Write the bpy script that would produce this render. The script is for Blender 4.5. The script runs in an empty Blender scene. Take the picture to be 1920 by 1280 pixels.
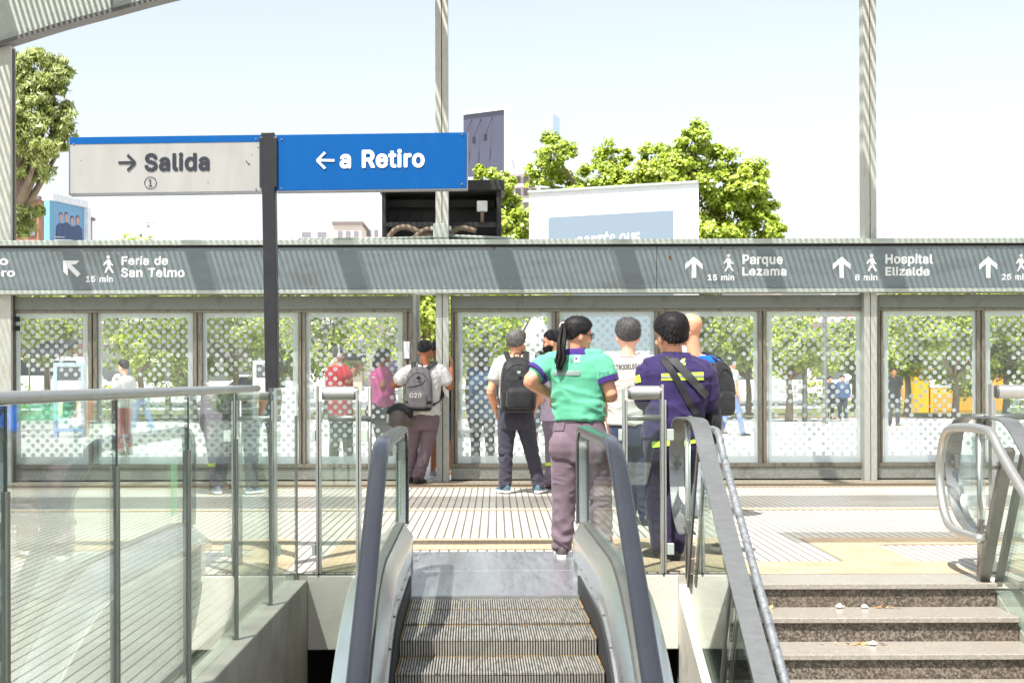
import bpy, bmesh, math, random
import numpy as np
from mathutils import Vector, Matrix, Euler
from mathutils.bvhtree import BVHTree
R = math.radians
random.seed(7)
RNG = np.random.default_rng(11)
scene = bpy.context.scene
COL = scene.collection

# ------------------------------------------------------------------ camera
F, XV, YV, CH = 2667.0, 930.0, 711.0, 1.2      # focal length (px of the 1920 frame), vanishing point, eye height
ROLL = R(0.15)
cam = bpy.data.cameras.new('camera')
cam.sensor_width = 36.0
cam.lens = F / 1920 * 36.0
cam.shift_x = (960 - XV) / 1920
cam.shift_y = (YV - 640) / 1920
cam.clip_start = 0.05
cam.clip_end = 3000
cam_o = bpy.data.objects.new('camera', cam)
COL.objects.link(cam_o)
cam_o.location = (0, 0, CH)
cam_o.rotation_euler = (R(90), ROLL, 0)
scene.camera = cam_o

# ------------------------------------------------------------------ sky and sun
LDIR = Vector((0.30, 0.50, -1.0)).normalized()  # the way the sunlight travels
w = bpy.data.worlds.new('World')
scene.world = w
w.use_nodes = True
nt = w.node_tree
bg = nt.nodes['Background']
sky = nt.nodes.new('ShaderNodeTexSky')
sky.sky_type = 'NISHITA'
sky.sun_disc = False
sky.sun_elevation = math.asin(-LDIR.z)
sky.sun_rotation = math.atan2(-LDIR.x, -LDIR.y)
sky.air_density = 1.0
sky.dust_density = 2.0
sky.ozone_density = 1.0
hsv = nt.nodes.new('ShaderNodeHueSaturation')
hsv.inputs['Saturation'].default_value = 0.44
hsv.inputs['Value'].default_value = 0.64
nt.links.new(sky.outputs[0], hsv.inputs['Color'])
nt.links.new(hsv.outputs[0], bg.inputs[0])
bg.inputs[1].default_value = 0.15
sun = bpy.data.lights.new('sun', 'SUN')
sun.energy = 3.6
sun.angle = R(0.5)
sun.color = (1.0, 0.965, 0.925)
sun_o = bpy.data.objects.new('sun', sun)
COL.objects.link(sun_o)
sun_o.rotation_euler = LDIR.to_track_quat('-Z', 'Y').to_euler()
sun_o.location = (-5, -8, 18)
scene.view_settings.view_transform = 'Standard'
scene.view_settings.look = 'None'
scene.view_settings.gamma = 1.0
scene.view_settings.exposure = 1.38
scene.render.engine = 'CYCLES'
scene.cycles.transparent_max_bounces = 40
scene.cycles.max_bounces = 8
scene.cycles.caustics_reflective = False
scene.cycles.caustics_refractive = False
scene.cycles.sample_clamp_indirect = 6.0
scene.cycles.use_denoising = True

# ------------------------------------------------------------------ helpers
def P(x, y, d):
    """a point of the place that the photograph shows at pixel (x, y), d metres away"""
    t = math.tan(ROLL)
    dx, dy = x - XV, y - YV
    dx, dy = dx - dy * t, dy + dx * t
    return Vector((dx * d / F, d, CH - dy * d / F))

def tag(o, label=None, cat=None, group=None, kind=None):
    if label: o['label'] = label
    if cat: o['category'] = cat
    if group: o['group'] = group
    if kind: o['kind'] = kind
    return o

def thing(name, label, cat, loc=(0, 0, 0), rz=0.0, group=None):
    o = bpy.data.objects.new(name, None)
    o.empty_display_size = 0.1
    COL.objects.link(o)
    o.location = loc
    o.rotation_euler = (0, 0, rz)
    return tag(o, label, cat, group)

def wloc(o):
    v = Vector((0, 0, 0))
    while o is not None:
        v = v + Vector(o.location)
        o = o.parent
    return v

def link(name, me, mats, parent=None, local=False, smooth=False):
    """one mesh object; world coordinates unless local"""
    if not isinstance(mats, (list, tuple)): mats = [mats]
    for m in mats: me.materials.append(m)
    o = bpy.data.objects.new(name, me)
    COL.objects.link(o)
    if parent is not None:
        o.parent = parent
        if not local:
            off = wloc(parent)
            me.transform(Matrix.Translation(-off))
    if smooth:
        me.polygons.foreach_set('use_smooth', [True] * len(me.polygons))
    me.update()
    return o

def copy_tree(o, parent=None):
    c = o.copy()
    COL.objects.link(c)
    if parent is not None: c.parent = parent
    for ch in list(o.children):
        copy_tree(ch, c)
    return c

def catmull(pts, n=6):
    pts = [Vector(p) for p in pts]
    if len(pts) < 3: 
        return [pts[0].lerp(pts[-1], i / n) for i in range(n + 1)]
    out = []
    P_ = [pts[0] * 2 - pts[1]] + pts + [pts[-1] * 2 - pts[-2]]
    for i in range(1, len(P_) - 2):
        p0, p1, p2, p3 = P_[i - 1:i + 3]
        for k in range(n):
            t = k / n
            out.append(0.5 * ((2 * p1) + (p2 - p0) * t + (2 * p0 - 5 * p1 + 4 * p2 - p3) * t * t + (3 * p1 - p0 - 3 * p2 + p3) * t ** 3))
    out.append(pts[-1].copy())
    return out

class MB:
    def __init__(s):
        s.v, s.f, s.m = [], [], []
    def add(s, verts, faces, mi=0):
        b = len(s.v)
        s.v += [tuple(v) for v in verts]
        s.f += [tuple(b + i for i in f) for f in faces]
        s.m += [mi] * len(faces)
        return s
    def box(s, lo, hi, mi=0):
        x0, y0, z0 = lo; x1, y1, z1 = hi
        return s.add([(x0,y0,z0),(x1,y0,z0),(x1,y1,z0),(x0,y1,z0),(x0,y0,z1),(x1,y0,z1),(x1,y1,z1),(x0,y1,z1)],
              [(0,3,2,1),(4,5,6,7),(0,1,5,4),(1,2,6,5),(2,3,7,6),(3,0,4,7)], mi)
    def beam(s, a, b, w, h, up=(0, 0, 1), mi=0):
        a, b, up = Vector(a), Vector(b), Vector(up)
        t = (b - a).normalized()
        x = t.cross(up)
        if x.length < 1e-5: x = t.cross(Vector((1, 0, 0)))
        x.normalize(); u = x.cross(t).normalized()
        vs = []
        for p in (a, b):
            for sx, su in ((-1,-1),(1,-1),(1,1),(-1,1)):
                vs.append(p + x * (sx * w / 2) + u * (su * h / 2))
        return s.add(vs, [(3,2,1,0),(4,5,6,7),(0,1,5,4),(1,2,6,5),(2,3,7,6),(3,0,4,7)], mi)
    def ring_loft(s, rings, closed_ring=True, cap=True, mi=0, loop=False):
        n = len(rings[0]); b = len(s.v); fs = []
        vs = [p for r in rings for p in r]
        nr = len(rings)
        for i in range(nr if loop else nr - 1):
            j = (i + 1) % nr
            for k in range(n if closed_ring else n - 1):
                k2 = (k + 1) % n
                fs.append((i*n + k, i*n + k2, j*n + k2, j*n + k))
        if cap and not loop:
            fs.append(tuple(range(n - 1, -1, -1)))
            fs.append(tuple((nr - 1) * n + k for k in range(n)))
        return s.add(vs, fs, mi)
    def tube(s, pts, r, n=10, mi=0, loop=False, cap=True, sq=None):
        """a tube through pts; r a number or one radius per point; sq=(axis, factor) flattens it"""
        pts = [Vector(p) for p in pts]
        rs = [r] * len(pts) if isinstance(r, (int, float)) else list(r)
        rings = []
        prev = None
        for i, p in enumerate(pts):
            if loop: t = pts[(i + 1) % len(pts)] - pts[i - 1]
            else: t = pts[min(i + 1, len(pts) - 1)] - pts[max(i - 1, 0)]
            if t.length < 1e-9: t = Vector((0, 0, 1))
            t.normalize()
            if prev is None:
                x = t.cross(Vector((0, 0, 1)))
                if x.length < 0.05: x = t.cross(Vector((0, 1, 0)))
            else:
                x = prev - t * prev.dot(t)
            x.normalize(); prev = x
            y = t.cross(x)
            rings.append([p + (x * math.cos(a) + y * math.sin(a)) * rs[i] for a in (2 * math.pi * k / n for k in range(n))])
        return s.ring_loft(rings, cap=cap, mi=mi, loop=loop)
    def sweep_x(s, prof, path, mi=0, closed=True, mirror=1, cap=True):
        """profile [(x, dz)] carried along path [(y, z)] with a vertical offset"""
        rings = [[(mirror * x, y, z + dz) for (x, dz) in prof] for (y, z) in path]
        return s.ring_loft(rings, closed_ring=closed, cap=cap and closed, mi=mi)
    def poly(s, pts, depth_vec, mi=0):
        """a flat outline with a thickness"""
        n = len(pts); dv = Vector(depth_vec)
        vs = [Vector(p) for p in pts] + [Vector(p) + dv for p in pts]
        fs = [tuple(range(n)), tuple(range(2*n - 1, n - 1, -1))]
        fs += [(k, k + n, (k + 1) % n + n, (k + 1) % n) for k in range(n)]
        return s.add(vs, fs, mi)
    def ellipsoid(s, c, r, n=10, m=7, mi=0, rot=None):
        c = Vector(c); rings = []
        for i in range(m + 1):
            th = math.pi * (0.02 + 0.96 * i / m)
            ring = []
            for k in range(n):
                a = 2 * math.pi * k / n
                v = Vector((r[0] * math.sin(th) * math.cos(a), r[1] * math.sin(th) * math.sin(a), -r[2] * math.cos(th)))
                if rot is not None: v = rot @ v
                ring.append(c + v)
            rings.append(ring)
        return s.ring_loft(rings, mi=mi)
    def mesh(s, name, tri=False, fixn=True):
        me = bpy.data.meshes.new(name)
        me.from_pydata([tuple(v) for v in s.v], [], s.f)
        me.polygons.foreach_set('material_index', s.m)
        if fixn or tri:
            bm = bmesh.new(); bm.from_mesh(me)
            if tri: bmesh.ops.triangulate(bm, faces=[f for f in bm.faces if len(f.verts) > 4])
            bmesh.ops.recalc_face_normals(bm, faces=bm.faces)
            bm.to_mesh(me); bm.free()
        return me
    def build(s, name, mats, parent=None, local=False, smooth=False, bevel=0.0, tri=False, fixn=True, auto=None):
        me = s.mesh(name, tri, fixn)
        o = link(name, me, mats, parent, local, smooth)
        if bevel:
            md = o.modifiers.new('bevel', 'BEVEL'); md.width = bevel; md.segments = 2; md.limit_method = 'ANGLE'; md.angle_limit = R(35)
        if auto:
            me.polygons.foreach_set('use_smooth', [True] * len(me.polygons))
            bm = bmesh.new(); bm.from_mesh(me)
            for e in bm.edges:
                if len(e.link_faces) == 2 and e.calc_face_angle(0) > R(auto): e.smooth = False
            bm.to_mesh(me); bm.free()
        return o

# ------------------------------------------------------------------ text and flat signs
GLYPHS = {'b1': '193;-12,-3,23,164 -3,24,19,168 24,33,22,165 33,132,73,122 132,141,25,45,73,122 141,150,22,57,73,122 150,159,22,70,73,122 159,168,22,122 168,177,23,122 177,186,30,122 186,195,42,122 195,204,54,122 204,213,67,120 213,215,74,114',
'b2': '193;-12,-3,18,164 -3,24,14,168 24,33,19,166 33,42,27,90 42,51,36,98 51,60,44,107 60,69,53,116 69,78,61,124 78,87,70,132 87,96,78,140 96,105,87,147 105,114,95,153 114,123,103,157 123,132,109,161 132,141,19,58,114,163 141,150,14,63,116,164 150,159,15,64,116,164 159,168,17,68,112,163 168,177,19,160 177,186,24,156 186,195,30,150 195,204,39,141 204,213,51,129 213,218,70,110',
'b5': '193;-15,-6,62,115 -6,3,43,133 3,12,32,144 12,21,24,152 21,30,19,158 30,39,15,75,102,163 39,48,13,64,113,165 48,57,13,60,118,167 57,66,18,55,119,168 66,75,119,168 75,84,117,167 84,93,32,57,111,165 93,102,16,75,98,162 102,111,16,158 111,120,17,152 120,129,18,144 129,138,19,133 138,147,20,68,72,112 147,156,21,69 156,165,22,70 165,174,23,147 174,183,24,158 183,192,25,159 192,201,26,159 201,210,27,158 210,215,32,153',
'b8': '193;-15,-6,61,120 -6,3,41,140 3,12,30,151 12,21,21,160 21,30,16,165 30,39,12,72,108,169 39,48,10,61,120,171 48,57,9,58,123,172 57,66,9,59,122,172 66,75,11,63,118,170 75,84,14,75,106,167 84,93,18,162 93,102,25,156 102,111,35,146 111,120,28,152 120,129,23,158 129,138,19,72,109,162 138,147,17,66,115,164 147,156,16,65,116,165 156,165,17,67,114,164 165,174,19,77,104,162 174,183,22,159 183,192,27,153 192,201,35,145 201,210,46,135 210,218,62,118',
'bA': '204;-12,-3,-1,42,150,193 -3,6,-5,47,145,197 6,15,-2,50,142,194 15,24,1,53,139,190 24,33,4,56,135,187 33,42,8,59,132,184 42,51,11,181 51,60,14,177 60,69,18,174 69,78,21,171 78,87,24,167 87,96,27,78,113,164 96,105,31,81,110,161 105,114,34,85,107,157 114,123,37,88,103,154 123,132,40,91,100,151 132,141,44,94,97,148 141,150,47,144 150,159,50,141 159,168,54,138 168,177,57,134 177,186,60,131 186,195,63,128 195,204,67,124 204,213,70,121 213,215,76,115',
'bC': '216;-15,-6,78,136 -6,3,57,157 3,12,44,170 12,21,35,179 21,30,27,186 30,39,21,93,120,192 39,48,16,75,139,196 48,57,12,67,146,199 57,66,10,61,150,201 66,75,7,58,154,198 75,84,6,55 84,93,5,54 93,111,4,53 111,120,5,54 120,129,6,55 129,138,8,58,153,199 138,147,10,62,150,201 147,156,13,67,146,198 156,165,17,76,138,195 165,174,21,96,118,191 174,183,27,186 183,192,35,178 192,201,45,169 201,210,58,156 210,218,76,137',
'bD': '213;-12,-3,16,122 -3,6,12,145 6,15,12,158 15,24,12,168 24,33,12,175 33,42,12,62,110,181 42,51,12,62,127,186 51,60,12,62,136,189 60,69,12,62,141,192 69,78,12,62,144,194 78,87,12,62,146,195 87,96,12,62,147,196 96,105,12,62,148,197 105,123,12,62,147,196 123,132,12,62,145,195 132,141,12,62,142,193 141,150,12,62,138,190 150,159,12,62,131,187 159,168,12,62,117,183 168,177,12,178 177,186,12,171 186,195,12,162 195,204,12,150 204,213,14,131 213,215,20,113',
'bE': '179;-12,-3,16,158 -3,24,12,162 24,33,12,160 33,78,12,62 78,87,12,149 87,114,12,154 114,123,12,152 123,168,12,62 168,177,12,156 177,204,12,161 204,213,14,159 213,215,20,153',
'bF': '176;-12,-3,16,58 -3,78,12,62 78,87,12,148 87,114,12,150 114,123,12,146 123,168,12,62 168,177,12,155 177,204,12,160 204,213,14,158 213,215,20,152',
'bG': '220;-15,-6,78,137 -6,3,56,158 3,12,44,171 12,21,34,180 21,30,27,187 30,39,21,94,121,193 39,48,16,76,139,197 48,57,12,67,147,199 57,66,10,61,151,202 66,75,7,58,107,203 75,84,6,55,102,203 84,93,5,54,101,203 93,102,4,53,101,203 102,111,4,53,103,201 111,120,5,54 120,129,6,55 129,138,7,58,153,200 138,147,10,61,150,201 147,156,13,67,145,199 156,165,16,76,137,196 165,174,21,96,117,191 174,183,27,186 183,192,35,178 192,201,44,169 201,210,57,156 210,218,76,137',
'bH': '219;-12,-3,16,58,149,191 -3,78,12,62,145,195 78,132,12,195 132,204,12,62,145,195 204,213,14,60,147,193 213,215,20,54,153,187',
'bL': '169;-12,-3,16,152 -3,24,12,156 24,33,12,154 33,204,12,62 204,213,14,60 213,215,20,54',
'bM': '263;-12,-3,16,57,106,145,194,235 -3,6,12,61,101,150,190,239 6,15,12,61,98,153,190,239 15,24,12,61,94,157,190,239 24,33,12,61,91,160,190,239 33,42,12,61,87,164,190,239 42,51,12,61,83,167,190,239 51,60,12,61,80,171,190,239 60,69,12,61,76,175,190,239 69,78,12,61,73,124,128,178,190,239 78,87,12,61,69,120,131,182,190,239 87,96,12,61,65,117,135,185,190,239 96,105,12,61,62,113,138,189,190,239 105,114,12,110,142,239 114,123,12,106,145,239 123,132,12,103,149,239 132,141,12,99,152,239 141,150,12,96,156,239 150,159,12,92,159,239 159,168,12,89,163,239 168,177,12,85,166,239 177,186,12,82,169,239 186,195,12,78,173,239 195,204,12,75,176,239 204,213,14,71,180,237 213,215,20,65,186,231',
'bO': '225;-15,-6,78,136 -6,3,57,157 3,12,44,170 12,21,35,179 21,30,27,187 30,39,21,93,120,193 39,48,16,75,138,197 48,57,12,67,147,201 57,66,10,61,152,204 66,75,7,58,156,206 75,84,6,55,158,208 84,93,5,54,159,209 93,111,4,53,160,209 111,120,5,54,159,209 120,129,6,55,158,208 129,138,8,58,156,206 138,147,10,62,152,204 147,156,13,67,146,201 156,165,17,76,138,197 165,174,21,96,117,192 174,183,27,186 183,192,35,178 192,201,45,169 201,210,58,156 210,218,76,137',
'bP': '190;-12,-3,16,58 -3,60,12,62 60,69,12,116 69,78,12,140 78,87,12,152 87,96,12,160 96,105,12,166 105,114,12,62,102,170 114,123,12,62,120,173 123,132,12,62,125,175 132,141,12,62,126,175 141,150,12,62,125,175 150,159,12,62,123,174 159,168,12,62,116,172 168,177,12,169 177,186,12,164 186,195,12,157 195,204,12,147 204,213,14,132 213,215,20,115',
'bQ': '225;-31,-22,152,195 -22,-13,145,198 -13,-4,72,194 -4,5,53,187 5,14,42,180 14,23,33,181 23,32,25,188 32,41,20,88,104,194 41,50,15,73,97,198 50,59,12,65,90,147,148,202 59,68,9,60,86,140,153,204 68,77,7,57,91,132,157,206 77,86,5,55,159,208 86,95,5,54,160,209 95,104,4,53,160,209 104,113,4,54,160,209 113,122,5,54,159,208 122,131,6,56,158,207 131,140,8,58,155,205 140,149,10,63,151,203 149,158,13,69,145,200 158,167,18,79,135,196 167,176,23,191 176,185,29,185 185,194,37,176 194,203,47,166 203,212,61,152 212,218,80,134',
'bR': '192;-12,-3,16,58,133,179 -3,6,12,62,127,182 6,15,12,62,122,179 15,24,12,62,118,174 24,33,12,62,113,169 33,42,12,62,108,164 42,51,12,62,103,159 51,60,12,62,98,154 60,69,12,62,93,149 69,78,12,144 78,87,12,148 87,96,12,158 96,105,12,165 105,114,12,170 114,123,12,62,116,173 123,132,12,62,124,175 132,150,12,62,126,176 150,159,12,62,124,175 159,168,12,62,117,172 168,177,12,169 177,186,12,165 186,195,12,158 195,204,12,148 204,213,14,133 213,215,20,116',
'bS': '191;-16,-7,59,120 -7,2,38,141 2,11,26,153 11,20,17,162 20,29,12,168 29,38,8,74,106,171 38,47,5,58,122,174 47,56,4,54,126,175 56,65,5,52,126,175 65,74,117,174 74,83,92,171 83,92,61,166 92,101,41,159 101,110,29,149 110,119,20,133 119,128,15,107 128,137,11,76 137,146,9,61,129,166 146,155,9,58,123,171 155,164,10,60,120,171 164,173,12,72,108,169 173,182,16,166 182,191,21,160 191,200,29,152 200,209,40,141 209,218,60,121',
'bT': '191;-12,-3,69,111 -3,168,65,115 168,177,6,174 177,204,1,179 204,213,3,177 213,215,9,171',
'bU': '219;-15,-6,72,135 -6,3,51,156 3,12,40,167 12,21,31,176 21,30,24,183 30,39,19,88,120,187 39,48,16,72,135,191 48,57,14,66,141,193 57,66,12,63,144,194 66,201,12,62,145,195 201,210,13,61,146,194 210,215,18,56,151,189',
'bX': '202;-12,-3,0,45,144,190 -3,6,-4,52,137,193 6,15,0,58,131,189 15,24,7,64,125,183 24,33,13,71,119,177 33,42,19,77,113,171 42,51,26,83,106,164 51,60,32,89,100,158 60,69,38,152 69,78,44,146 78,87,51,140 87,96,57,134 96,105,63,127 105,114,62,127 114,123,56,134 123,132,50,140 132,141,44,146 141,150,38,95,96,152 150,159,31,89,101,159 159,168,25,83,108,165 168,177,19,77,114,171 177,186,13,71,120,177 186,195,7,65,126,184 195,204,1,58,132,189 204,213,2,52,139,188 213,215,8,46,145,182',
'ba': '168;-15,-6,37,90,107,139 -6,3,21,146 3,12,12,147 12,21,6,147 21,30,3,147 30,39,1,51,87,147 39,48,0,49,95,147 48,57,1,58,98,147 57,66,3,147 66,75,7,147 75,84,15,147 84,93,27,147 93,102,56,147 102,111,10,51,98,146 111,120,5,59,95,145 120,129,7,143 129,138,12,139 138,147,19,133 147,156,29,124 156,165,47,107 165,166,71,84',
'bd': '182;-15,-6,52,103,121,153 -6,3,36,160 3,12,26,161 12,21,18,161 21,30,13,161 30,39,9,66,97,161 39,48,6,58,106,161 48,57,4,54,110,161 57,66,2,52,112,161 66,84,2,51,113,161 84,93,2,51,112,161 93,102,4,53,110,161 102,111,6,57,106,161 111,120,9,65,98,161 120,129,13,161 129,138,18,161 138,147,25,161 147,156,35,161 156,165,51,104,112,161 165,201,112,161 201,210,113,160 210,215,118,155',
'be': '174;-15,-6,56,114 -6,3,38,132 3,12,27,142 12,21,19,150 21,30,14,154 30,39,9,67,102,157 39,48,6,57,110,154 48,57,4,53,118,129 57,66,2,157 66,93,2,160 93,102,4,159 102,111,6,56,107,157 111,120,9,65,99,154 120,129,13,150 129,138,19,145 138,147,27,138 147,156,37,128 156,165,53,111 165,166,76,88',
'bi': '79;-12,-3,13,53 -3,150,9,57 150,159,10,56 159,168,21,45 168,177,15,52 177,186,8,59 186,195,5,62 195,204,6,61 204,213,9,58 213,221,18,49',
'bl': '88;-13,-4,33,78 -4,5,21,83 5,14,15,82 14,23,11,81 23,32,9,78 32,41,9,58 41,203,9,57 203,212,11,55 212,215,17,49',
'bm': '256;-12,-3,13,53,102,142,190,231 -3,96,9,57,98,146,186,235 96,105,9,58,98,146,186,235 105,114,9,60,97,148,186,234 114,123,9,70,89,157,177,233 123,132,9,231 132,141,9,227 141,150,9,221 150,159,10,121,137,211 159,166,17,49,67,108,152,196',
'bn': '176;-12,-3,13,53,110,151 -3,96,9,57,106,155 96,105,9,58,106,155 105,114,9,62,104,154 114,123,9,74,93,152 123,132,9,149 132,141,9,145 141,150,9,138 150,159,10,129 159,166,17,49,71,112',
'bo': '178;-15,-6,55,111 -6,3,38,128 3,12,28,139 12,21,19,147 21,30,14,152 30,39,9,67,99,157 39,48,6,58,108,160 48,57,4,54,112,162 57,66,2,52,115,164 66,84,2,51,116,164 84,93,2,52,115,164 93,102,4,54,112,162 102,111,6,58,108,160 111,120,9,66,100,157 120,129,14,153 129,138,19,147 138,147,27,139 147,156,37,129 156,165,54,112 165,166,77,89',
'bp': '182;-69,-60,13,53 -60,-15,9,57 -15,-6,9,57,67,118 -6,3,9,134 3,12,9,144 12,21,9,152 21,30,9,157 30,39,9,73,103,161 39,48,9,64,112,164 48,57,9,60,116,166 57,66,9,58,118,167 66,84,9,57,119,168 84,93,9,58,118,167 93,102,9,60,116,166 102,111,9,64,113,164 111,120,9,71,105,161 120,129,9,157 129,138,9,152 138,147,9,145 147,156,9,135 156,165,14,52,65,119 165,166,85,98',
'bq': '182;-69,-60,116,157 -60,-15,112,161 -15,-6,52,103,112,161 -6,3,36,161 3,12,26,161 12,21,18,161 21,30,13,161 30,39,9,66,97,161 39,48,6,58,106,161 48,57,4,54,110,161 57,66,2,52,112,161 66,84,2,51,113,161 84,93,2,51,112,161 93,102,4,53,110,161 102,111,6,57,106,161 111,120,9,65,98,161 120,129,13,161 129,138,18,161 138,147,25,161 147,156,35,161 156,165,51,104,118,156 165,166,72,85',
'br': '116;-12,-3,13,53 -3,96,9,57 96,105,9,58 105,114,9,62 114,123,9,101 123,132,9,108 132,150,9,109 150,159,10,108 159,166,17,49,66,104',
'bs': '158;-15,-6,43,102 -6,3,26,120 3,12,16,130 12,21,10,137 21,30,5,141 30,39,3,55,91,144 39,48,4,49,95,144 48,57,28,44,74,143 57,66,42,141 66,75,26,136 75,84,17,127 84,93,11,114 93,102,8,84 102,111,7,57,97,135 111,120,7,57,91,140 120,129,9,139 129,138,13,135 138,147,19,129 147,156,29,120 156,165,45,104 165,166,68,82',
'bt': '103;-14,-5,44,91 -5,4,30,96 4,13,22,96 13,22,17,94 22,31,15,91 31,40,14,63 40,121,14,62 121,130,-7,92 130,148,-9,94 148,157,-8,93 157,166,-3,88 166,184,14,62 184,193,15,61 193,200,19,57',
'bu': '176;-14,-5,48,97,113,149 -5,4,32,154 4,13,24,155 13,22,18,155 22,31,14,155 31,40,11,66,95,155 40,49,10,59,103,155 49,58,9,58,106,155 58,148,9,57,106,155 148,157,10,56,107,154 157,164,14,52,111,150',
'bz': '164;-12,-3,9,143 -3,15,5,147 15,24,6,147 24,33,10,145 33,42,17,75 42,51,24,82 51,60,31,89 60,69,38,96 69,78,45,103 78,87,52,110 87,96,59,116 96,105,66,123 105,114,73,130 114,123,15,137 123,132,8,143 132,150,7,145 150,159,8,144 159,164,13,139',
'bÉ': '179;-12,-3,16,158 -3,24,12,162 24,33,12,160 33,78,12,62 78,87,12,149 87,114,12,154 114,123,12,152 123,168,12,62 168,177,12,156 177,204,12,161 204,213,14,159 213,222,66,107 222,231,65,112 231,240,69,118 240,249,74,124 249,258,78,130 258,267,82,134 267,275,87,130',
'r0': '185;-6,3,66,116 3,12,50,131 12,21,41,141 21,30,34,77,104,148 30,39,29,64,117,153 39,48,25,58,123,156 48,57,22,54,127,159 57,66,20,51,130,161 66,75,18,49,132,163 75,84,17,48,133,164 84,111,16,47,134,165 111,120,17,47,134,165 120,129,17,48,133,164 129,138,18,49,132,163 138,147,20,52,130,161 147,156,22,54,127,159 156,165,25,59,123,156 165,174,29,65,116,152 174,183,34,78,103,147 183,192,41,140 192,201,51,131 201,209,64,117',
'r1': '185;-3,24,28,159 24,141,82,113 141,150,31,43,82,113 150,159,31,55,82,113 159,168,31,67,82,113 168,177,32,80,82,113 177,186,44,113 186,195,56,113 195,204,69,113 204,206,76,112',
'r2': '185;-3,24,23,159 24,33,31,69 33,42,39,78 42,51,47,86 51,60,56,95 60,69,64,104 69,78,73,112 78,87,81,121 87,96,90,128 96,105,98,136 105,114,106,142 114,123,113,148 123,132,119,152 132,141,123,154 141,150,23,54,125,155 150,159,24,55,125,155 159,168,25,58,122,154 168,177,29,65,115,151 177,186,34,146 186,195,42,138 195,204,53,127 204,209,69,111',
'rE': '171;-3,24,21,153 24,87,21,53 87,114,21,145 114,177,21,53 177,204,21,152 204,206,22,151',
'rG': '212;-6,3,78,137 3,12,58,157 12,21,46,168 21,30,38,95,120,177 30,39,31,73,142,183 39,48,26,63,151,187 48,57,21,57,157,191 57,66,18,52,160,193 66,75,16,49,162,194 75,84,15,46,110,194 84,93,14,45,110,194 93,102,13,44,110,194 102,111,13,45 111,120,14,45 120,129,15,47 129,138,16,49 138,147,19,52,159,192 147,156,22,57,155,190 156,165,26,63,149,186 165,174,31,74,139,181 174,183,38,97,116,175 183,192,47,166 192,201,59,154 201,209,75,137',
'ra': '160;-6,3,38,90,109,137 3,12,24,102,108,138 12,21,16,138 21,30,12,49,88,138 30,39,10,41,100,138 39,48,9,40,105,138 48,57,10,43,107,138 57,66,12,58,107,138 66,75,18,138 75,84,29,138 84,93,55,138 93,102,106,138 102,111,107,138 111,120,13,47,105,136 120,129,17,58,97,134 129,138,23,129 138,147,32,121 147,156,47,107 156,157,70,85',
're': '166;-6,3,56,113 3,12,40,129 12,21,30,139 21,30,23,66,104,145 30,39,19,53,115,149 39,48,15,47,120,130 48,57,13,44 57,66,11,42 66,93,11,151 93,102,13,43,119,150 102,111,15,46,116,148 111,120,19,52,111,145 120,129,23,63,101,141 129,138,30,134 138,147,39,125 147,156,54,110 156,157,75,89',
'rm': '248;-3,96,18,48,107,137,195,226 96,105,18,49,107,137,195,226 105,114,18,51,106,139,194,225 114,123,18,56,102,143,191,224 123,132,18,70,90,157,178,222 132,141,18,125,130,217 141,150,18,48,56,118,139,209 150,157,19,47,68,107,153,196',
'ro': '170;-6,3,56,110 3,12,40,126 12,21,31,136 21,30,24,65,101,142 30,39,19,54,112,147 39,48,15,48,118,151 48,57,13,45,121,153 57,66,11,43,123,155 66,84,11,42,125,155 84,93,11,43,124,155 93,102,13,45,121,153 102,111,15,48,118,151 111,120,19,54,113,148 120,129,23,64,102,143 129,138,30,136 138,147,40,127 147,156,54,112 156,157,76,90',
'rv': '160;-3,6,61,94 6,15,58,98 15,24,54,101 24,33,51,105 33,42,47,77,79,108 42,51,44,75,81,112 51,60,40,72,84,115 60,69,37,69,87,119 69,78,34,65,90,122 78,87,30,62,94,125 87,96,27,59,97,129 96,105,23,56,100,132 105,114,20,52,103,136 114,123,16,49,107,139 123,132,13,46,110,143 132,141,9,43,113,146 141,150,6,39,116,150 150,155,4,37,119,151'}
def text_mesh(body, bold='b'):
    """lettering from the outlines stored above: bands 'y0,y1,x0,x1,...' in 1/400 of the letter size"""
    v, f, x = [], [], 0.0
    for ch in body:
        if ch == ' ':
            x += 0.27; continue
        adv, rows = GLYPHS[bold + ch].split(';')
        for r_ in rows.split(' '):
            n = [int(q) / 400 for q in r_.split(',')]
            for s in range(2, len(n) - 1, 2):
                b = len(v)
                v += [(x + n[s], n[0], 0.0), (x + n[s + 1], n[0], 0.0), (x + n[s + 1], n[1], 0.0), (x + n[s], n[1], 0.0)]
                f.append((b, b + 1, b + 2, b + 3))
        x += int(adv) / 400
    me = bpy.data.meshes.new('lettering')
    me.from_pydata(v, [], f)
    bm = bmesh.new(); bm.from_mesh(me); bmesh.ops.remove_doubles(bm, verts=bm.verts, dist=1e-5); bm.to_mesh(me); bm.free()
    return me

def text_px(body, x0, yt, x1, yb, d, mat, parent, bold='b', skew=0.0, thick=0.0012, name='lettering'):
    """lettering whose outline fills the given pixel box on a frontal face d metres away; skew = rise in px per px to the right"""
    me = text_mesh(body, bold)
    n = len(me.vertices); co = np.empty(n * 3); me.vertices.foreach_get('co', co); co = co.reshape(-1, 3)
    a0, a1 = co[:, 0].min(), co[:, 0].max(); b0, b1 = co[:, 1].min(), co[:, 1].max()
    zz = np.ones(n)
    out = np.empty_like(co)
    for i in range(n):
        px = x0 + (x1 - x0) * (co[i, 0] - a0) / (a1 - a0)
        py = yb + (yt - yb) * (co[i, 1] - b0) / (b1 - b0) - skew * (px - x0)
        p = P(px, py, d)
        out[i] = (p.x, p.y - thick * zz[i], p.z)
    me.vertices.foreach_set('co', out.ravel()); me.update()
    return link(name, me, mat, parent)

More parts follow.
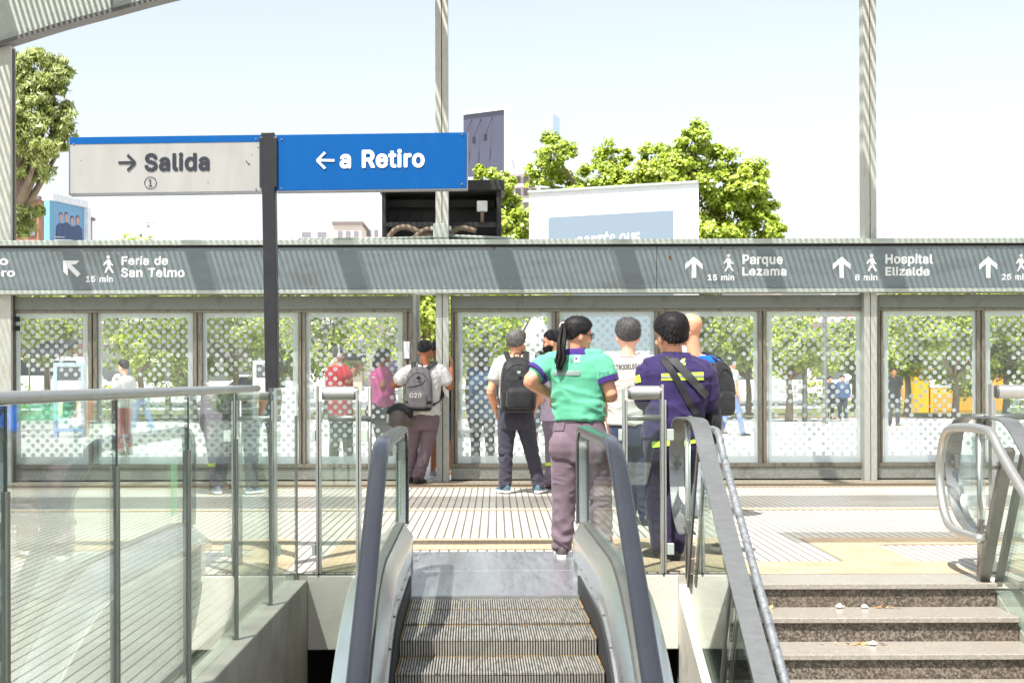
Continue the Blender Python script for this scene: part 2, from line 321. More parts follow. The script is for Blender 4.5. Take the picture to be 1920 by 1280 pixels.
def shape_px(polys, d, mat, parent, name, thick=0.003):
    mb = MB()
    for pl in polys:
        mb.poly([P(x, y, d) for x, y in pl], (0, -thick, 0))
    return mb.build(name, mat, parent, tri=True)

# ------------------------------------------------------------------ numpy noise
_perm = RNG.permutation(256); _perm = np.concatenate([_perm, _perm, _perm])
_grad = RNG.normal(size=(256, 3)); _grad /= np.linalg.norm(_grad, axis=1)[:, None]
def pnoise(p):
    p = np.asarray(p, float)
    i = np.floor(p).astype(int); f = p - i; u = f * f * f * (f * (f * 6 - 15) + 10)
    i &= 255
    r = 0
    for dx in (0, 1):
        for dy in (0, 1):
            for dz in (0, 1):
                h = _perm[_perm[_perm[(i[:, 0] + dx) & 255] + ((i[:, 1] + dy) & 255)] + ((i[:, 2] + dz) & 255)]
                g = _grad[h & 255]
                dd = (g * (f - np.array([dx, dy, dz]))).sum(1)
                r = r + dd * (u[:, 0] if dx else 1 - u[:, 0]) * (u[:, 1] if dy else 1 - u[:, 1]) * (u[:, 2] if dz else 1 - u[:, 2])
    return r

# ------------------------------------------------------------------ materials
MATS = {}
def lin(c):
    """sRGB 0..255 to linear"""
    r = []
    for v in c:
        v = v / 255
        r.append(v / 12.92 if v <= 0.04045 else ((v + 0.055) / 1.055) ** 2.4)
    return tuple(r)

class NT:
    def __init__(s, name):
        s.mat = bpy.data.materials.new(name); s.mat.use_nodes = True
        s.t = s.mat.node_tree; s.t.nodes.clear()
        s.out = s.n('ShaderNodeOutputMaterial')
    def n(s, typ, **kw):
        nd = s.t.nodes.new(typ)
        for k, v in kw.items():
            if hasattr(nd, k): setattr(nd, k, v)
        return nd
    def l(s, a, b): s.t.links.new(a, b)
    def math(s, op, a, b=None, c=None):
        nd = s.n('ShaderNodeMath'); nd.operation = op
        for i, v in enumerate((a, b, c)):
            if v is None: continue
            if isinstance(v, (int, float)): nd.inputs[i].default_value = v
            else: s.l(v, nd.inputs[i])
        return nd.outputs[0]
    def mix(s, fac, a, b):
        nd = s.n('ShaderNodeMix'); nd.data_type = 'RGBA'
        for sock, v in ((nd.inputs[0], fac), (nd.inputs[6], a), (nd.inputs[7], b)):
            if isinstance(v, (int, float)): sock.default_value = v
            elif isinstance(v, tuple): sock.default_value = (*v[:3], 1)
            else: s.l(v, sock)
        return nd.outputs[2]
    def noise(s, vec, scale, detail=4, rough=0.55, dist=0.0):
        nd = s.n('ShaderNodeTexNoise'); nd.inputs['Scale'].default_value = scale
        nd.inputs['Detail'].default_value = detail; nd.inputs['Roughness'].default_value = rough
        nd.inputs['Distortion'].default_value = dist
        if vec is not None: s.l(vec, nd.inputs['Vector'])
        return nd.outputs[0]
    def ramp(s, v, lo, hi):
        nd = s.n('ShaderNodeMapRange'); s.l(v, nd.inputs[0]); nd.inputs[1].default_value = lo; nd.inputs[2].default_value = hi
        return nd.outputs[0]
    def coords(s, scale=(1, 1, 1), rot=(0, 0, 0)):
        tc = s.n('ShaderNodeTexCoord'); mp = s.n('ShaderNodeMapping')
        mp.inputs['Scale'].default_value = scale; mp.inputs['Rotation'].default_value = rot
        s.l(tc.outputs['Object'], mp.inputs[0]); return mp.outputs[0]
    def bsdf(s, color, rough=0.5, metal=0.0, bump=None, bstr=0.3, bdist=0.01, spec=0.5):
        b = s.n('ShaderNodeBsdfPrincipled')
        for nm, v in (('Base Color', color), ('Roughness', rough), ('Metallic', metal), ('Specular IOR Level', spec)):
            if isinstance(v, tuple): b.inputs[nm].default_value = (*v[:3], 1)
            elif isinstance(v, (int, float)): b.inputs[nm].default_value = v
            else: s.l(v, b.inputs[nm])
        if bump is not None:
            bn = s.n('ShaderNodeBump'); bn.inputs['Strength'].default_value = bstr; bn.inputs['Distance'].default_value = bdist
            s.l(bump, bn.inputs['Height']); s.l(bn.outputs[0], b.inputs['Normal'])
        s.l(b.outputs[0], s.out.inputs[0]); return b

def mat(name, col, rough=0.6, metal=0.0, var=0.12, scale=6.0, stretch=(1, 1, 1), bump=0.0, bscale=40.0, dirt=None, dscale=2.0, dlo=0.55, dhi=0.75, spec=0.5, rvar=0.0):
    """a surface with mottled colour; dirt = a second colour in irregular patches"""
    if name in MATS: return MATS[name]
    t = NT(name)
    c = t.coords(stretch)
    n1 = t.noise(c, scale, 5)
    a = tuple(max(0, x * (1 - var)) for x in col); b = tuple(min(1, x * (1 + var)) for x in col)
    color = t.mix(t.ramp(n1, 0.3, 0.7), a, b)
    if dirt:
        n2 = t.noise(c, dscale, 6, 0.65)
        color = t.mix(t.ramp(n2, dlo, dhi), color, dirt)
    rr = rough
    if rvar:
        rr = t.math('ADD', t.math('MULTIPLY', t.noise(c, scale * 1.7, 4), 2 * rvar), rough - rvar)
    hb = t.noise(t.coords(stretch), bscale, 3) if bump else None
    t.bsdf(color, rr, metal, hb, bump, 0.01, spec)
    MATS[name] = t.mat
    return t.mat

def mat_glass(name, tint, reflect=1.0, dust=0.0, ior=1.5):
    t = NT(name)
    tr = t.n('ShaderNodeBsdfTransparent'); tr.inputs[0].default_value = (*tint, 1)
    gl = t.n('ShaderNodeBsdfGlossy'); gl.inputs['Roughness'].default_value = 0.0
    gl.inputs[0].default_value = (0.95, 1.0, 0.98, 1)
    fr = t.n('ShaderNodeFresnel'); fr.inputs[0].default_value = ior
    geo = t.n('ShaderNodeNewGeometry')
    # same reflectance from both sides of the sheet
    fr2 = t.n('ShaderNodeLayerWeight'); fr2.inputs[0].default_value = 0.5
    cosv = t.math('SUBTRACT', 1.0, fr2.outputs['Facing'])
    sch = t.math('ADD', 0.04, t.math('MULTIPLY', 0.96, t.math('POWER', t.math('SUBTRACT', 1.0, cosv), 5.0)))
    fac = t.math('MULTIPLY', sch, reflect)
    mx = t.n('ShaderNodeMixShader'); t.l(fac, mx.inputs[0]); t.l(tr.outputs[0], mx.inputs[1]); t.l(gl.outputs[0], mx.inputs[2])
    last = mx.outputs[0]
    if dust:
        df = t.n('ShaderNodeBsdfDiffuse'); df.inputs[0].default_value = (0.75, 0.78, 0.74, 1)
        n = t.noise(t.coords(), 2.2, 6, 0.65)
        f2 = t.math('MULTIPLY', t.ramp(n, 0.3, 0.8), dust)
        m2 = t.n('ShaderNodeMixShader'); t.l(f2, m2.inputs[0]); t.l(last, m2.inputs[1]); t.l(df.outputs[0], m2.inputs[2])
        last = m2.outputs[0]
    t.l(last, t.out.inputs[0])
    MATS[name] = t.mat
    return t.mat

# galvanised and painted steel of the screen wall
M_GALV = mat('galvanised_steel', lin((150, 152, 143)), 0.55, 0.25, 0.22, 60, dirt=lin((98, 92, 78)), dscale=3.0, dlo=0.5, dhi=0.85, bump=0.15)
M_GALV2 = mat('galvanised_lintel', lin((126, 132, 124)), 0.6, 0.2, 0.3, 90, dirt=lin((92, 88, 76)), dscale=4.0, dlo=0.55, dhi=0.9)
M_POST = mat('weathered_post_steel', lin((186, 188, 178)), 0.55, 0.15, 0.14, 30, stretch=(3, 3, 0.4), dirt=lin((136, 128, 108)), dscale=5, dlo=0.55, dhi=0.9)
M_FRAME = mat('stained_frame_steel', lin((128, 124, 110)), 0.5, 0.3, 0.2, 25, stretch=(3, 3, 0.5), dirt=lin((72, 64, 50)), dscale=6, dlo=0.5, dhi=0.8)
M_BAND = mat('grey_sign_panel', lin((114, 126, 128)), 0.5, 0.0, 0.08, 3, stretch=(1, 1, 3), dirt=lin((88, 92, 88)), dscale=1.2, dlo=0.5, dhi=0.9)
M_RAILTRIM = mat('pale_trim_steel', lin((176, 184, 174)), 0.5, 0.2, 0.1, 12, dirt=lin((120, 116, 98)), dscale=5, dlo=0.6, dhi=0.9)
M_DARKGAP = mat('black_rubber_gap', (0.012, 0.012, 0.012), 0.8)
M_WHITE = mat('white_lettering', (0.78, 0.82, 0.80), 0.5, var=0.03)
M_BLACKPAINT = mat('black_pole_paint', (0.012, 0.012, 0.014), 0.38, var=0.3, scale=9, bump=0.05)
M_STEEL = mat('brushed_steel', lin((152, 154, 152)), 0.38, 0.8, 0.08, 14, stretch=(1, 0.15, 6), rvar=0.08)
M_STEEL_DK = mat('dull_steel_bar', lin((128, 128, 122)), 0.42, 0.7, 0.12, 10, rvar=0.1)
M_ZINC = mat('zinc_spangle_tube', lin((150, 154, 156)), 0.5, 0.6, 0.28, 45, dirt=lin((104, 106, 108)), dscale=18, dlo=0.5, dhi=0.7)
M_TUBE = mat('satin_tube_steel', lin((186, 186, 180)), 0.36, 0.75, 0.05, 20, rvar=0.06)
M_CONC = mat('stained_concrete', lin((176, 172, 158)), 0.85, 0, 0.14, 3.0, dirt=lin((120, 112, 96)), dscale=1.6, dlo=0.5, dhi=0.85, bump=0.25, bscale=30)
M_CONC_LT = mat('pale_concrete_kerb', lin((204, 200, 186)), 0.85, 0, 0.1, 4.0, dirt=lin((140, 128, 108)), dscale=2.5, dlo=0.58, dhi=0.8, bump=0.25, bscale=30)
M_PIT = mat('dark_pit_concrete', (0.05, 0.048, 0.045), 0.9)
M_GLASS = mat_glass('green_balustrade_glass', (0.875, 0.93, 0.905), 1.5, 0.025)
M_GLASS_EDGE = mat('glass_edge_green', (0.018, 0.032, 0.028), 0.3)
M_PANE = mat_glass('clear_screen_glass', (0.95, 0.975, 0.965), 0.9, 0.13)
M_ESCGLASS = mat_glass('escalator_glass', (0.93, 0.97, 0.95), 0.22, 0.02)

def mat_frost(name, dots):
    t = NT(name)
    tr = t.n('ShaderNodeBsdfTransparent'); tr.inputs[0].default_value = (0.97, 0.99, 0.98, 1)
    df = t.n('ShaderNodeBsdfDiffuse'); df.inputs[0].default_value = (0.70, 0.77, 0.76, 1)
    tl = t.n('ShaderNodeBsdfTranslucent'); tl.inputs[0].default_value = (0.62, 0.68, 0.66, 1)
    m1 = t.n('ShaderNodeMixShader'); m1.inputs[0].default_value = 0.42
    t.l(df.outputs[0], m1.inputs[1]); t.l(tl.outputs[0], m1.inputs[2])
    m2 = t.n('ShaderNodeMixShader'); t.l(tr.outputs[0], m2.inputs[1]); t.l(m1.outputs[0], m2.inputs[2])
    if dots:
        tc = t.n('ShaderNodeTexCoord'); sp = t.n('ShaderNodeSeparateXYZ'); t.l(tc.outputs['Object'], sp.inputs[0])
        pit = 0.1125
        def cell(off):
            u = t.math('SUBTRACT', t.math('FRACT', t.math('ADD', t.math('DIVIDE', sp.outputs[0], pit), 100 + off)), 0.5)
            v = t.math('SUBTRACT', t.math('FRACT', t.math('ADD', t.math('DIVIDE', sp.outputs[2], pit), 100 + off)), 0.5)
            return t.math('SQRT', t.math('ADD', t.math('MULTIPLY', u, u), t.math('MULTIPLY', v, v)))
        dmin = t.math('MINIMUM', cell(0.0), cell(0.5))
        mask = t.math('LESS_THAN', dmin, 0.225)
        # the print thins out in irregular patches half way up the pane
        oi = t.n('ShaderNodeObjectInfo')
        cb = t.n('ShaderNodeCombineXYZ')
        def q(sock): return t.math('DIVIDE', t.math('ROUND', t.math('DIVIDE', sock, pit / 2)), 1.0)
        t.l(q(sp.outputs[0]), cb.inputs[0]); t.l(q(sp.outputs[2]), cb.inputs[2]); t.l(t.math('MULTIPLY', oi.outputs['Random'], 70.0), cb.inputs[1])
        nz = t.noise(cb.outputs[0], .20, 1)
        mid = t.math('SUBTRACT', 1.0, t.math('MULTIPLY', t.math('ABSOLUTE', t.math('SUBTRACT', sp.outputs[2], .05)), 1.9))
        keep = t.math('LESS_THAN', t.math('ADD', nz, t.math('MULTIPLY', t.math('MAXIMUM', mid, 0.0), .17)), .62)
        mask = t.math('MULTIPLY', mask, keep)
        t.l(t.math('MULTIPLY', mask, 0.88), m2.inputs[0])
    else:
        m2.inputs[0].default_value = 0.88
    t.l(m2.outputs[0], t.out.inputs[0])
    MATS[name] = t.mat
    return t.mat
M_DOTS = mat_frost('frosted_dot_film', True)
M_BORDER = mat_frost('frosted_border_film', False)

def mat_floor():
    t = NT('ribbed_floor_tile')
    tc = t.n('ShaderNodeTexCoord'); sp = t.n('ShaderNodeSeparateXYZ'); t.l(tc.outputs['Object'], sp.inputs[0])
    def line(src, pitch, wd):
        u = t.math('ABSOLUTE', t.math('SUBTRACT', t.math('FRACT', t.math('ADD', t.math('DIVIDE', src, pitch), 500.0)), 0.5))
        return t.math('GREATER_THAN', u, 0.5 - wd / pitch / 2)
    g1 = line(sp.outputs[0], 0.0667, 0.012)
    g2 = line(sp.outputs[1], 0.5, 0.006)
    ribs = t.math('FRACT', t.math('DIVIDE', sp.outputs[0], 0.1))
    n1 = t.noise(t.coords(), 1.1, 6, 0.6); n2 = t.noise(t.coords(), 55, 3)
    # each slab its own tone
    fl = t.n('ShaderNodeCombineXYZ'); t.l(t.math('FLOOR', t.math('DIVIDE', sp.outputs[0], 0.5)), fl.inputs[0]); t.l(t.math('FLOOR', t.math('DIVIDE', sp.outputs[1], 0.5)), fl.inputs[1])
    wn = t.n('ShaderNodeTexWhiteNoise'); t.l(fl.outputs[0], wn.inputs[0])
    base = t.mix(t.ramp(n1, 0.3, 0.75), lin((202, 196, 184)), lin((180, 172, 158)))
    base = t.mix(t.math('MULTIPLY', wn.outputs[0], 0.35), base, lin((156, 148, 134)))
    base = t.mix(t.math('MULTIPLY', t.ramp(n2, 0.5, 0.8), 0.3), base, lin((140, 136, 126)))
    col = t.mix(t.math('MULTIPLY', g1, 0.9), base, lin((84, 78, 70)))
    col = t.mix(t.math('MULTIPLY', g2, 0.45), col, lin((110, 104, 92)))
    h = t.math('SUBTRACT', 1.0, t.math('MAXIMUM', g1, g2))
    t.bsdf(col, 0.42, 0, h, 0.5, 0.006, 0.5)
    return t.mat
M_FLOOR = mat_floor()

def mat_tactile():
    t = NT('yellow_tactile_tile')
    tc = t.n('ShaderNodeTexCoord'); sp = t.n('ShaderNodeSeparateXYZ'); t.l(tc.outputs['Object'], sp.inputs[0])
    def cell(src): return t.math('SUBTRACT', t.math('FRACT', t.math('ADD', t.math('DIVIDE', src, 0.05), 500.0)), 0.5)
    u, v = cell(sp.outputs[0]), cell(sp.outputs[1])
    r = t.math('SQRT', t.math('ADD', t.math('MULTIPLY', u, u), t.math('MULTIPLY', v, v)))
    dot = t.math('LESS_THAN', r, 0.3)
    n = t.noise(t.coords(), 3.0, 6, 0.65)
    base = t.mix(t.ramp(n, 0.35, 0.7), lin((196, 176, 148)), lin((164, 144, 118)))
    col = t.mix(t.math('MULTIPLY', t.math('SUBTRACT', 1.0, dot), 0.4), base, lin((150, 126, 88)))
    t.bsdf(col, 0.7, 0, dot, 0.6, 0.005)
    return t.mat
M_TACT = mat_tactile()

def mat_granite(name='speckled_granite', k=1.0, mixin=0.0):
    t = NT(name)
    c = t.coords()
    vo = t.n('ShaderNodeTexVoronoi'); vo.inputs['Scale'].default_value = 85; t.l(c, vo.inputs['Vector'])
    sv = t.n('ShaderNodeSeparateColor'); t.l(vo.outputs['Color'], sv.inputs[0])
    n = t.noise(c, 62, 5, 0.7); n3 = t.noise(c, 2.5, 5)
    col = t.mix(t.ramp(sv.outputs[0], 0.2, 0.9), lin((76, 69, 61)), lin((134, 124, 110)))
    col = t.mix(t.ramp(n, 0.52, 0.62), col, lin((44, 40, 38)))
    col = t.mix(t.math('MULTIPLY', t.ramp(n3, 0.4, 0.7), 0.35), col, lin((92, 76, 60)))
    if mixin: col = t.mix(mixin, col, lin((198, 192, 180)))
    t.bsdf(col, 0.45 if not mixin else 0.3, 0, n, 0.05, 0.003)
    return t.mat
M_GRAN = mat_granite()
M_GRAN_WORN = mat_granite('worn_dusty_granite', 1.0, 0.42)
# ================================================================== SETTING
D = 16.93      # the glazed screen
# -------- floors
def sheet(name, rects, z, m, kind='structure', th=None):
    mb = MB()
    for x0, y0, x1, y1 in rects:
        if th: mb.box((x0, y0, z - th), (x1, y1, z))
        else: mb.add([(x0,y0,z),(x1,y0,z),(x1,y1,z),(x0,y1,z)], [(0,1,2,3)])
    o = mb.build(name, m)
    return tag(o, kind=kind)
WL, WR, SR, EDGE = -1.17, 1.13, 2.93, 8.80
STAIR_Y = 8.30
sheet('platform_floor', [(-12, -3.0, WL - 0.16, EDGE), (-12, EDGE, 14, 16.55), (3.1, -3.0, 14, EDGE)], 0.0, M_FLOOR)
sheet('floor_slab', [(-12, -3.0, WL - 0.16, EDGE), (-12, EDGE + 0.004, 14, 16.98), (3.1, -3.0, 14, EDGE), (WL - .16, -3.0, 3.1, 1.4)], -0.006, M_CONC, th=0.44)
sheet('threshold_strip', [(-12, 16.55, 14, 17.1)], 0.0, mat('threshold_concrete', lin((168, 160, 142)), 0.85, dirt=lin((108, 100, 84)), dscale=3))
sheet('tactile_paving', [(-12, 15.75, 14, 16.42), (-12, 13.0, 14, 13.12),
      (-1.15, 10.02, 1.16, 10.72), (-1.15, EDGE + .05, -0.76, 10.02), (0.74, EDGE + .05, 1.16, 10.02),
      (1.16, 8.72, 2.95, 9.32), (1.16, 9.32, 1.62, 10.72), (2.28, 9.32, 2.75, 10.25), (2.28, 10.25, 6.5, 10.72)], 0.004, M_TACT)
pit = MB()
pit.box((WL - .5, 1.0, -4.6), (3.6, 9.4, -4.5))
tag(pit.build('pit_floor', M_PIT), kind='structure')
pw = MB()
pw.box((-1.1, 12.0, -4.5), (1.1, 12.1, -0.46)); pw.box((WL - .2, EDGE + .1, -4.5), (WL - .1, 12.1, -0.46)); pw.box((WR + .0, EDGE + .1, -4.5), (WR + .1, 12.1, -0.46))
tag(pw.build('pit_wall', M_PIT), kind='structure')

# -------- concrete walls of the well
mb = MB(); mb.box((WL - .16, 1.4, -4.5), (WL, EDGE, -0.035))
tag(mb.build('retaining_wall', M_CONC, bevel=0.008), 'stained concrete well wall carrying the long glass balustrade', 'retaining wall')
mb = MB(); mb.box((WL, EDGE, -0.47), (WR - .004, EDGE + .28, -0.012))
mb.box((WL, EDGE + .06, -0.013), (WR - .004, EDGE + .28, -0.001))
tag(mb.build('edge_beam', M_CONC_LT, bevel=0.006), 'pale concrete edge beam across the well under the escalator landing', 'edge beam')
# sloping kerb on the left of the stairs
SL = 0.375
mb = MB()
def kz(y): return -0.10 - 0.34 * (EDGE - y)
for (x0, x1, sx) in ((WR, WR + .09, 0),):
    prof = [(EDGE + .02, -0.012), (EDGE - .02, -0.15), (3.0, kz(3.0)), (3.0, kz(3.0) - 0.5), (EDGE + .02, -0.7)]
    mb.poly([(x0, y, z) for y, z in prof], (x1 - x0, 0, 0))
tag(mb.build('stair_kerb', M_CONC_LT, tri=True), 'white painted sloping kerb between escalator well and granite stairs', 'kerb')
mb = MB()
prof = [(EDGE + .0, -0.012), (STAIR_Y + .05, -0.06), (3.0, -0.02 - 0.36 * (EDGE - 3.0)), (3.0, -4.4), (EDGE + .0, -4.4)]
mb.poly([(SR, y, z) for y, z in prof], (0.17, 0, 0))
tag(mb.build('stair_kerb', M_CONC_LT, tri=True), 'concrete kerb wall on the far side of the granite stairs from the escalator', 'kerb')

# -------- granite staircase
st = thing('granite_staircase', 'speckled granite stairs going down beside the escalator, with litter on the treads', 'staircase', ((WR + SR) / 2, STAIR_Y, 0))
for i in range(12):
    z = -0.135 * i; y1 = STAIR_Y - 0.36 * i
    mb = MB()
    yb = y1 + (0.42 if i == 0 else 0.38)
    mb.box((WR + .094, y1 - .0, z - 0.03), (SR - .004, yb, z + (0.003 if i == 0 else 0)))
    mb.box((WR + .096, y1 + .025, z - 0.16), (SR - .006, yb - .006, z - 0.031), 1)
    mb.build('step', [M_GRAN_WORN, M_GRAN], st, bevel=0.004)

# -------- steel posts, arch, sign beam
WALLG = 'steel posts of the station screen'
def steel_post(x0, x1, ytop, label, dfront=D - .20):
    t = thing('steel_post', label, 'steel post', (P((x0 + x1) / 2, 711, dfront).x, dfront, 0), group=WALLG)
    a, b = P(x0, ytop, dfront), P(x1, 900, dfront)
    m = (a.x + b.x) / 2
    mb = MB()
    mb.box((a.x, dfront, 0.0), (m - .004, dfront + .2, a.z)); mb.build('post_half', M_POST, t, bevel=0.004)
    mb = MB()
    mb.box((m + .004, dfront + .002, 0.0), (b.x, dfront + .2, a.z)); mb.build('post_half', M_POST, t, bevel=0.004)
    mb = MB(); mb.box((m - .0035, dfront + .02, 0.0), (m + .0035, dfront + .19, a.z - .01)); mb.build('seam', M_DARKGAP, t)
    return t
steel_post(-30, 21, 84, 'weathered steel post under the arched roof beam, beside the tall tree')
p2 = steel_post(815, 842, -260, 'weathered steel post rising in front of the black rooftop cabinet')
mb = MB(); a = P(812, 419, D - .21); b = P(841, 450, D - .21)
mb.box((a.x, D - .215, b.z + .03), (b.x, D + .01, a.z))
for (bx, bz) in ((a.x - .03, a.z - .05), (b.x, a.z - .05)):
    mb.box((bx, D - .18, bz - .02), (bx + .03, D - .1, bz + .02))
mb.build('sleeve', M_RAILTRIM, p2, bevel=0.004)
steel_post(1618, 1645, -260, 'weathered steel post standing clear against the sky by the hospital direction')
# dark channel on the first post
t = thing('post_channel', 'dark flat channel fixed along the post nearest the tall tree', 'channel', (P(24, 711, D - .1).x, D - .1, 0))
mb = MB(); a = P(20.5, 92, D - .12); b = P(27, 905, D - .12)
mb.box((a.x + .002, D - .12, 0.0), (b.x, D - .05, a.z)); mb.build('channel_bar', mat('dark_channel_paint', lin((78, 78, 74)), 0.6, 0.1, 0.2, 20), t)
for yy in (598, 615):
    mb = MB(); q = P(27, yy, D - .12); mb.box((q.x, D - .14, q.z - .03), (q.x + .05, D - .06, q.z + .03)); mb.build('hinge', M_DARKGAP, t, bevel=.004)

# arched roof beam (photo top left)
dA = D - .20
arc = [(-260, 235), (-120, 150), (-30, 101), (20, 84), (120, 53), (220, 26), (330, -3), (500, -42), (800, -90), (1100, -112)]
lo = catmull([P(x, y, dA) for x, y in arc], 6)
t = thing('arched_roof_beam', 'pale arched steel roof beam with a dark lower edge springing from the post', 'roof beam', tuple(P(20, 84, dA)))
up = [p + Vector((0, 0, 0.72)) for p in lo]
mb = MB()
rings = [[(p.x, dA, p.z + .05), (p.x, dA + .02, p.z + .05), (q.x, dA + .02, q.z), (q.x, dA, q.z)] for p, q in zip(lo, up)]
mb.ring_loft(rings); mb.build('web_plate', M_RAILTRIM, t)
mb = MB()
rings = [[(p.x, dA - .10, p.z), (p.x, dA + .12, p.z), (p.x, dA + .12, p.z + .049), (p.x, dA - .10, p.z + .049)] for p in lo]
mb.ring_loft(rings); mb.build('lower_flange', mat('dark_flange_paint', lin((96, 96, 92)), 0.6, 0.1), t)  # flange in a darker grey than the web
mb = MB(); p = P(213, 5, dA); mb.beam(p + Vector((-.035, -.012, -.1)), p + Vector((.02, -.012, .6)), .02, .02, (0, 1, 0)); mb.build('joint_strip', M_GALV, t)

# the sign beam
dB = D - .32
beam = thing('sign_beam', 'long grey overhead sign beam with white walking directions', 'direction sign', (0, dB, P(900, 550, dB).z))
zt0, zt1 = P(930, 449, dB).z, P(930, 458.5, dB).z
zb1, zb0 = P(930, 542.5, dB).z, P(930, 549.5, dB).z
XL, XR = -8.5, 9.5
for k, (xa, xb) in enumerate(((XL, P(497, 0, dB).x), (P(497, 0, dB).x, P(1230, 0, dB).x), (P(1230, 0, dB).x, XR))):
    mb = MB(); mb.box((xa + .003, dB, zb1 + .002), (xb - .003, dB + .30, zt1 - .002)); mb.build('sign_panel', M_BAND, beam)
mb = MB(); mb.box((XL, dB - .035, zt1), (XR, dB + .32, zt0)); mb.build('top_rail', M_RAILTRIM, beam, bevel=.004)
mb = MB(); mb.box((XL, dB - .006, zt1 - .03), (XR, dB - .001, zt1 - .001)); mb.build('top_gasket', M_DARKGAP, beam)
mb = MB(); mb.box((XL, dB - .02, zb0), (XR, dB + .32, zb1)); mb.build('bottom_rail', M_RAILTRIM, beam, bevel=.004)

dT = dB - .002
def T(s, x0, yt, x1, yb, **k): return text_px(s, x0, yt, x1, yb, dT, M_WHITE, beam, **k)
T('to', -14, 482, 16, 497, bold='b'); T('ero', -14, 507, 28, 519, bold='b')
T('Feria de', 228, 480, 315, 497, bold='b'); T('San Telmo', 227, 502, 346, 520, bold='b')
T('15 min', 161, 517, 212, 529, bold='b')
T('Parque', 1392, 477, 1468, 500, bold='b'); T('Lezama', 1392, 500, 1475, 517, bold='b')
T('15 min', 1327, 514, 1377, 526, bold='b')
T('Hospital', 1660, 476, 1749, 499, bold='b'); T('Elizalde', 1660, 500, 1743, 517, bold='b')
T('8 min', 1603, 514, 1645, 526, bold='b')
T('25 min', 1878, 513, 1928, 525, bold='b')
def up_arrow(cx, yt, yb):
    s = (yb - yt) / 40
    pts = [(0, 0), (16.5, 14), (16.5, 24.5), (4.2, 13.5), (4.2, 40), (-4.2, 40), (-4.2, 13.5), (-16.5, 24.5), (-16.5, 14)]
    shape_px([[(cx + x * s, yt + y * s) for x, y in pts]], dT, M_WHITE, beam, 'arrow')
for cx in (1301, 1578, 1853): up_arrow(cx, 481, 521)
shape_px([[(119, 488.5), (149, 488.5), (142, 495.5), (133.5, 495.8), (151, 513), (145, 519.5), (127, 501.5), (127, 516.5), (119, 509.5)]], dT, M_WHITE, beam, 'arrow')
def walker(cx, yt):
    def o(pts): return [(cx + x, yt + y) for x, y in pts]
    head = [(3.2 * math.cos(a), 3.2 + 3.2 * math.sin(a)) for a in (2 * math.pi * k / 12 for k in range(12))]
    torso = [(-3, 8), (2.5, 7.5), (5, 11), (4, 20.5), (-2, 20.5), (-3, 14), (-6, 17), (-7.5, 19.2), (-9.5, 18), (-8, 14.5)]
    arm = [(4.6, 11.5), (6.5, 15), (10, 17.5), (8.6, 19.6), (4.4, 17)]
    legf = [(0.8, 21), (4, 20.8), (6, 25), (10.5, 32), (7.5, 33), (2.5, 26.5)]
    legb = [(-2, 20.8), (1, 21.2), (1.2, 25), (-2, 28), (-4.5, 33), (-7.5, 32.5), (-4.6, 26)]
    shape_px([o(p) for p in (head, torso, arm, legf, legb)], dT, M_WHITE, beam, 'walking_figure')
for cx, yt in ((203, 479), (1366, 476), (1634, 476), (1914, 476)): walker(cx, yt)
# rust marks on the panels
rust = mat('rust_stain', lin((112, 84, 62)), 0.9, 0, .3, 40)
sm = MB()
for (x, y, r) in ((926, 464, 6), (1314, 463, 5), (1256, 484, 6), (1352, 464, 4), (1848, 463, 4)):
    pts = []
    for k in range(14):
        a = 2 * math.pi * k / 14; rr = r * random.uniform(.5, 1.1)
        pts.append(P(x + rr * .7 * math.cos(a), y + rr * math.sin(a), dB - .0006))
    sm.add(pts, [tuple(range(14))])
sm.build('stain', rust, beam)

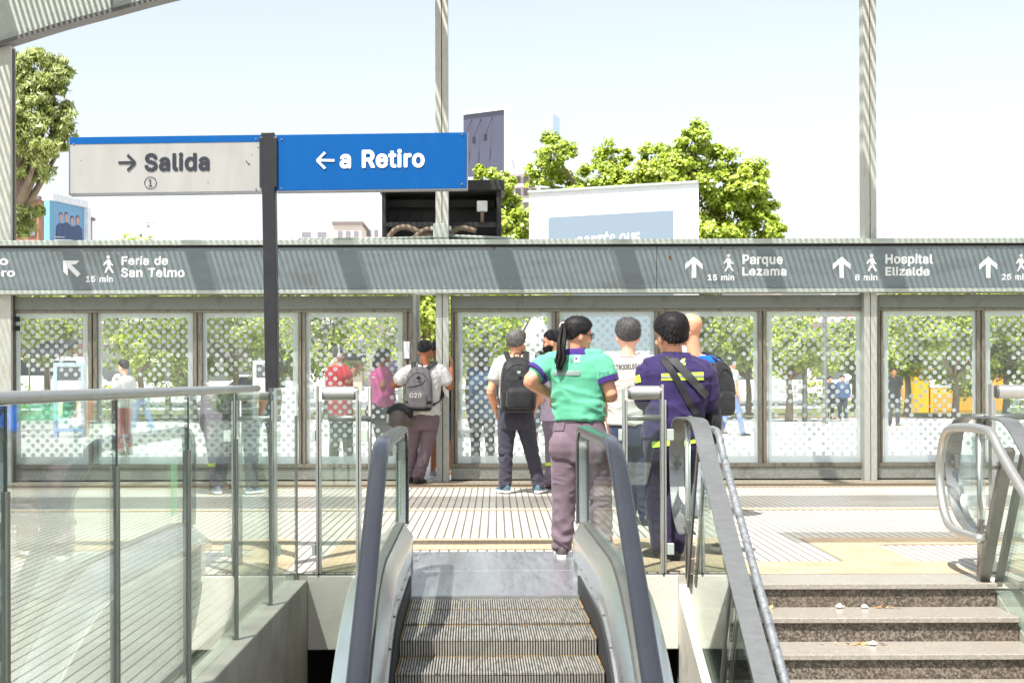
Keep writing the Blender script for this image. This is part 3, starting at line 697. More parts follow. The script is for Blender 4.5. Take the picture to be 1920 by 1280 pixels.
# -------- glazed screen sections
def screen(name_label, x0, x1, panes, left_stile=True, right_stile=True, yb=902):
    dF = D - .06
    t = thing('glazed_screen', name_label, 'glass screen', (P((x0 + x1) / 2, 711, D).x, D, 0), group='glazed sections of the station screen')
    def bx(a, b, c, d2, front, depth, name, m, bev=.003):
        p, q = P(a, b, front), P(c, d2, front)
        mb = MB(); mb.box((p.x, front, q.z), (q.x, front + depth, p.z)); return mb.build(name, m, t, bevel=bev)
    p0, p1 = P(x0, 553, dF), P(x1, yb, dF)
    # straight horizontal members from heights at mid frame
    def H(y): return CH - (y - YV) * dF / F
    def hx(xa, xb, ya, yb_, front, depth, name, m, bev=.003):
        mb = MB(); mb.box((xa, front, H(yb_)), (xb, front + depth, H(ya))); return mb.build(name, m, t, bevel=bev)
    hx(p0.x, p1.x, 554, 579, dF - .03, .14, 'lintel', M_GALV2)
    hx(p0.x, p1.x, 579.3, 584.5, dF - .01, .11, 'head_rail', M_FRAME)
    hx(p0.x, p1.x, 868.5, 876, dF - .02, .12, 'sill_rail', M_FRAME)
    hx(p0.x, p1.x, 876.3, 898, dF + .0, .08, 'kick_plate', M_GALV)
    hx(p0.x, p1.x, 898.3, 901.5, dF + .02, .06, 'base_gap', M_DARKGAP, 0)
    edges = []
    prev = x0
    for (a, b) in panes:
        if a - prev > 2: edges.append((prev, a))
        prev = b
    if x1 - prev > 2: edges.append((prev, x1))
    for (a, b) in edges:
        pa, pb = P(a, 700, dF).x + .001, P(b, 700, dF).x - .001
        w_ = pb - pa
        if w_ < .17:
            mb = MB()
            mb.box((pa, dF - .005, H(868.3)), (pa + w_ * .42, dF + .1, H(584.7)))
            mb.box((pb - w_ * .42, dF - .005, H(868.3)), (pb, dF + .1, H(584.7)))
            mb.box((pa + w_ * .421, dF + .02, H(868.3)), (pb - w_ * .421, dF + .09, H(584.7)))
        else:
            mb = MB(); mb.box((pa, dF - .005, H(868.3)), (pb, dF + .1, H(584.7)))
        mb.build('mullion', M_FRAME, t, bevel=.004)
    for (a, b) in panes:
        pa, pb = P(a, 700, D).x, P(b, 700, D).x
        z0, z1 = H(868.4), H(584.6)
        cx, cz, hw, hh = (pa + pb) / 2, (z0 + z1) / 2, (pb - pa) / 2 - .002, (z1 - z0) / 2 - .001
        mb = MB(); mb.box((-hw, 0, -hh), (hw, .012, hh))
        o = mb.build('pane', M_PANE, t, local=True); o.location = (cx - t.location.x, 0, cz)
        bw = .058
        mb = MB()
        for (xa, za, xb, zb) in ((-hw, hh - bw, hw, hh), (-hw, -hh, hw, -hh + bw + .03), (-hw, -hh + bw + .03, -hw + bw, hh - bw), (hw - bw, -hh + bw + .03, hw, hh - bw)):
            mb.add([(xa, -.002, za), (xb, -.002, za), (xb, -.002, zb), (xa, -.002, zb)], [(0, 1, 2, 3)])
        mb.build('frosted_border', M_BORDER, o, local=True)
        mb = MB(); mb.add([(-hw + bw, -.0022, -hh + bw + .03), (hw - bw, -.0022, -hh + bw + .03), (hw - bw, -.0022, hh - bw), (-hw + bw, -.0022, hh - bw)], [(0, 1, 2, 3)])
        mb.build('dotted_film', M_DOTS, o, local=True)
    return t
sL = screen('four-pane glazed screen section behind the long glass balustrade', 28, 775, [(30, 165), (182, 362), (379, 559), (573, 755)])
mb = MB(); q = P(757, 640, D - .075); q2 = P(768, 672, D - .075)
mb.box((q.x, q.y - .006, q2.z), (q2.x, q.y, q.z)); mb.build('paper_notice', mat('notice_paper', (.72, .72, .76), .8), sL)
screen('glazed screen section with four panes behind the group of workers', 845, 1616, [(858, 1035), (1050, 1228), (1243, 1422), (1438, 1614)])
screen('glazed screen section right of the third post, behind the stair rail', 1647, 2240, [(1656, 1832), (1847, 2025), (2040, 2220)])

# -------- rooftop cabinet with conduits on the beam
dK = 17.05
cab = thing('rooftop_cabinet', 'open black steel cabinet standing on the sign beam behind a post', 'cabinet', tuple(P(830, 447, dK)))
MK = mat('black_cabinet_steel', (0.022, 0.021, 0.020), 0.6, 0.1, 0.4, 8, dirt=(0.05, .046, .04), dscale=3)
def kb(x0, y0, x1, y1, f0, f1, name, m=MK, par=cab, bev=.004):
    a, b = P(x0, y0, f0), P(x1, y1, f0)
    mb = MB(); mb.box((a.x, f0, b.z), (b.x, f1, a.z)); return mb.build(name, m, par, bevel=bev)
kb(722, 357, 940, 449, dK + .62, dK + .66, 'back_panel')
for x0, x1 in ((716, 723), (931, 940)):
    kb(x0, 357, x1, 449, dK, dK + .06, 'upright'); kb(x0 + 1, 357, x1 - 1, 449, dK + .062, dK + .6, 'side_panel')
kb(709, 338, 946, 356, dK - .04, dK + .70, 'roof')
kb(724, 417, 930, 424, dK + .01, dK + .05, 'cross_rail'); kb(726, 374, 928, 388, dK + .45, dK + .5, 'cross_rail')
mb = MB(); mb.tube(catmull([P(728, 446, dK - .02), P(742, 430, dK - .02), P(764, 426, dK - .02), P(790, 436, dK - .02), P(812, 440, dK - .02)]), .034, 8)
mb.build('conduit', mat('brown_conduit', lin((128, 112, 92)), .7), cab, smooth=True)
mb = MB(); mb.tube(catmull([P(776, 446, dK - .06), P(795, 432, dK - .06), P(812, 429, dK - .06)]), .032, 8); mb.build('conduit', MATS['brown_conduit'], cab, smooth=True)
mb = MB(); mb.tube(catmull([P(842, 437, dK - .04), P(865, 427, dK - .04), P(893, 433, dK - .04)]), .032, 8); mb.build('conduit', MATS['brown_conduit'], cab, smooth=True)
kb(894, 376, 914, 396, dK - .03, dK + .06, 'junction_box', mat('white_plastic_box', lin((216, 220, 218)), .5), bev=.012)
mb = MB(); mb.tube([P(904, 397, dK), P(904, 417, dK)], .022, 8); mb.build('stem', MATS['brown_conduit'], cab, smooth=True)
mb = MB(); mb.tube([P(560, 449, dK - .2), P(700, 448, dK - .2), P(812, 445, dK - .2)], .018, 8); mb.tube([P(842, 442, dK - .2), P(960, 447, dK - .2)], .018, 8)
tag(mb.build('pipe', M_RAILTRIM, smooth=True), 'thin pale pipe lying along the top of the sign beam', 'pipe')

# -------- overhead slatted canopy (throws the striped shade on the screen)
cano = thing('canopy_roof', 'slatted steel canopy roof above the platform hall', 'canopy', (0, 12, 7.4))
mb = MB(); x = -13.0
while x < 12.5:
    mb.box((x, 12.2, 7.6), (x + .029, 18.2, 7.63)); x += .068
mb.build('slat_layer', M_GALV, cano, fixn=False)
mb = MB()
for x in (-11.9, -9.87, -8.2, -6.5, -5.05, -3.28, -1.5, -.05, 1.6, 3.0, 4.9, 6.4, 8.2): mb.box((x, 12.2, 7.44), (x + .2, 18.2, 7.595))
mb.build('rafter', M_GALV, cano)
mb = MB()
mb.box((-13, 12.25, 7.2), (12.5, 12.51, 7.438))
mb.build('purlin', M_GALV, cano)
mb = MB()
for y0, y1, xs_ in ((9.65, 10.95, -13), (6.75, 7.45, 0)):
    y = y0
    while y < y1:
        mb.box((xs_, y, 7.3), (12.5, y + .03, 7.33)); y += .068
mb.build('floor_shade_slats', M_GALV, cano, fixn=False)  # unseen strips added overhead to half-shade two bands of the floor
# ================================================================== SALIDA / RETIRO SIGN
dS = 9.16
sg = thing('direction_sign', 'black pole sign with white exit board and blue platform board, leaning slightly', 'direction sign', (P(508, 711, dS).x, dS, 0))
SK = 0.0134   # the board's tilt, px of rise per px to the right
def srect(x0, y0, x1, y1, d0, d1, name, m, bev=.003):
    """a board part: corners given at x0 / x1 on the tilted board line (y at x = 508)"""
    def q(x, y, d): return P(x, y - SK * (x - 508), d)
    a, b, c, e = q(x0, y1, d0), q(x1, y1, d0), q(x1, y0, d0), q(x0, y0, d0)
    mb = MB(); mb.poly([a, b, c, e], (0, d1 - d0, 0)); return mb.build(name, m, sg, bevel=bev)
M_SIGNW = mat('soiled_white_board', lin((152, 152, 147)), 0.45, 0, 0.05, 2, stretch=(3, 1, .6), dirt=lin((134, 132, 124)), dscale=2.2, dlo=.45, dhi=.9)
M_SIGNB = mat('blue_board', lin((0, 78, 140)), 0.55, 0, 0.06, 3, stretch=(3, 1, .6), dirt=lin((0, 70, 128)), dscale=2, spec=.15)
M_TXT = mat('dark_lettering', lin((28, 32, 42)), .5, var=.03)
M_SIGNE = mat('board_edge_metal', lin((120, 124, 128)), .4, .5)
srect(131, 253, 492, 358.5, dS - .03, dS + .05, 'white_board', M_SIGNW)
srect(131, 252.6, 492, 265.5, dS - .0325, dS - .0305, 'blue_stripe', M_SIGNB, 0)
srect(518, 253, 875, 358, dS - .03, dS + .05, 'blue_board', M_SIGNB)
srect(130.5, 358.6, 492, 361, dS - .032, dS + .052, 'board_edge', M_SIGNE, 0)
srect(518, 358.1, 875.5, 360.2, dS - .032, dS + .052, 'board_edge', M_SIGNE, 0)
srect(128.8, 252.5, 130.8, 361, dS - .032, dS + .052, 'board_edge', M_SIGNE, 0)
srect(875.2, 252.5, 877, 360.2, dS - .032, dS + .052, 'board_edge', M_SIGNE, 0)
a, b = P(503.5, 250, dS), P(511, 722, dS)
dirn = (b - a).normalized()
mb = MB(); mb.beam(a, a + dirn * (a.z + .0) / abs(dirn.z), .083, .09, (0, 1, 0)); mb.build('pole', M_BLACKPAINT, sg, bevel=.005)
dt = dS - .0335
text_px('Salida', 271, 287, 393, 321.5, dt, M_TXT, sg, bold='b', skew=.012)
text_px('a Retiro', 637, 281, 796, 316, dt, mat('board_white_lettering', (.8, .84, .86), .4, var=.02), sg, bold='b', skew=.012)
def stroke(pts, w):
    """a polyline drawn as quads"""
    out = []
    for (x0, y0), (x1, y1) in zip(pts, pts[1:]):
        L = math.hypot(x1 - x0, y1 - y0); nx, ny = -(y1 - y0) / L * w / 2, (x1 - x0) / L * w / 2
        out.append([(x0 + nx, y0 + ny), (x1 + nx, y1 + ny), (x1 - nx, y1 - ny), (x0 - nx, y0 - ny)])
    return out
def arrow(x0, x1, y, hd, w, m, dep):
    sgn = 1 if x1 > x0 else -1
    mb = MB()
    for i, pl in enumerate(stroke([(x0, y), (x1 - sgn * 2, y - .4)], w) + stroke([(x1 - sgn * hd, y - hd), (x1, y)], w) + stroke([(x1 - sgn * hd, y + hd), (x1, y)], w)):
        mb.poly([P(px, py, dep - .0004 * i) for px, py in pl], (0, -.002, 0))
    mb.build('arrow', m, sg)
arrow(222, 253.5, 305, 14.5, 4.6, M_TXT, dt)
arrow(627, 594.5, 301, 15, 4.4, MATS['board_white_lettering'], dt)
ring = MB(); N = 36
c0 = (282, 343); ri, ro = 10.4, 11.6
vs = [P(c0[0] + r * math.cos(2*math.pi*k/N), c0[1] + r * math.sin(2*math.pi*k/N), dt) for r in (ri, ro) for k in range(N)]
ring.add(vs, [(k, (k + 1) % N, N + (k + 1) % N, N + k) for k in range(N)]); ring.build('circle', M_TXT, sg)
text_px('1', 278.5, 336, 285, 349.5, dt, M_TXT, sg, bold='r')
sm = MB()
for (x, y, r) in ((484, 277, 1.2), (473, 290, .9), (462, 303, 1.4), (467, 308, 1.8), (464, 306, 1.1), (152, 301, .9), (390, 342, 1.0)):
    sm.add([P(x + r * math.cos(k), y + r * 1.2 * math.sin(k), dS - .0308) for k in (0, .9, 1.8, 2.7, 3.6, 4.5, 5.4)], [tuple(range(7))])
sm.build('scratch', M_TXT, sg)

# ================================================================== LEFT GLASS BALUSTRADE
GX = -1.244
bal = thing('glass_balustrade', 'long glass balustrade with steel posts and tube handrail along the left of the well', 'balustrade', (GX, 5.0, -0.035))
posts_d = [8.80, 7.80, 6.77, 5.72, 4.64, 3.59, 2.52]
for i in range(len(posts_d) - 1):
    d1, d0 = posts_d[i], posts_d[i + 1]
    mb = MB(); mb.box((GX - .006, d0 + .012, -0.033), (GX + .006, d1 - (.012 if i else 0), 1.155 if i == 0 else 1.137))
    mb.build('glass_pane', M_GLASS, bal)
for i, d_ in enumerate(posts_d):
    mb = MB(); hh = 0.98 if i < 2 else 0.92
    mb.box((GX + .0062, d_ - .010, -0.034), (GX + .015, d_ + .010, hh)); mb.box((GX - .015, d_ - .010, -0.034), (GX - .0062, d_ + .010, hh))
    mb.build('post', M_STEEL_DK, bal, bevel=.002)
    if i:
        mb = MB(); mb.box((GX - .008, d_ - .007, -.033), (GX + .008, d_ + .007, 1.136)); mb.build('joint_seal', M_GLASS_EDGE, bal)
hr = [Vector((GX - .0, d_, 1.156)) for d_ in (2.3, 3.5, 5.0, 6.5, 7.42)]
mb = MB(); mb.tube(hr, .018, 12); mb.build('handrail', M_TUBE, bal, smooth=True)

# ================================================================== ROLLER-TOPPED BARRIERS
def barrier(label, xpx0, xpx1, flip):
    dG = EDGE + .0
    xa, xb = P(xpx0, 711, dG).x, P(xpx1, 711, dG).x
    t = thing('glass_barrier', label, 'barrier', ((xa + xb) / 2, dG, 0), group='short glass barriers with thick tube tops at the head of the well')
    mb = MB(); y = dG + .03
    L, Rr = xa + .05, xb - .01
    mb.tube([(L, y, 1.115), (Rr, y, 1.115)], .044, 20); mb.build('top_tube', M_TUBE, t, smooth=False, auto=40)
    mb = MB(); mb.tube([(L - .012, y, 1.115), (L - .001, y, 1.115)], .040, 16); mb.tube([(Rr + .001, y, 1.115), (Rr + .02, y, 1.115)], .040, 16); mb.build('end_ring', M_STEEL_DK, t)
    for side, xx in ((0, xa), (1, xb)):
        mb = MB(); tall = side == flip
        mb.box((xx, dG - .012, -.0), (xx + .014, dG + .05, 1.165 if tall else 1.14)); mb.box((xx + .017, dG + .0, -.0), (xx + .031, dG + .04, 1.07)); mb.build('post', M_TUBE, t, bevel=.002)
        for zz in (.855, .15):
            q = MB(); q.box((xx - .025 if side == 0 else xx + .033, dG - .018, zz - .035), (xx - .002 if side == 0 else xx + .075, dG + .02, zz + .035)); q.build('clamp', M_RAILTRIM, t, bevel=.003)
    mb = MB(); mb.box((xa + .034, dG + .012, .0), (xb - .004, dG + .024, 1.06)); mb.build('glass_pane', M_GLASS, t)
    mb = MB(); mb.tube([(xa + .034, dG + .42, .95), (xb + .06, dG + .42, .95)], .021, 10); mb.tube([(xb + .05, dG + .42, .0), (xb + .05, dG + .42, 1.15)], .013, 8); mb.build('lower_rail', M_STEEL_DK, t, smooth=True)
    return t
barrier('glass barrier between the long balustrade and the left escalator handrail', 592, 667, 0)
barrier('glass barrier between the right escalator handrail and the stair rail, before the man in purple', 1167, 1240, 1)
barrier('glass barrier beyond the looped stair rail at the far side of the stairs', 1858, 1975, 0)

# ================================================================== STAIR RAILS
SLR = 0.534
def stair_rail(label, Xb, Xt, side):
    t = thing('stair_rail', label, 'stair rail', (Xb, 8.2, 0), group='looped steel stair rails')
    # flat band: centre line in the plane x = Xb (y, z)
    line = [(3.3, .937 - SLR * 4.8), (6.0, .937 - SLR * 2.1), (7.6, .937 - SLR * .5), (8.02, .915), (8.22, .962), (8.5, .965), (8.85, .955), (9.02, .90), (9.10, .78), (9.12, .62), (9.06, .46), (8.94, .34), (8.76, .275), (8.62, .262)]
    pts = catmull([Vector((0, y, z)) for y, z in line], 5)
    rings = []
    for i, p in enumerate(pts):
        tg = (pts[min(i + 1, len(pts) - 1)] - pts[max(i - 1, 0)]).normalized()
        nrm = Vector((0, -tg.z, tg.y))
        hw = .050
        rings.append([Vector((Xb - hw, 0, 0)) + p - nrm * .005, Vector((Xb + hw, 0, 0)) + p - nrm * .005, Vector((Xb + hw, 0, 0)) + p + nrm * .005, Vector((Xb - hw, 0, 0)) + p + nrm * .005])
    mb = MB(); mb.ring_loft(rings); mb.build('flat_band', M_STEEL, t, auto=40)
    tl = [(3.3, .90 - SLR * 4.82), (6.0, .90 - SLR * 2.12), (7.7, .90 - SLR * .42), (8.02, .872), (8.2, .905), (8.5, .905), (8.8, .88), (8.93, .78), (8.98, .6), (8.93, .42), (8.82, .31), (8.66, .272), (8.4, .268), (8.22, .27)]
    tp = catmull([Vector((Xt, y, z)) for y, z in (tl if side > 0 else tl[:6])], 5)
    if side < 0: tp = tp[:-4] + [Vector((Xt - .02, 8.42, .90)), Vector((Xt - .07, 8.45, .90))]
    mb = MB(); mb.tube(tp, .0215 if side < 0 else .0275, 12); mb.build('tube_handrail', M_ZINC if side < 0 else M_TUBE, t, smooth=True)
    # leaning posts square to the slope, holding glass
    tg = Vector((0, 1, SLR)).normalized(); nn = Vector((0, -SLR, 1)).normalized()
    base0 = Vector((Xb, 8.42, -.02))
    for k in range(4):
        b0 = base0 - tg * (1.25 * k); e0 = b0 + nn * .93
        for dx, bw_ in (((-.028, .012), (.028, .012)) if side < 0 else ((-.055, .066), (.040, .034))):
            q = MB(); q.beam(b0 + Vector((dx, 0, 0)), e0 + Vector((dx, 0, 0)), bw_, .05, (0, 1, 0)); q.build('post', M_STEEL_DK, t, bevel=.002)
        q = MB(); q.beam(e0 - nn * .12 + Vector((-.0, 0, 0)), Vector((Xt, (e0 - nn * .12).y, (e0 - nn * .12).z)), .02, .02); q.build('bracket', M_STEEL_DK, t)
    # loop clips and small knuckles
    for (y, z) in ((9.09, .66), (8.62, .30), (8.52, .93)):
        q = MB(); q.box((Xb - .012, y - .05, z - .035), (Xb + .012, y + .0, z + .05)); q.box((Xb - .03, y - .03, z - .012), (Xb + .03, y - .01, z + .012)); q.build('clip', M_STEEL_DK, t, bevel=.003)
    q = MB(); q.tube([(Xb, 8.62, 0.0), (Xb, 8.62, .955)], .017, 8); q.build('upright', M_TUBE, t, smooth=True)
    gx = Xb - .0
    for k in range(3):
        b0 = base0 - tg * (1.25 * k + .04); b1 = base0 - tg * (1.25 * (k + 1) - .04)
        q = MB(); q.poly([Vector((gx - .005, p.y, p.z)) for p in (b0 - nn * .2, b0 + nn * .80, b1 + nn * .80, b1 - nn * .2)], (.01, 0, 0)); q.build('glass_pane', M_GLASS, t)
    # the rounded glass leaf inside the loop
    out = [(8.52, .84), (8.7, .85), (8.9, .80), (9.0, .66), (9.0, .5), (8.92, .36), (8.75, .30), (8.52, .30)]
    pp = catmull([Vector((gx - .004, y, z)) for y, z in out], 4)
    q = MB(); q.poly(pp, (.008, 0, 0)); q.build('glass_leaf', M_GLASS, t, tri=True)
    return t
stair_rail('looped flat steel stair rail with zinc tube on the escalator side of the stairs', 1.16, 1.258, -1)
stair_rail('looped steel stair rail with bright tube loop on the far side of the stairs', 2.93, 2.80, 1)

# ================================================================== ESCALATOR
def zs(y):      # steps and decks
    t = -1.0 - y
    if t <= 0: return 0.0
    if t < 1.15: return -t * t / 4
    return -.3306 - .577 * (t - 1.15)
def zh(y):      # handrail
    t = -.80 - y
    if t <= 0: return 0.0
    if t < .6: return -.5 * t * t
    z = -.18 - .6 * (t - .6)
    return z if y > -2.9 else (-.18 - .6 * 1.5 - .56 * (-2.9 - y))
esc = thing('escalator', 'narrow steel escalator with black handrails rising to the tiled platform', 'escalator', (-.009, 7.85, 0), R(0.9))
# local coordinates: y = 0 at the comb, towards the platform positive
EY0 = -5.2
ys = [EY0 + (0 - EY0 + 1.75) * k / 60 for k in range(61)]
M_ESTEEL = mat('escalator_deck_steel', lin((226, 228, 228)), .24, .92, .05, 60, stretch=(2, .06, 2), rvar=.07)
M_ALU = mat('step_aluminium', lin((204, 200, 188)), .36, .6, .2, 30, stretch=(6, 1, 1), dirt=lin((84, 78, 66)), dscale=9, dlo=.45, dhi=.75)
M_GROOVE = mat('step_groove_dark', (.018, .017, .016), .8)
M_RISER = mat('step_riser_aluminium', lin((168, 164, 154)), .45, .6, .15, 20)
M_YEL = mat('yellow_step_edge', lin((150, 118, 58)), .6, 0, .3, 30, dirt=lin((84, 76, 60)), dscale=14, dlo=.4, dhi=.6)
M_BRUSH = mat('black_skirt_brush', (.010, .010, .011), .75)
M_RUBBER = mat('handrail_rubber', (.022, .025, .032), .22, 0, .12, 3, spec=.7)
# landing plate
mb = MB(); mb.box((-.56, .02, -.03), (.56, 1.04, .006)); mb.box((-.56, 1.046, -.03), (.56, 2.03, .006))
M_PLATE = mat('landing_plate_steel', lin((236, 240, 244)), .3, .9, .12, 26, stretch=(1, .08, 1), dirt=lin((168, 170, 172)), dscale=3.0, dlo=.45, dhi=.8, rvar=.1)
mb.build('landing_plate', M_PLATE, esc, local=True, bevel=.003)
mb = MB(); mb.box((-.47, -.02, -.02), (.47, .017, .008))
n = 84
for k in range(n):
    x = -.465 + .93 * k / n; mb.poly([(x, -.021, .007), (x + .0055, -.021, .007), (x + .0055, -.021, -.012), (x, -.021, -.012)], (0, -.04 - .012 * (k % 2), -.0))
mb.build('comb_plate', mat('comb_aluminium', lin((176, 178, 178)), .35, .8), esc, local=True)
ztr = [0, -.002, -.014, -.09, -.28, -.51, -.74, -.97, -1.2, -1.43, -1.66, -1.89]
for i, z in enumerate(ztr):
    yb_, yf = -.4 * i - (.03 if i == 0 else 0), -.4 * (i + 1)
    znext = ztr[i + 1] if i + 1 < len(ztr) else z - .23
    mb = MB()
    mb.box((-.462, yf + .012, z - .03), (.462, yb_ - .004, z - .009), 1)
    n = 74; p_ = .924 / n
    for k in range(n):
        x = -.462 + p_ * k
        mb.box((x, yf + .004, z - .0088), (x + p_ * .52, yb_ - .004, z), 0)
    o = mb.build('step_tread', [M_ALU, M_GROOVE], esc, local=True, fixn=False)
    mb = MB()
    for k in range(n):
        x = -.462 + p_ * k
        mb.box((x, yf + .0, z - .30), (x + p_ * .55, yf + .012, z - .012), 0)
    mb.box((-.462, yf + .0125, z - .30), (.462, yf + .03, z - .0305), 1)
    mb.build('step_riser', [M_RISER, M_GROOVE], esc, local=True, fixn=False)
    mb = MB()
    mb.box((-.461, yb_ - .018, z + .0008), (.461, yb_ - .010, z + .0022))
    mb.box((.453, yf + .01, z + .0008), (.461, yb_ - .03, z + .0022)); mb.box((-.461, yf + .01, z + .0008), (-.453, yb_ - .03, z + .0022))
    mb.build('step_edge_marking', M_YEL, o, local=True)
for mir in (1, -1):
    path = [(y, zs(y)) for y in ys if y <= .16]
    mb = MB(); mb.sweep_x([(.466, -.25), (.475, -.25), (.475, .10), (.466, .10)], path, mirror=mir); mb.build('skirt_panel', M_BRUSH, esc, local=True)
    mb = MB(); mb.sweep_x([(.4755, -.25), (.486, -.25), (.486, .135), (.4755, .135)], [(y, zs(y)) for y in ys if y <= .30], mirror=mir); mb.build('skirt_trim', M_ESTEEL, esc, local=True)
    # inner deck, ridge strip, outer deck, outer cladding; the head end tapers down in plan
    def dz(y):    # rounding at the far end of the deck
        return 0 if y < .55 else -.05 * ((y - .55) / .4) ** 2
    path = [(y, zs(y) + dz(y)) for y in ys if y <= .95] + [(.95, dz(.95))]
    def deck(prof, name, m, yend=.95):
        q = MB(); q.sweep_x(prof, [p for p in path if p[0] <= yend], mirror=mir); q.build(name, m, esc, local=True, auto=30)
    deck([(.487, .12), (.497, .12), (.535, .335), (.525, .345), (.478, .262), (.476, .25)], 'inner_deck', M_ESTEEL, .62)
    deck([(.5355, .30), (.580, .30), (.580, .352), (.5355, .352)], 'glass_channel', M_STEEL_DK)
    deck([(.581, .30), (.69, .20), (.70, .235), (.685, .262), (.585, .342), (.581, .34)], 'outer_deck', M_ESTEEL)
    deck([(.69, .198), (.705, .198), (.705, -.75), (.69, -.75)], 'outer_cladding', mat('outer_cladding_steel', lin((196, 198, 194)), .45, .6, .06, 6), .3)
    # rounded end cap of the deck
    q = MB(); rings = []
    for k in range(9):
        a = (math.pi / 2) * k / 8
        y = .62 + .36 * math.sin(a); s = math.cos(a)
        zc = .0
        xi, xm, xo = .478 + .085 * (1 - s), .555, .70 - .10 * (1 - s)
        top = .348 - .06 * (1 - s) + dz(y)
        rings.append([(mir * xi, y, 0.0), (mir * xi, y, .262 - .03 * (1 - s)), (mir * (xm - .02), y, top), (mir * (xm + .02), y, top), (mir * xo, y, .25 - .03 * (1 - s)), (mir * xo, y, 0.0)])
    q.ring_loft(rings); q.build('deck_end', M_ESTEEL, esc, local=True, auto=30)
    # glass
    q = MB(); vs = []; fs = []
    gp = [(y, zs(y) + .35, zh(y) + .872) for y in ys if y < .74]
    gp += [(.78, .35, .871), (.85, .35, .858), (.90, .35, .83), (.925, .35, .78), (.935, .35, .70)]
    for dx in (-.004, .004):
        for (y, a, b) in gp: vs += [(mir * .557 + dx, y, a), (mir * .557 + dx, y, b)]
    m_ = len(gp)
    for k in range(m_ - 1):
        b0 = 2 * k; fs.append((b0, b0 + 2, b0 + 3, b0 + 1)); b1 = 2 * (m_ + k); fs.append((b1 + 1, b1 + 3, b1 + 2, b1))
    q.add(vs, fs); q.build('glass_panel', M_ESCGLASS, esc, local=True)
    # handrail with its newel
    hp = [Vector((mir * .557, y, zh(y) + .905)) for y in ys if y < .70]
    hp += [Vector((mir * .557, y, z)) for y, z in ((.74, .905), (.82, .898), (.88, .876), (.925, .835), (.95, .77), (.958, .68), (.958, .55), (.95, .42), (.93, .31))]
    def band(prof, pts, name, m, rings_smooth=True):
        rings = []
        for i, p in enumerate(pts):
            tg = (pts[min(i + 1, len(pts) - 1)] - pts[max(i - 1, 0)]).normalized()
            nn = Vector((0, -tg.z, tg.y))
            rings.append([p + Vector((x, 0, 0)) + nn * h for x, h in prof])
        q = MB(); q.ring_loft(rings); return q.build(name, m, esc, local=True, auto=50)
    band([(-.034, -.026), (.034, -.026), (.041, -.014), (.041, .0), (.034, .010), (.016, .015), (-.016, .015), (-.034, .010), (-.041, .0), (-.041, -.014)], hp, 'handrail', M_RUBBER)
    gd = [p - Vector((0, 0, 0)) for p in hp]
    band([(-.022, -.050), (.022, -.050), (.022, -.0265), (-.022, -.0265)], gd, 'handrail_guide', M_STEEL)

# joints, screws and a pale green patch with white lines on the escalator sides
M_JOINT = mat('panel_joint_dark', lin((70, 72, 72)), .6)
for mir in (1, -1):
    q = MB()
    for y in (.30, -.95, -2.6, -4.2):
        z = zs(y)
        q.poly([Vector((mir * x, y + dy, z + dz_)) for x, dz_, dy in ((.4965, .1225, -.002), (.5335, .3365, -.002), (.5335, .3365, .002), (.4965, .1225, .002))], Vector((-mir * .0012, 0, .0008)))
    q.build('deck_joint', M_JOINT, esc, local=True, tri=True)
    q = MB()
    for k in range(14):
        y = .1 - .35 * k; c = Vector((mir * .481, y, zs(y) + .1355)); q.tube([c, c + Vector((0, 0, .003))], .006, 8)
    q.build('screw_row', M_STEEL_DK, esc, local=True)
q = MB(); x0 = -.557 + .0055
q.box((x0, .50, .40), (x0 + .0008, .66, .72)); q.build('green_patch', mat('pale_green_patch', lin((150, 196, 150)), .5), esc, local=True)
q = MB()
for k in range(6): q.box((x0 + .0009, .52, .45 + .04 * k), (x0 + .0012, .64 - .02 * (k % 3), .458 + .04 * k))
q.build('patch_lines', mat('white_patch_lines', lin((226, 236, 226)), .5), esc, local=True)
# fixings on the sign beam and the boards
q = MB()
for k in range(46):
    x = -8.3 + .385 * k
    for z in (zt1 - .055, zb1 + .03):
        c = Vector((x, dB - .0005, z)); q.tube([c, c - Vector((0, .004, 0))], .007, 8)
q.build('rivet_row', M_RAILTRIM, beam)
q = MB()
for (x, y) in ((138, 262), (480, 257), (138, 356), (480, 351.5), (528, 259), (866, 254), (528, 351), (866, 347)):
    c = P(x, y - SK * (x - 508) + 3, dS - .031); q.tube([c, c - Vector((0, .004, 0))], .006, 8)
q.build('screw_row', M_SIGNE, sg)
q = MB()
for x in (0, 1):
    p = P(492 if not x else 518, 306, dS); q.box((p.x - .012, dS - .046, p.z - .16), (p.x + .012, dS - .031, p.z + .16))
q.build('clamp_bar', M_BLACKPAINT, sg, bevel=.003)
# ================================================================== BEYOND THE SCREEN
tag(MB().add([(-600, 17.1, -.01), (600, 17.1, -.01), (600, 1500, -.01), (-600, 1500, -.01)], [(0, 1, 2, 3)]).build('plaza_ground', mat('pale_plaza_paving', lin((214, 212, 206)), .85, 0, .06, .6, dirt=lin((184, 180, 170)), dscale=.25)), kind='structure')
tag(MB().add([(-90, 44, -.004), (90, 44, -.004), (90, 58, -.004), (-90, 58, -.004)], [(0, 1, 2, 3)]).build('lawn', mat('dry_lawn', (.16, .17, .06), .95, 0, .4, 1.2, dirt=(.30, .22, .13), dscale=.3)), kind='structure')
tag(MB().add([(-200, 62, -.003), (200, 62, -.003), (200, 78, -.003), (-200, 78, -.003)], [(0, 1, 2, 3)]).build('road', mat('asphalt', (.16, .16, .16), .9)), kind='structure')

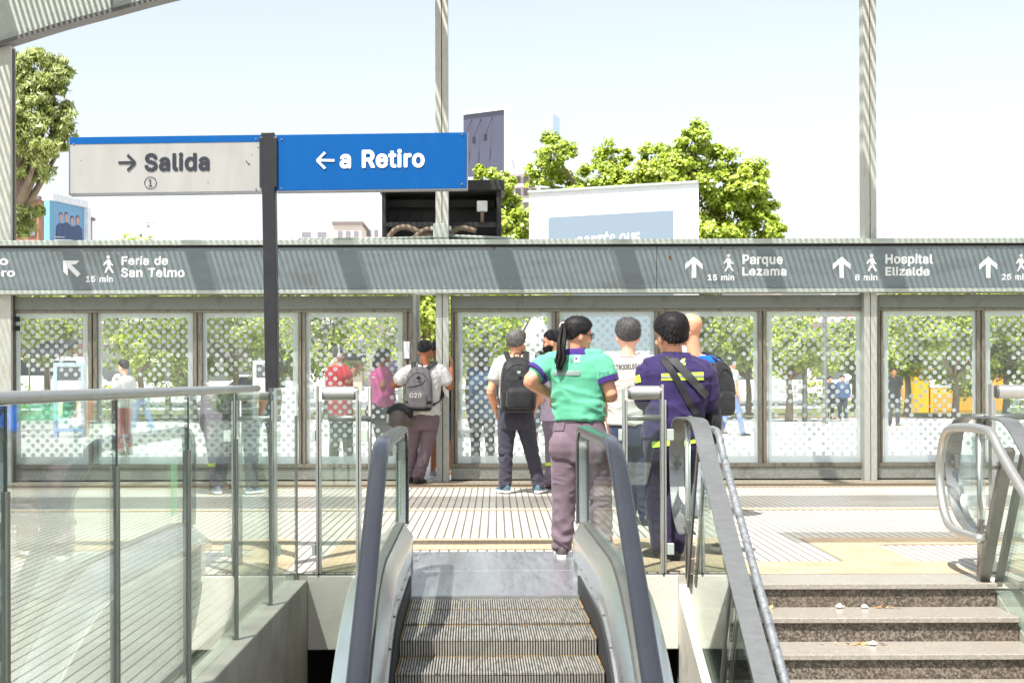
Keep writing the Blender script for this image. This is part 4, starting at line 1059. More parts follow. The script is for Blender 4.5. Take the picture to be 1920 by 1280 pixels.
tag(MB().add([(-90, 43.4, .02), (90, 43.4, .02), (90, 44.0, .02), (-90, 44.0, .02)], [(0, 1, 2, 3)]).build('brick_edging', mat('red_brick_edging', lin((176, 120, 96)), .9, 0, .2, 6)), kind='structure')
tag(MB().add([(-90, 31.0, -.006), (90, 31.0, -.006), (90, 31.5, -.006), (-90, 31.5, -.006)], [(0, 1, 2, 3)]).build('paving_band', mat('grey_paving_band', lin((176, 172, 164)), .9)), kind='structure')
# -------- foliage
def mat_leaf(name, c1, c2, c3):
    t = NT(name)
    at = t.n('ShaderNodeAttribute'); at.attribute_name = 'tone'
    n = t.noise(t.coords(), .9, 3)
    v = t.math('ADD', t.math('MULTIPLY', at.outputs['Fac'], .6), t.math('MULTIPLY', n, .5))
    col = t.mix(t.ramp(v, .25, .55), c1, c2); col = t.mix(t.ramp(v, .6, .95), col, c3)
    d = t.n('ShaderNodeBsdfDiffuse'); t.l(col, d.inputs[0])
    tl = t.n('ShaderNodeBsdfTranslucent'); t.l(t.mix(.5, col, (.30, .36, .03)), tl.inputs[0])
    gl = t.n('ShaderNodeBsdfGlossy'); gl.inputs['Roughness'].default_value = .4
    m = t.n('ShaderNodeMixShader'); m.inputs[0].default_value = .30; t.l(d.outputs[0], m.inputs[1]); t.l(tl.outputs[0], m.inputs[2])
    m2 = t.n('ShaderNodeMixShader'); m2.inputs[0].default_value = .05; t.l(m.outputs[0], m2.inputs[1]); t.l(gl.outputs[0], m2.inputs[2])
    t.l(m2.outputs[0], t.out.inputs[0]); return t.mat
M_LEAF = mat_leaf('bright_plane_leaf', (.20, .28, .026), (.42, .54, .055), (.58, .64, .09))
M_LEAF2 = mat_leaf('street_tree_leaf', (.20, .26, .045), (.42, .52, .085), (.58, .62, .15))
M_LEAF3 = mat_leaf('grey_green_leaf', (.17, .22, .065), (.36, .42, .12), (.54, .56, .20))
M_BARK = mat('grey_bark', lin((120, 104, 88)), .9, 0, .3, 8, stretch=(1, 1, .3), bump=.4)

def leaf_mesh(name, clumps, n, size, rng, droop=0.0, fill=.5):
    """many small folded leaves spread over clumps [(centre, radius)]; clumps are noisy, so gaps show"""
    c = np.array([k[0] for k in clumps], float); r = np.array([k[1] for k in clumps], float)
    wts = r ** 2; wts /= wts.sum()
    # every clump breaks up into small sprays of leaves, some reaching out past its edge
    ns = 26
    sd = rng.normal(size=(len(clumps), ns, 3)); sd /= np.linalg.norm(sd, axis=2)[:, :, None]
    sr = rng.uniform(.35, 1.12, (len(clumps), ns)) ** .6
    sc = c[:, None, :] + sd * (sr * r[:, None])[:, :, None] * np.array([1, 1, .85])
    ss = r[:, None] * rng.uniform(.20, .52, (len(clumps), ns))
    idx = rng.choice(len(clumps), n, p=wts); js = rng.integers(0, ns, n)
    off = rng.normal(size=(n, 3)); off /= np.linalg.norm(off, axis=1)[:, None]
    p = sc[idx, js] + off * (ss[idx, js] * rng.random(n) ** .6)[:, None] * np.array([1, 1, .7])
    dirs = p - c[idx]; dirs /= np.linalg.norm(dirs, axis=1)[:, None] + 1e-9
    dirs = dirs * .6 + off * .5
    nrm = dirs * .6 + rng.normal(size=(n, 3)) * .45 + np.array([-.1, -.3, .6]); nrm /= np.linalg.norm(nrm, axis=1)[:, None]
    t = np.cross(nrm, rng.normal(size=(n, 3))); t[:, 2] -= droop; t /= np.linalg.norm(t, axis=1)[:, None]
    b = np.cross(nrm, t)
    s = size * rng.uniform(.6, 1.35, n)[:, None]
    L, W = s * (1.0 + droop * .6), s * (.42 - .22 * min(1, droop))
    v = np.empty((n, 4, 3))
    v[:, 0] = p - t * L * .5; v[:, 2] = p + t * L * .5
    v[:, 1] = p + b * W + nrm * s * .08; v[:, 3] = p - b * W + nrm * s * .08
    me = bpy.data.meshes.new(name)
    me.vertices.add(4 * n); me.vertices.foreach_set('co', v.reshape(-1))
    me.loops.add(4 * n); me.loops.foreach_set('vertex_index', np.arange(4 * n, dtype=np.int32))
    me.polygons.add(n); me.polygons.foreach_set('loop_start', np.arange(0, 4 * n, 4, dtype=np.int32)); me.polygons.foreach_set('loop_total', np.full(n, 4, dtype=np.int32))
    a = me.attributes.new('tone', 'FLOAT', 'FACE'); a.data.foreach_set('value', rng.random(n).astype(np.float32))
    me.update(calc_edges=True); me.validate()
    return me

def tree(name, label, base, trunk_h, clumps, n, size, m, lean=(0, 0), r0=.16, group=None, droop=0.0, fill=.5, seed=0):
    t = thing(name, label, 'tree', tuple(base), group=group)
    rng = np.random.default_rng(seed + 100)
    mb = MB(); base = Vector(base); top = Vector((lean[0], lean[1], trunk_h))
    mb.tube(catmull([Vector((0, 0, -.05)), top * .5 + Vector((.03 * trunk_h, 0, 0)), top], 5), [r0 * (1.25 - .55 * k / 10) for k in range(11)], 9)
    tr = mb
    for (c, r) in clumps[:14]:
        c = Vector(c); mid = top.lerp(c, .5) + Vector((0, 0, -.12 * (c - top).length))
        pts = catmull([top * .93, mid, c], 4)
        tr.tube(pts, [r0 * .55 * (1 - .8 * k / (len(pts) - 1)) for k in range(len(pts))], 6)
    tr.build('trunk', M_BARK, t, local=True, smooth=True)
    me = leaf_mesh('crown', clumps, n, size, rng, droop, fill)
    link('crown', me, m, t, local=True)
    return t

def crown_clumps(rng, c, r, k, rs=(.35, .55), flat=1.0):
    out = [(tuple(c), r * .62)]
    for _ in range(k):
        v = rng.normal(size=3); v /= np.linalg.norm(v)
        out.append(((c[0] + v[0] * r * .75, c[1] + v[1] * r * .75, c[2] + v[2] * r * .7 * flat), r * rng.uniform(*rs)))
    return out

# large plane tree behind the white screen building: clumps read off the photograph
def px_tree(name, label, d, basepx, clpx, n, size, m, seed, trunk=.35, droop=0.0, r0=.2, group=None, fill=.5, depth=.6):
    b = P(basepx, 711, d); base = Vector((b.x, d, 0))
    rng = np.random.default_rng(seed)
    cl = []
    for (x, y, r) in clpx:
        q = P(x, y, d); rr = r * d / F
        cl.append(((q.x - base.x, rng.uniform(-depth, depth) * rr * 2, q.z), rr))
    zmin = min(c[0][2] - c[1] for c in cl)
    return tree(name, label, base, max(1.2, zmin + trunk), cl, n, size, m, r0=r0, group=group, droop=droop, fill=fill, seed=seed)
px_tree('plane_tree', 'tall bright green tree rising behind the white screen building', 62, 1250,
   [(1035, 290, 36), (1012, 330, 28), (1060, 340, 34), (1030, 392, 40), (1090, 392, 40), (1150, 300, 38), (1140, 350, 42), (1190, 340, 36), (1230, 290, 34), (1300, 268, 36),
    (1270, 320, 48), (1330, 300, 44), (1350, 350, 50), (1400, 330, 40), (1420, 380, 40), (1380, 410, 52), (1430, 430, 34), (1300, 380, 60), (1200, 390, 50), (1340, 455, 60), (1240, 460, 60), (1130, 450, 60), (1040, 450, 50), (1445, 440, 22), (1110, 340, 36), (1095, 370, 40), (1165, 395, 56), (1075, 430, 50), (1250, 340, 46), (1210, 350, 40), (1390, 360, 44)],
   85000, .17, M_LEAF, 3, r0=.4)
px_tree('plane_tree', 'yellowish green tree crown beside the black rooftop cabinet, below the dark billboard', 55, 925,
   [(905, 330, 26), (940, 345, 24), (960, 385, 30), (950, 430, 34), (975, 450, 34), (985, 410, 20), (955, 500, 50)], 16000, .155, M_LEAF, 4, r0=.25)
px_tree('eucalyptus_tree', 'tall drooping grey-green tree beside the first steel post', 34, 5,
   [(55, 120, 44), (100, 130, 30), (30, 160, 50), (90, 175, 36), (118, 150, 22), (60, 215, 52), (110, 225, 36), (20, 250, 50), (95, 270, 40), (40, 300, 38), (120, 260, 22), (70, 320, 30), (-40, 150, 60), (-60, 250, 70), (48, 392, 24), (38, 425, 22), (20, 400, 30)],
   36000, .10, M_LEAF3, 5, droop=.75, r0=.26)
# leaning limb of the eucalyptus seen under its crown
# street trees across the plaza
HEDGE = 'street trees across the plaza'
street = [  # px, distance, crown radius m, crown centre height m, leaves, seed, label
 (85, 46, 1.5, 3.0, 2600, 1, 'small pale tree behind the first pane, beside the advertising panel'),
 (262, 42, 2.2, 3.2, 6500, 2, 'broad tree filling the second pane, behind the person in white'),
 (352, 47, 2.2, 3.0, 5500, 3, 'broad tree crossing the stile between second and third pane'),
 (440, 44, 2.1, 3.3, 5500, 4, 'dense tree filling the third pane'),
 (528, 50, 1.9, 2.9, 3800, 5, 'tree just right of the black sign pole'),
 (612, 45, 1.6, 3.0, 3600, 6, 'tree behind the cameraman in red'),
 (796, 30, 1.5, 2.8, 5200, 7, 'bright tree seen through the narrow open gap beside the man in white'),
 (893, 32, 1.3, 2.7, 5000, 8, 'tree behind the woman in denim dungarees'),
 (948, 36, 1.3, 2.9, 4200, 9, 'tree behind the grey-haired man with the black backpack'),
 (1338, 42, 1.6, 2.8, 4600, 10, 'tree right of the bald man in blue'),
 (1402, 47, 1.5, 2.4, 3400, 11, 'tree left of the stile before the pink pier'),
 (1478, 40, 1.15, 2.1, 2600, 12, 'small thin pale tree left of the pink viaduct pier'),
 (1600, 52, 1.2, 2.3, 2400, 13, 'small yellowish tree close to the third post'),
 (1700, 45, 1.9, 3.0, 6000, 14, 'yellow-green tree left of the yellow kiosk'),
 (1790, 43, 2.1, 2.9, 7000, 15, 'dense tree over the yellow kiosk'),
 (1885, 45, 2.0, 3.0, 5500, 16, 'dense tree at the far right behind the looped stair rail'),
 (1985, 44, 2.1, 3.0, 3000, 17, 'tree beyond the dense tree of the last pane'),
 (-40, 44, 2.2, 3.2, 3000, 18, 'tree hidden mostly by the first steel post'),
]
for (px, d_, r, cz, n, sd, lb) in street:
    rng = np.random.default_rng(sd)
    b = P(px, 711, d_)
    tree('street_tree', lb, (b.x, d_, 0), max(.9, cz - r * .75), crown_clumps(rng, (0, 0, cz), r, 11), int(n * 2.0), .125 if d_ > 38 else .10, [M_LEAF2, M_LEAF2, M_LEAF][sd % 3], r0=.10, group=HEDGE, seed=sd)
# low planting by the lawn
rng = np.random.default_rng(77)
cl = []
for x in np.linspace(-22, 26, 60):
    if -9 < x < -4 or 6 < x < 12: continue
    cl.append(((x + rng.normal() * .2, rng.normal() * .4, rng.uniform(.2, .8)), rng.uniform(.4, .8)))
hd = link('low_hedge', leaf_mesh('low_hedge', cl, 9000, .14, rng), M_LEAF2); hd.location = (0, 56, 0)
tag(hd, 'low dark green planting along the back of the lawn', 'hedge', kind='stuff')

# -------- viaduct far behind
dV = 150
via = thing('viaduct', 'long concrete motorway viaduct with a pink pier far across the plaza', 'viaduct', (0, dV, 0))
def vz(y): return CH - (y - YV) * dV / F
MV = mat('viaduct_concrete', lin((172, 158, 142)), .85, 0, .1, .2)
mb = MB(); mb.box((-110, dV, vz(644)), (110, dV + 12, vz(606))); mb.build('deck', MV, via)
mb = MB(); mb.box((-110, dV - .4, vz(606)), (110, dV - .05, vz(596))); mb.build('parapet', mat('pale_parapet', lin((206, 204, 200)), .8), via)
mb = MB(); mb.box((-110, dV + .5, vz(652)), (110, dV + 11, vz(644.2))); mb.build('deck_girder', mat('dark_girder', lin((120, 112, 104)), .9), via)  # girder in a darker tone than the deck
MPK = mat('pink_pier_paint', lin((226, 170, 196)), .7, 0, .05, .5)
a, b = P(1519, 650, dV - 1), P(1566, 621, dV - 1)
mb = MB()
mb.poly([P(x, y, dV - 1) for x, y in ((1519, 652), (1564, 650), (1568, 620), (1526, 620))], (0, 3, 0)); mb.build('pier_head', MPK, via)
mb = MB(); q0, q1 = P(1514, 711, dV), P(1532, 711, dV); mb.box((q0.x, dV + .5, 0), (q1.x, dV + 2.2, vz(652))); mb.build('pier', MPK, via)
for px in (640, 330, 60, 1250, 1830):
    mb = MB(); q0 = P(px, 711, dV); mb.box((q0.x, dV + 2, 0), (q0.x + 2, dV + 4, vz(652))); mb.build('pier', MV, via)

# -------- vehicles
def car(name, label, cat, base, L, Wd, Hh, colour, rz, kind='car', group=None):
    t = thing(name, label, cat, tuple(base), rz, group)
    M = mat('car_paint_%d_%d_%d' % colour, lin(colour), .3, 0, .03)
    MGl = mat('car_window', (.02, .025, .03), .1)
    if kind == 'car':
        low = [(-.5, .22), (.5, .20), (.5, .42), (.46, .52), (.25, .58), (-.47, .60), (-.5, .45)]
        top = [(.24, .58), (.10, .97), (-.28, 1.0), (-.44, .62)]
    elif kind == 'van':
        low = [(-.5, .18), (.5, .18), (.5, .40), (.42, .55), (-.5, .55)]
        top = [(.42, .55), (.33, .97), (-.48, 1.0), (-.5, .55)]
    else:
        low = [(-.5, .15), (.5, .15), (.5, .5), (-.5, .5)]
        top = [(.5, .5), (.485, 1.0), (-.5, 1.0), (-.5, .5)]
    mb = MB()
    mb.poly([(x * L, -Wd / 2, z * Hh) for x, z in low], (0, Wd, 0)); mb.build('body', M, t, local=True, bevel=.06)
    mb = MB(); mb.poly([(x * L, -Wd * .44, z * Hh) for x, z in top], (0, Wd * .88, 0)); mb.build('cabin', M, t, local=True, bevel=.05)
    for s in (-1, 1):
        y = s * (Wd * .44 + .012)
        cx = sum(x for x, z in top) / 4; cz = sum(z for x, z in top) / 4
        wn = [((x - cx) * .84 + cx, (z - cz) * .68 + cz) for x, z in top]
        mb = MB(); mb.poly([(x * L, y, z * Hh) for x, z in wn], (0, -s * .01, 0)); mb.build('window', MGl, t, local=True)
        for wx in (-.31, .31):
            r = .33
            q = MB(); q.tube([(wx * L, s * (Wd / 2 - .2), r), (wx * L, s * (Wd / 2 + .012), r)], r, 16); wv = q.build('wheel', mat('tyre', (.02, .02, .02), .8), t, local=True)
            q = MB(); q.tube([(wx * L, s * (Wd / 2 + .005), r), (wx * L, s * (Wd / 2 + .03), r)], r * .58, 12); q.build('rim', M_STEEL, wv, local=True)
    return t
def on(px, d_, z=0): b = P(px, 711, d_); return (b.x, d_, z)
car('parked_car', 'white parked car seen low behind the last panes beside the yellow kiosk', 'car', on(1704, 66), 4.2, 1.75, 1.45, (232, 234, 236), 0)
car('parked_car', 'white parked car left of the third post beyond the two dark pedestrians', 'car', on(1606, 68), 4.2, 1.75, 1.45, (226, 228, 230), R(180))
car('delivery_van', 'white van standing behind the advertising panel of the first pane', 'van', on(95, 64), 5.2, 2.0, 2.3, (236, 236, 236), 0, 'van')
car('parked_car', 'silver car half hidden behind the sign pole across the plaza', 'car', on(500, 67), 4.3, 1.75, 1.45, (180, 184, 190), 0)
zt = vz(606)
car('lorry', 'red lorry driving on the viaduct above the pink pier', 'lorry', (P(1532, 600, dV + 3).x, dV + 3, zt), 7.5, 2.4, 1.35, (206, 40, 48), 0, 'box')
car('lorry', 'dark blue car driving on the viaduct left of the red lorry', 'car', (P(1478, 600, dV + 3).x, dV + 3, zt), 4.4, 1.8, 1.1, (60, 70, 96), 0)
car('lorry', 'pale lorry with orange load on the viaduct above the first pane', 'lorry', (P(50, 600, dV + 3).x, dV + 3, zt), 9, 2.4, 1.3, (226, 140, 110), 0, 'box')
car('lorry', 'white lorry on the viaduct above the fourth pane', 'lorry', (P(700, 600, dV + 3).x, dV + 3, zt), 9, 2.4, 1.3, (232, 232, 236), 0, 'box')

# -------- plaza furniture
MY = mat('yellow_kiosk_paint', lin((250, 190, 0)), .5, 0, .06, 2)
k = thing('kiosk', 'yellow street kiosk under the trees behind the glass', 'kiosk', on(1770, 50))
def kbx(px0, y0, px1, y1, d0, th, name, m, par):
    a, b = P(px0, y0, d0), P(px1, y1, d0); mb = MB(); mb.box((a.x, d0, max(0, b.z)), (b.x, d0 + th, a.z)); return mb.build(name, m, par, bevel=.02)
kbx(1714, 697, 1742, 776, 49.2, 1.4, 'end_panel', MY, k); kbx(1744, 727, 1830, 776, 49.4, 1.2, 'counter', MY, k)
kbx(1750, 738, 1790, 770, 49.38, .018, 'hatch', mat('amber_hatch', lin((214, 158, 10)), .5), k); kbx(1796, 738, 1826, 770, 49.38, .018, 'hatch', MATS['amber_hatch'], k)
kbx(1710, 690, 1835, 696.5, 49.1, 1.7, 'roof', mat('orange_roof_edge', lin((232, 168, 24)), .5), k)
k2 = thing('kiosk', 'orange kiosk panel behind the last tree, beside the tube barrier', 'kiosk', on(1868, 52))
kbx(1852, 690, 1885, 776, 51.5, 1.4, 'end_panel', mat('orange_kiosk_paint', lin((250, 164, 40)), .5), k2); kbx(1848, 684, 1890, 689.5, 51.3, 1.8, 'roof', MATS['orange_roof_edge'], k2)
def ad_panel(label, x0, y0, x1, y1, d_, frame, face, header):
    t = thing('advertising_panel', label, 'advertising panel', on((x0 + x1) / 2, d_), group='free-standing advertising panels')
    a, b = P(x0, y0, d_), P(x1, y1, d_); z0 = .12
    fw = .07
    mb = MB()
    mb.box((a.x, d_, 0), (a.x + fw, d_ + .16, a.z)); mb.box((b.x - fw, d_, 0), (b.x, d_ + .16, a.z)); mb.box((a.x + fw + .001, d_, a.z - fw), (b.x - fw - .001, d_ + .16, a.z)); mb.box((a.x + fw + .001, d_, z0), (b.x - fw - .001, d_ + .16, z0 + fw))
    mb.build('frame', frame, t)
    mb = MB(); mb.box((a.x + fw + .002, d_ + .03, z0 + fw + .002), (b.x - fw - .002, d_ + .13, a.z - fw - .002)); mb.build('poster', face, t)
    mb = MB(); mb.box((a.x + fw + .01, d_ + .02, a.z - fw - .30), (b.x - fw - .01, d_ + .0285, a.z - fw - .02)); mb.build('header', header, t)
    mb = MB()
    for q in range(3):
        cx = a.x + (b.x - a.x) * (.32 + .2 * q)
        mb.ellipsoid((cx, d_ + .026, z0 + 1.0), (.10, .004, .13), 12, 8); mb.poly([(cx - .16, d_ + .025, z0 + .3), (cx + .16, d_ + .025, z0 + .3), (cx + .13, d_ + .025, z0 + .82), (cx - .13, d_ + .025, z0 + .82)], (0, .004, 0))
    mb.build('poster_figures', mat('pale_poster_figures', lin((232, 214, 186)), .7), t)
    return t
MBF = mat('pale_blue_frame', lin((150, 180, 220)), .5)
MPO = mat('pale_poster', lin((236, 238, 240)), .6, 0, .05, 2)
ad_panel('pale blue framed advertising panel behind the first pane', 100, 680, 158, 800, 30, MBF, MPO, mat('dark_header', lin((60, 64, 72)), .5))
ad_panel('white advertising panel beside the black sign pole', 474, 676, 520, 800, 31, mat('white_frame', lin((226, 226, 230)), .5), MPO, MATS['dark_header'])
aw = thing('awning', 'dark awning over a stall behind the first pane', 'awning', on(98, 44))
mb = MB(); a, b = P(66, 641, 44), P(128, 660, 44)
mb.poly([(a.x, 43.2, b.z), (a.x, 45.2, a.z + .1), (a.x, 45.2, a.z + .0), (a.x, 43.2, b.z - .08)], (b.x - a.x, 0, 0)); mb.build('canvas', mat('dark_canvas', lin((44, 50, 62)), .8), aw)
for xx in (a.x + .05, b.x - .05):
    mb = MB(); mb.tube([(xx, 43.3, 0), (xx, 43.3, b.z - .02)], .03, 8); mb.build('pole', M_STEEL_DK, aw)
def lamp(label, px, d_, top):
    t = thing('street_lamp', label, 'street lamp', on(px, d_), group='street lamps of the plaza')
    h = P(px, top, d_).z
    mb = MB(); mb.tube([(0, 0, 0), (0, 0, h)], [.08, .05], 8); mb.build('pole', M_STEEL_DK, t, local=True)
    mb = MB(); mb.tube([(0, 0, h - .02), (.5, 0, h + .1), (1.0, 0, h + .1)], .03, 6); mb.box((.9, -.12, h + .04), (1.5, .12, h + .16)); mb.build('lamp_head', M_RAILTRIM, t, local=True)
lamp('grey lamp pole just left of the pink pier', 1509, 40, 560)
lamp('pale lamp pole in front of the pink pier head', 1547, 38, 555)
lamp('slim pale pole beside the open gap of the screen', 781, 21, 540)

# -------- the white screen building
dW = 40
def rot_face(px0, d0, px1, d1):
    return P(px0, 711, d0), P(px1, 711, d1)
wb = thing('screen_building', 'white clad box with a large grey-blue screen behind the sign beam', 'building', on(1150, dW))
a3, b3 = P(992, 362, 42.0), P(1310, 343, 39.5)
def face_pt(u, v, off=0.0):     # u along the face, v px height
    x = a3.x + (b3.x - a3.x) * u; y = a3.y + (b3.y - a3.y) * u
    nx, ny = (b3.y - a3.y), -(b3.x - a3.x); L = math.hypot(nx, ny)
    x += nx / L * off; y += ny / L * off
    ztop = a3.z + (b3.z - a3.z) * u
    return Vector((x, y, v if v is not None else ztop))
MCL = mat('white_cladding', lin((202, 204, 206)), .45, 0, .03, 1, dirt=lin((186, 186, 184)), dscale=.6)
mb = MB()
f = [face_pt(0, 0), face_pt(1, 0), face_pt(1, None), face_pt(0, None)]
bk = Vector((b3.x - .35, b3.y, 0)).normalized() * 3.0
back = Vector((b3.y - a3.y, -(b3.x - a3.x), 0)).normalized() * -3.0
mb.poly(f, bk); mb.build('cladding_box', MCL, wb)
mb = MB()
zs0 = P(1030, 408, 41.7).z; zs1 = P(1265, 394, 39.8).z
u0, u1 = 38 / 318, 273 / 318
mb.poly([face_pt(u0, 2.0, .006), face_pt(u1, 2.0, .006), face_pt(u1, zs1, .006), face_pt(u0, zs0, .006)], back * .004); mb.build('screen', mat('grey_blue_screen', lin((116, 130, 142)), .4, 0, .05, 30, stretch=(.3, .3, 6)), wb)
mb = MB()
for k_ in range(1, 9):
    u = k_ / 9; mb.beam(face_pt(u, zs0 + (zs1 - zs0) * u + .02, .003), face_pt(u, a3.z + (b3.z - a3.z) * u - .04, .003), .012, .004, (0, 1, 0))
mb.beam(face_pt(.01, zs0 + .01, .003), face_pt(u0 - .005, zs0 + .01, .003), .012, .004, (0, 1, 0)); mb.beam(face_pt(u1 + .005, zs1 + .01, .003), face_pt(.99, zs1 + .02, .003), .012, .004, (0, 1, 0))
mb.build('panel_joints', mat('cladding_joint', lin((190, 192, 192)), .7), wb)
mb = MB(); mb.beam(face_pt(0, None, .03) + Vector((0, 0, .03)), face_pt(1, None, .03) + Vector((0, 0, .03)), .12, .06); mb.build('coping', M_RAILTRIM, wb)
me = text_mesh('CORTÉS QUE'); n_ = len(me.vertices); co = np.empty(n_ * 3); me.vertices.foreach_get('co', co); co = co.reshape(-1, 3)
x0_, x1_ = co[:, 0].min(), co[:, 0].max(); y0_ = co[:, 1].min(); yb_ = .7
cap_b, cap_t = P(1090, 462, 41).z, P(1090, 436, 41).z
out = []
for v in co:
    u = (1085 - 992) / 318 + (1204 - 1085) / 318 * (v[0] - x0_) / (x1_ - x0_)
    q = face_pt(u, cap_b + (cap_t - cap_b) * v[1] / .72 + .10 * (u - .3), .010 + .002 * v[2]); out += [q.x, q.y, q.z]
me.vertices.foreach_set('co', out); me.update(); link('lettering', me, mat('pale_screen_text', lin((206, 218, 230)), .5), wb)

# -------- billboards and far buildings
def far_block(label, cat, x0, y0, x1, d_, depth, m, extra=None, name='building', group=None):
    t = thing(name, label, cat, on((x0 + x1) / 2, d_), group=group)
    a, b = P(x0, y0, d_), P(x1, 711, d_)
    mb = MB(); mb.box((a.x, d_, 0), (b.x, d_ + depth, a.z)); mb.build('wall', m, t)
    return t
MFB = mat('pale_render', lin((232, 226, 220)), .9, 0, .04, .1)
MFG = mat('grey_render', lin((196, 186, 178)), .9, 0, .08, .1)
MWIN = mat('far_window', lin((120, 120, 126)), .4)
def windows(t, x0, x1, y0, y1, nx, ny, d_, ww=.6, hh=.5):
    for i in range(nx):
        for j in range(ny):
            ux, uy = (x1 - x0) / nx, (y1 - y0) / ny
            a, b = P(x0 + ux * (i + .5 - ww / 2), y0 + uy * (j + .5 - hh / 2), d_), P(x0 + ux * (i + .5 + ww / 2), y0 + uy * (j + .5 + hh / 2), d_)
            mb = MB(); mb.box((a.x, d_ - .12, b.z), (b.x, d_ - .02, a.z)); mb.build('window', MWIN, t)
FB = 'pale apartment blocks on the skyline'
t = far_block('plain white block on the skyline left of the rooftop cabinet', 'building', 560, 392, 618, 260, 15, MFB, group=FB); windows(t, 560, 618, 430, 450, 2, 1, 260)
t = far_block('grey terrace roof house on the skyline between the white block and the cabinet', 'building', 626, 421, 678, 240, 12, MFG, group=FB); windows(t, 630, 675, 428, 450, 3, 1, 240)
mb = MB(); a, b = P(623, 419, 239.6), P(681, 421, 239.6); mb.box((a.x, 239.5, b.z + .01), (b.x, 253, a.z + .3)); mb.build('roof', mat('dark_roof_edge', lin((110, 100, 98)), .9), t)
t = far_block('pale low block on the skyline beside the rooftop cabinet', 'building', 682, 416, 716, 250, 12, MFB, group=FB); windows(t, 686, 712, 424, 450, 2, 1, 250)
t = far_block('white terraced apartment block behind the dark billboard', 'building', 948, 318, 1010, 125, 12, MFB, group=FB); windows(t, 950, 1008, 325, 420, 4, 4, 125)
mb = MB()
for yy in (322, 345, 372): a, b = P(944, yy, 123.6), P(1014, yy + 4, 123.6); mb.box((a.x, 123.6, b.z), (b.x, 124.9, a.z))
mb.build('balcony', mat('pale_balcony', lin((214, 206, 204)), .8), t)
t = far_block('brown brick building behind the drooping tree', 'building', -30, 372, 73, 90, 12, mat('brown_brick_wall', lin((150, 112, 92)), .9, 0, .2, 1), group=None); windows(t, 20, 72, 385, 450, 2, 2, 90)
mb = MB(); a, b = P(-32, 368, 89.6), P(75, 375, 89.6); mb.box((a.x, 89.5, b.z + .05), (b.x, 102, a.z)); mb.build('roof', MATS['dark_roof_edge'], t)
t = far_block('low grey house just showing over the sign beam right of the tall tree', 'building', 1448, 437, 1466, 120, 8, MFG)
windows(t, 1450, 1464, 438, 450, 2, 1, 120)

def billboard(label, corners, d0, d1, face_m, edge_m, legs):
    """corners px: left top, right top, right bottom, left bottom; left edge at d0, right edge at d1"""
    (x0, y0), (x1, y1), (x2, y2), (x3, y3) = corners
    a, b, c, e = P(x0, y0, d0), P(x1, y1, d1), P(x2, y2, d1), P(x3, y3, d0)
    t = thing('billboard', label, 'billboard', ((a.x + b.x) / 2, (d0 + d1) / 2, 0), group='tall billboards on the skyline')
    nv = Vector((b.y - a.y, -(b.x - a.x), 0)).normalized()
    mb = MB(); mb.poly([e, c, b, a], nv * -.25); mb.build('face', face_m, t)
    mb = MB(); mb.beam(a + nv * -.1 + Vector((0, 0, .16)), b + nv * -.1 + Vector((0, 0, .16)), .5, .3); mb.beam(b + (b - a).normalized() * .16, c + (b - a).normalized() * .16, .3, .5, (0, 1, 0)); mb.build('frame', edge_m, t)
    for u in (.25, .75):
        p = e.lerp(c, u) + nv * -.5; mb = MB(); mb.tube([Vector((p.x, p.y, 0)), Vector((p.x, p.y, p.z + 1))], .14, 8); mb.build('leg', M_STEEL_DK, t)
    return t, a, b, c, e, nv
MDK = mat('dark_billboard_face', lin((70, 72, 90)), .7, 0, .05, 1, stretch=(.3, .3, 3))
MWE = mat('white_billboard_edge', lin((236, 238, 242)), .5)
t, a, b, c, e, nv = billboard('blank dark grey billboard with white edge above the blue sign board', [(869, 216), (948, 206), (948, 328), (869, 332)], 104, 96, MDK, MWE, 2)
for u, v in ((.2, .37), (.43, .39), (.7, .36)):
    p0 = a.lerp(b, u); p1 = e.lerp(c, u); q = p0.lerp(p1, v) + nv * .5; r_ = p0 + nv * .1 + Vector((.25, 0, 0))
    mb = MB(); mb.tube([r_, q], .03, 6); mb.box((q.x - .12, q.y - .1, q.z - .45), (q.x + .12, q.y + .1, q.z)); mb.build('floodlight', mat('dark_floodlight', (.02, .02, .03), .5), t)
mb = MB(); mb.tube([P(925, 330, 99), P(925, 296, 99)], .05, 6); mb.build('mast', mat('mast_red', lin((170, 120, 130)), .6), t)
mb = MB()
for pts in (((950, 240), (985, 300), (1000, 330)), ((950, 220), (975, 280), (990, 320)), ((950, 250), (968, 330))): mb.tube([P(x, y, 100) for x, y in pts], .06, 5)
mb.build('stay', MWE, t)
t, a, b, c, e, nv = billboard('narrow pale blue billboard seen edge-on above the tall tree', [(1036, 212), (1048, 220), (1048, 270), (1036, 270)], 190, 200, mat('pale_blue_face', lin((176, 200, 232)), .6), MWE, 2)
MPB = mat('poster_blue', lin((116, 168, 206)), .6, 0, .12, .4)
t, a, b, c, e, nv = billboard('blue poster billboard showing four people in dark shirts', [(93, 376), (159, 390), (159, 460), (93, 460)], 62, 66, MPB, MWE, 2)
def bq(u, v, off): 
    p0 = a.lerp(b, u); p1 = e.lerp(c, u); return p0.lerp(p1, v) + nv * off
MPS = [mat('poster_hair', lin((70, 62, 70)), .7), mat('poster_skin', lin((206, 158, 150)), .7), mat('poster_shirt', lin((66, 84, 124)), .7)]
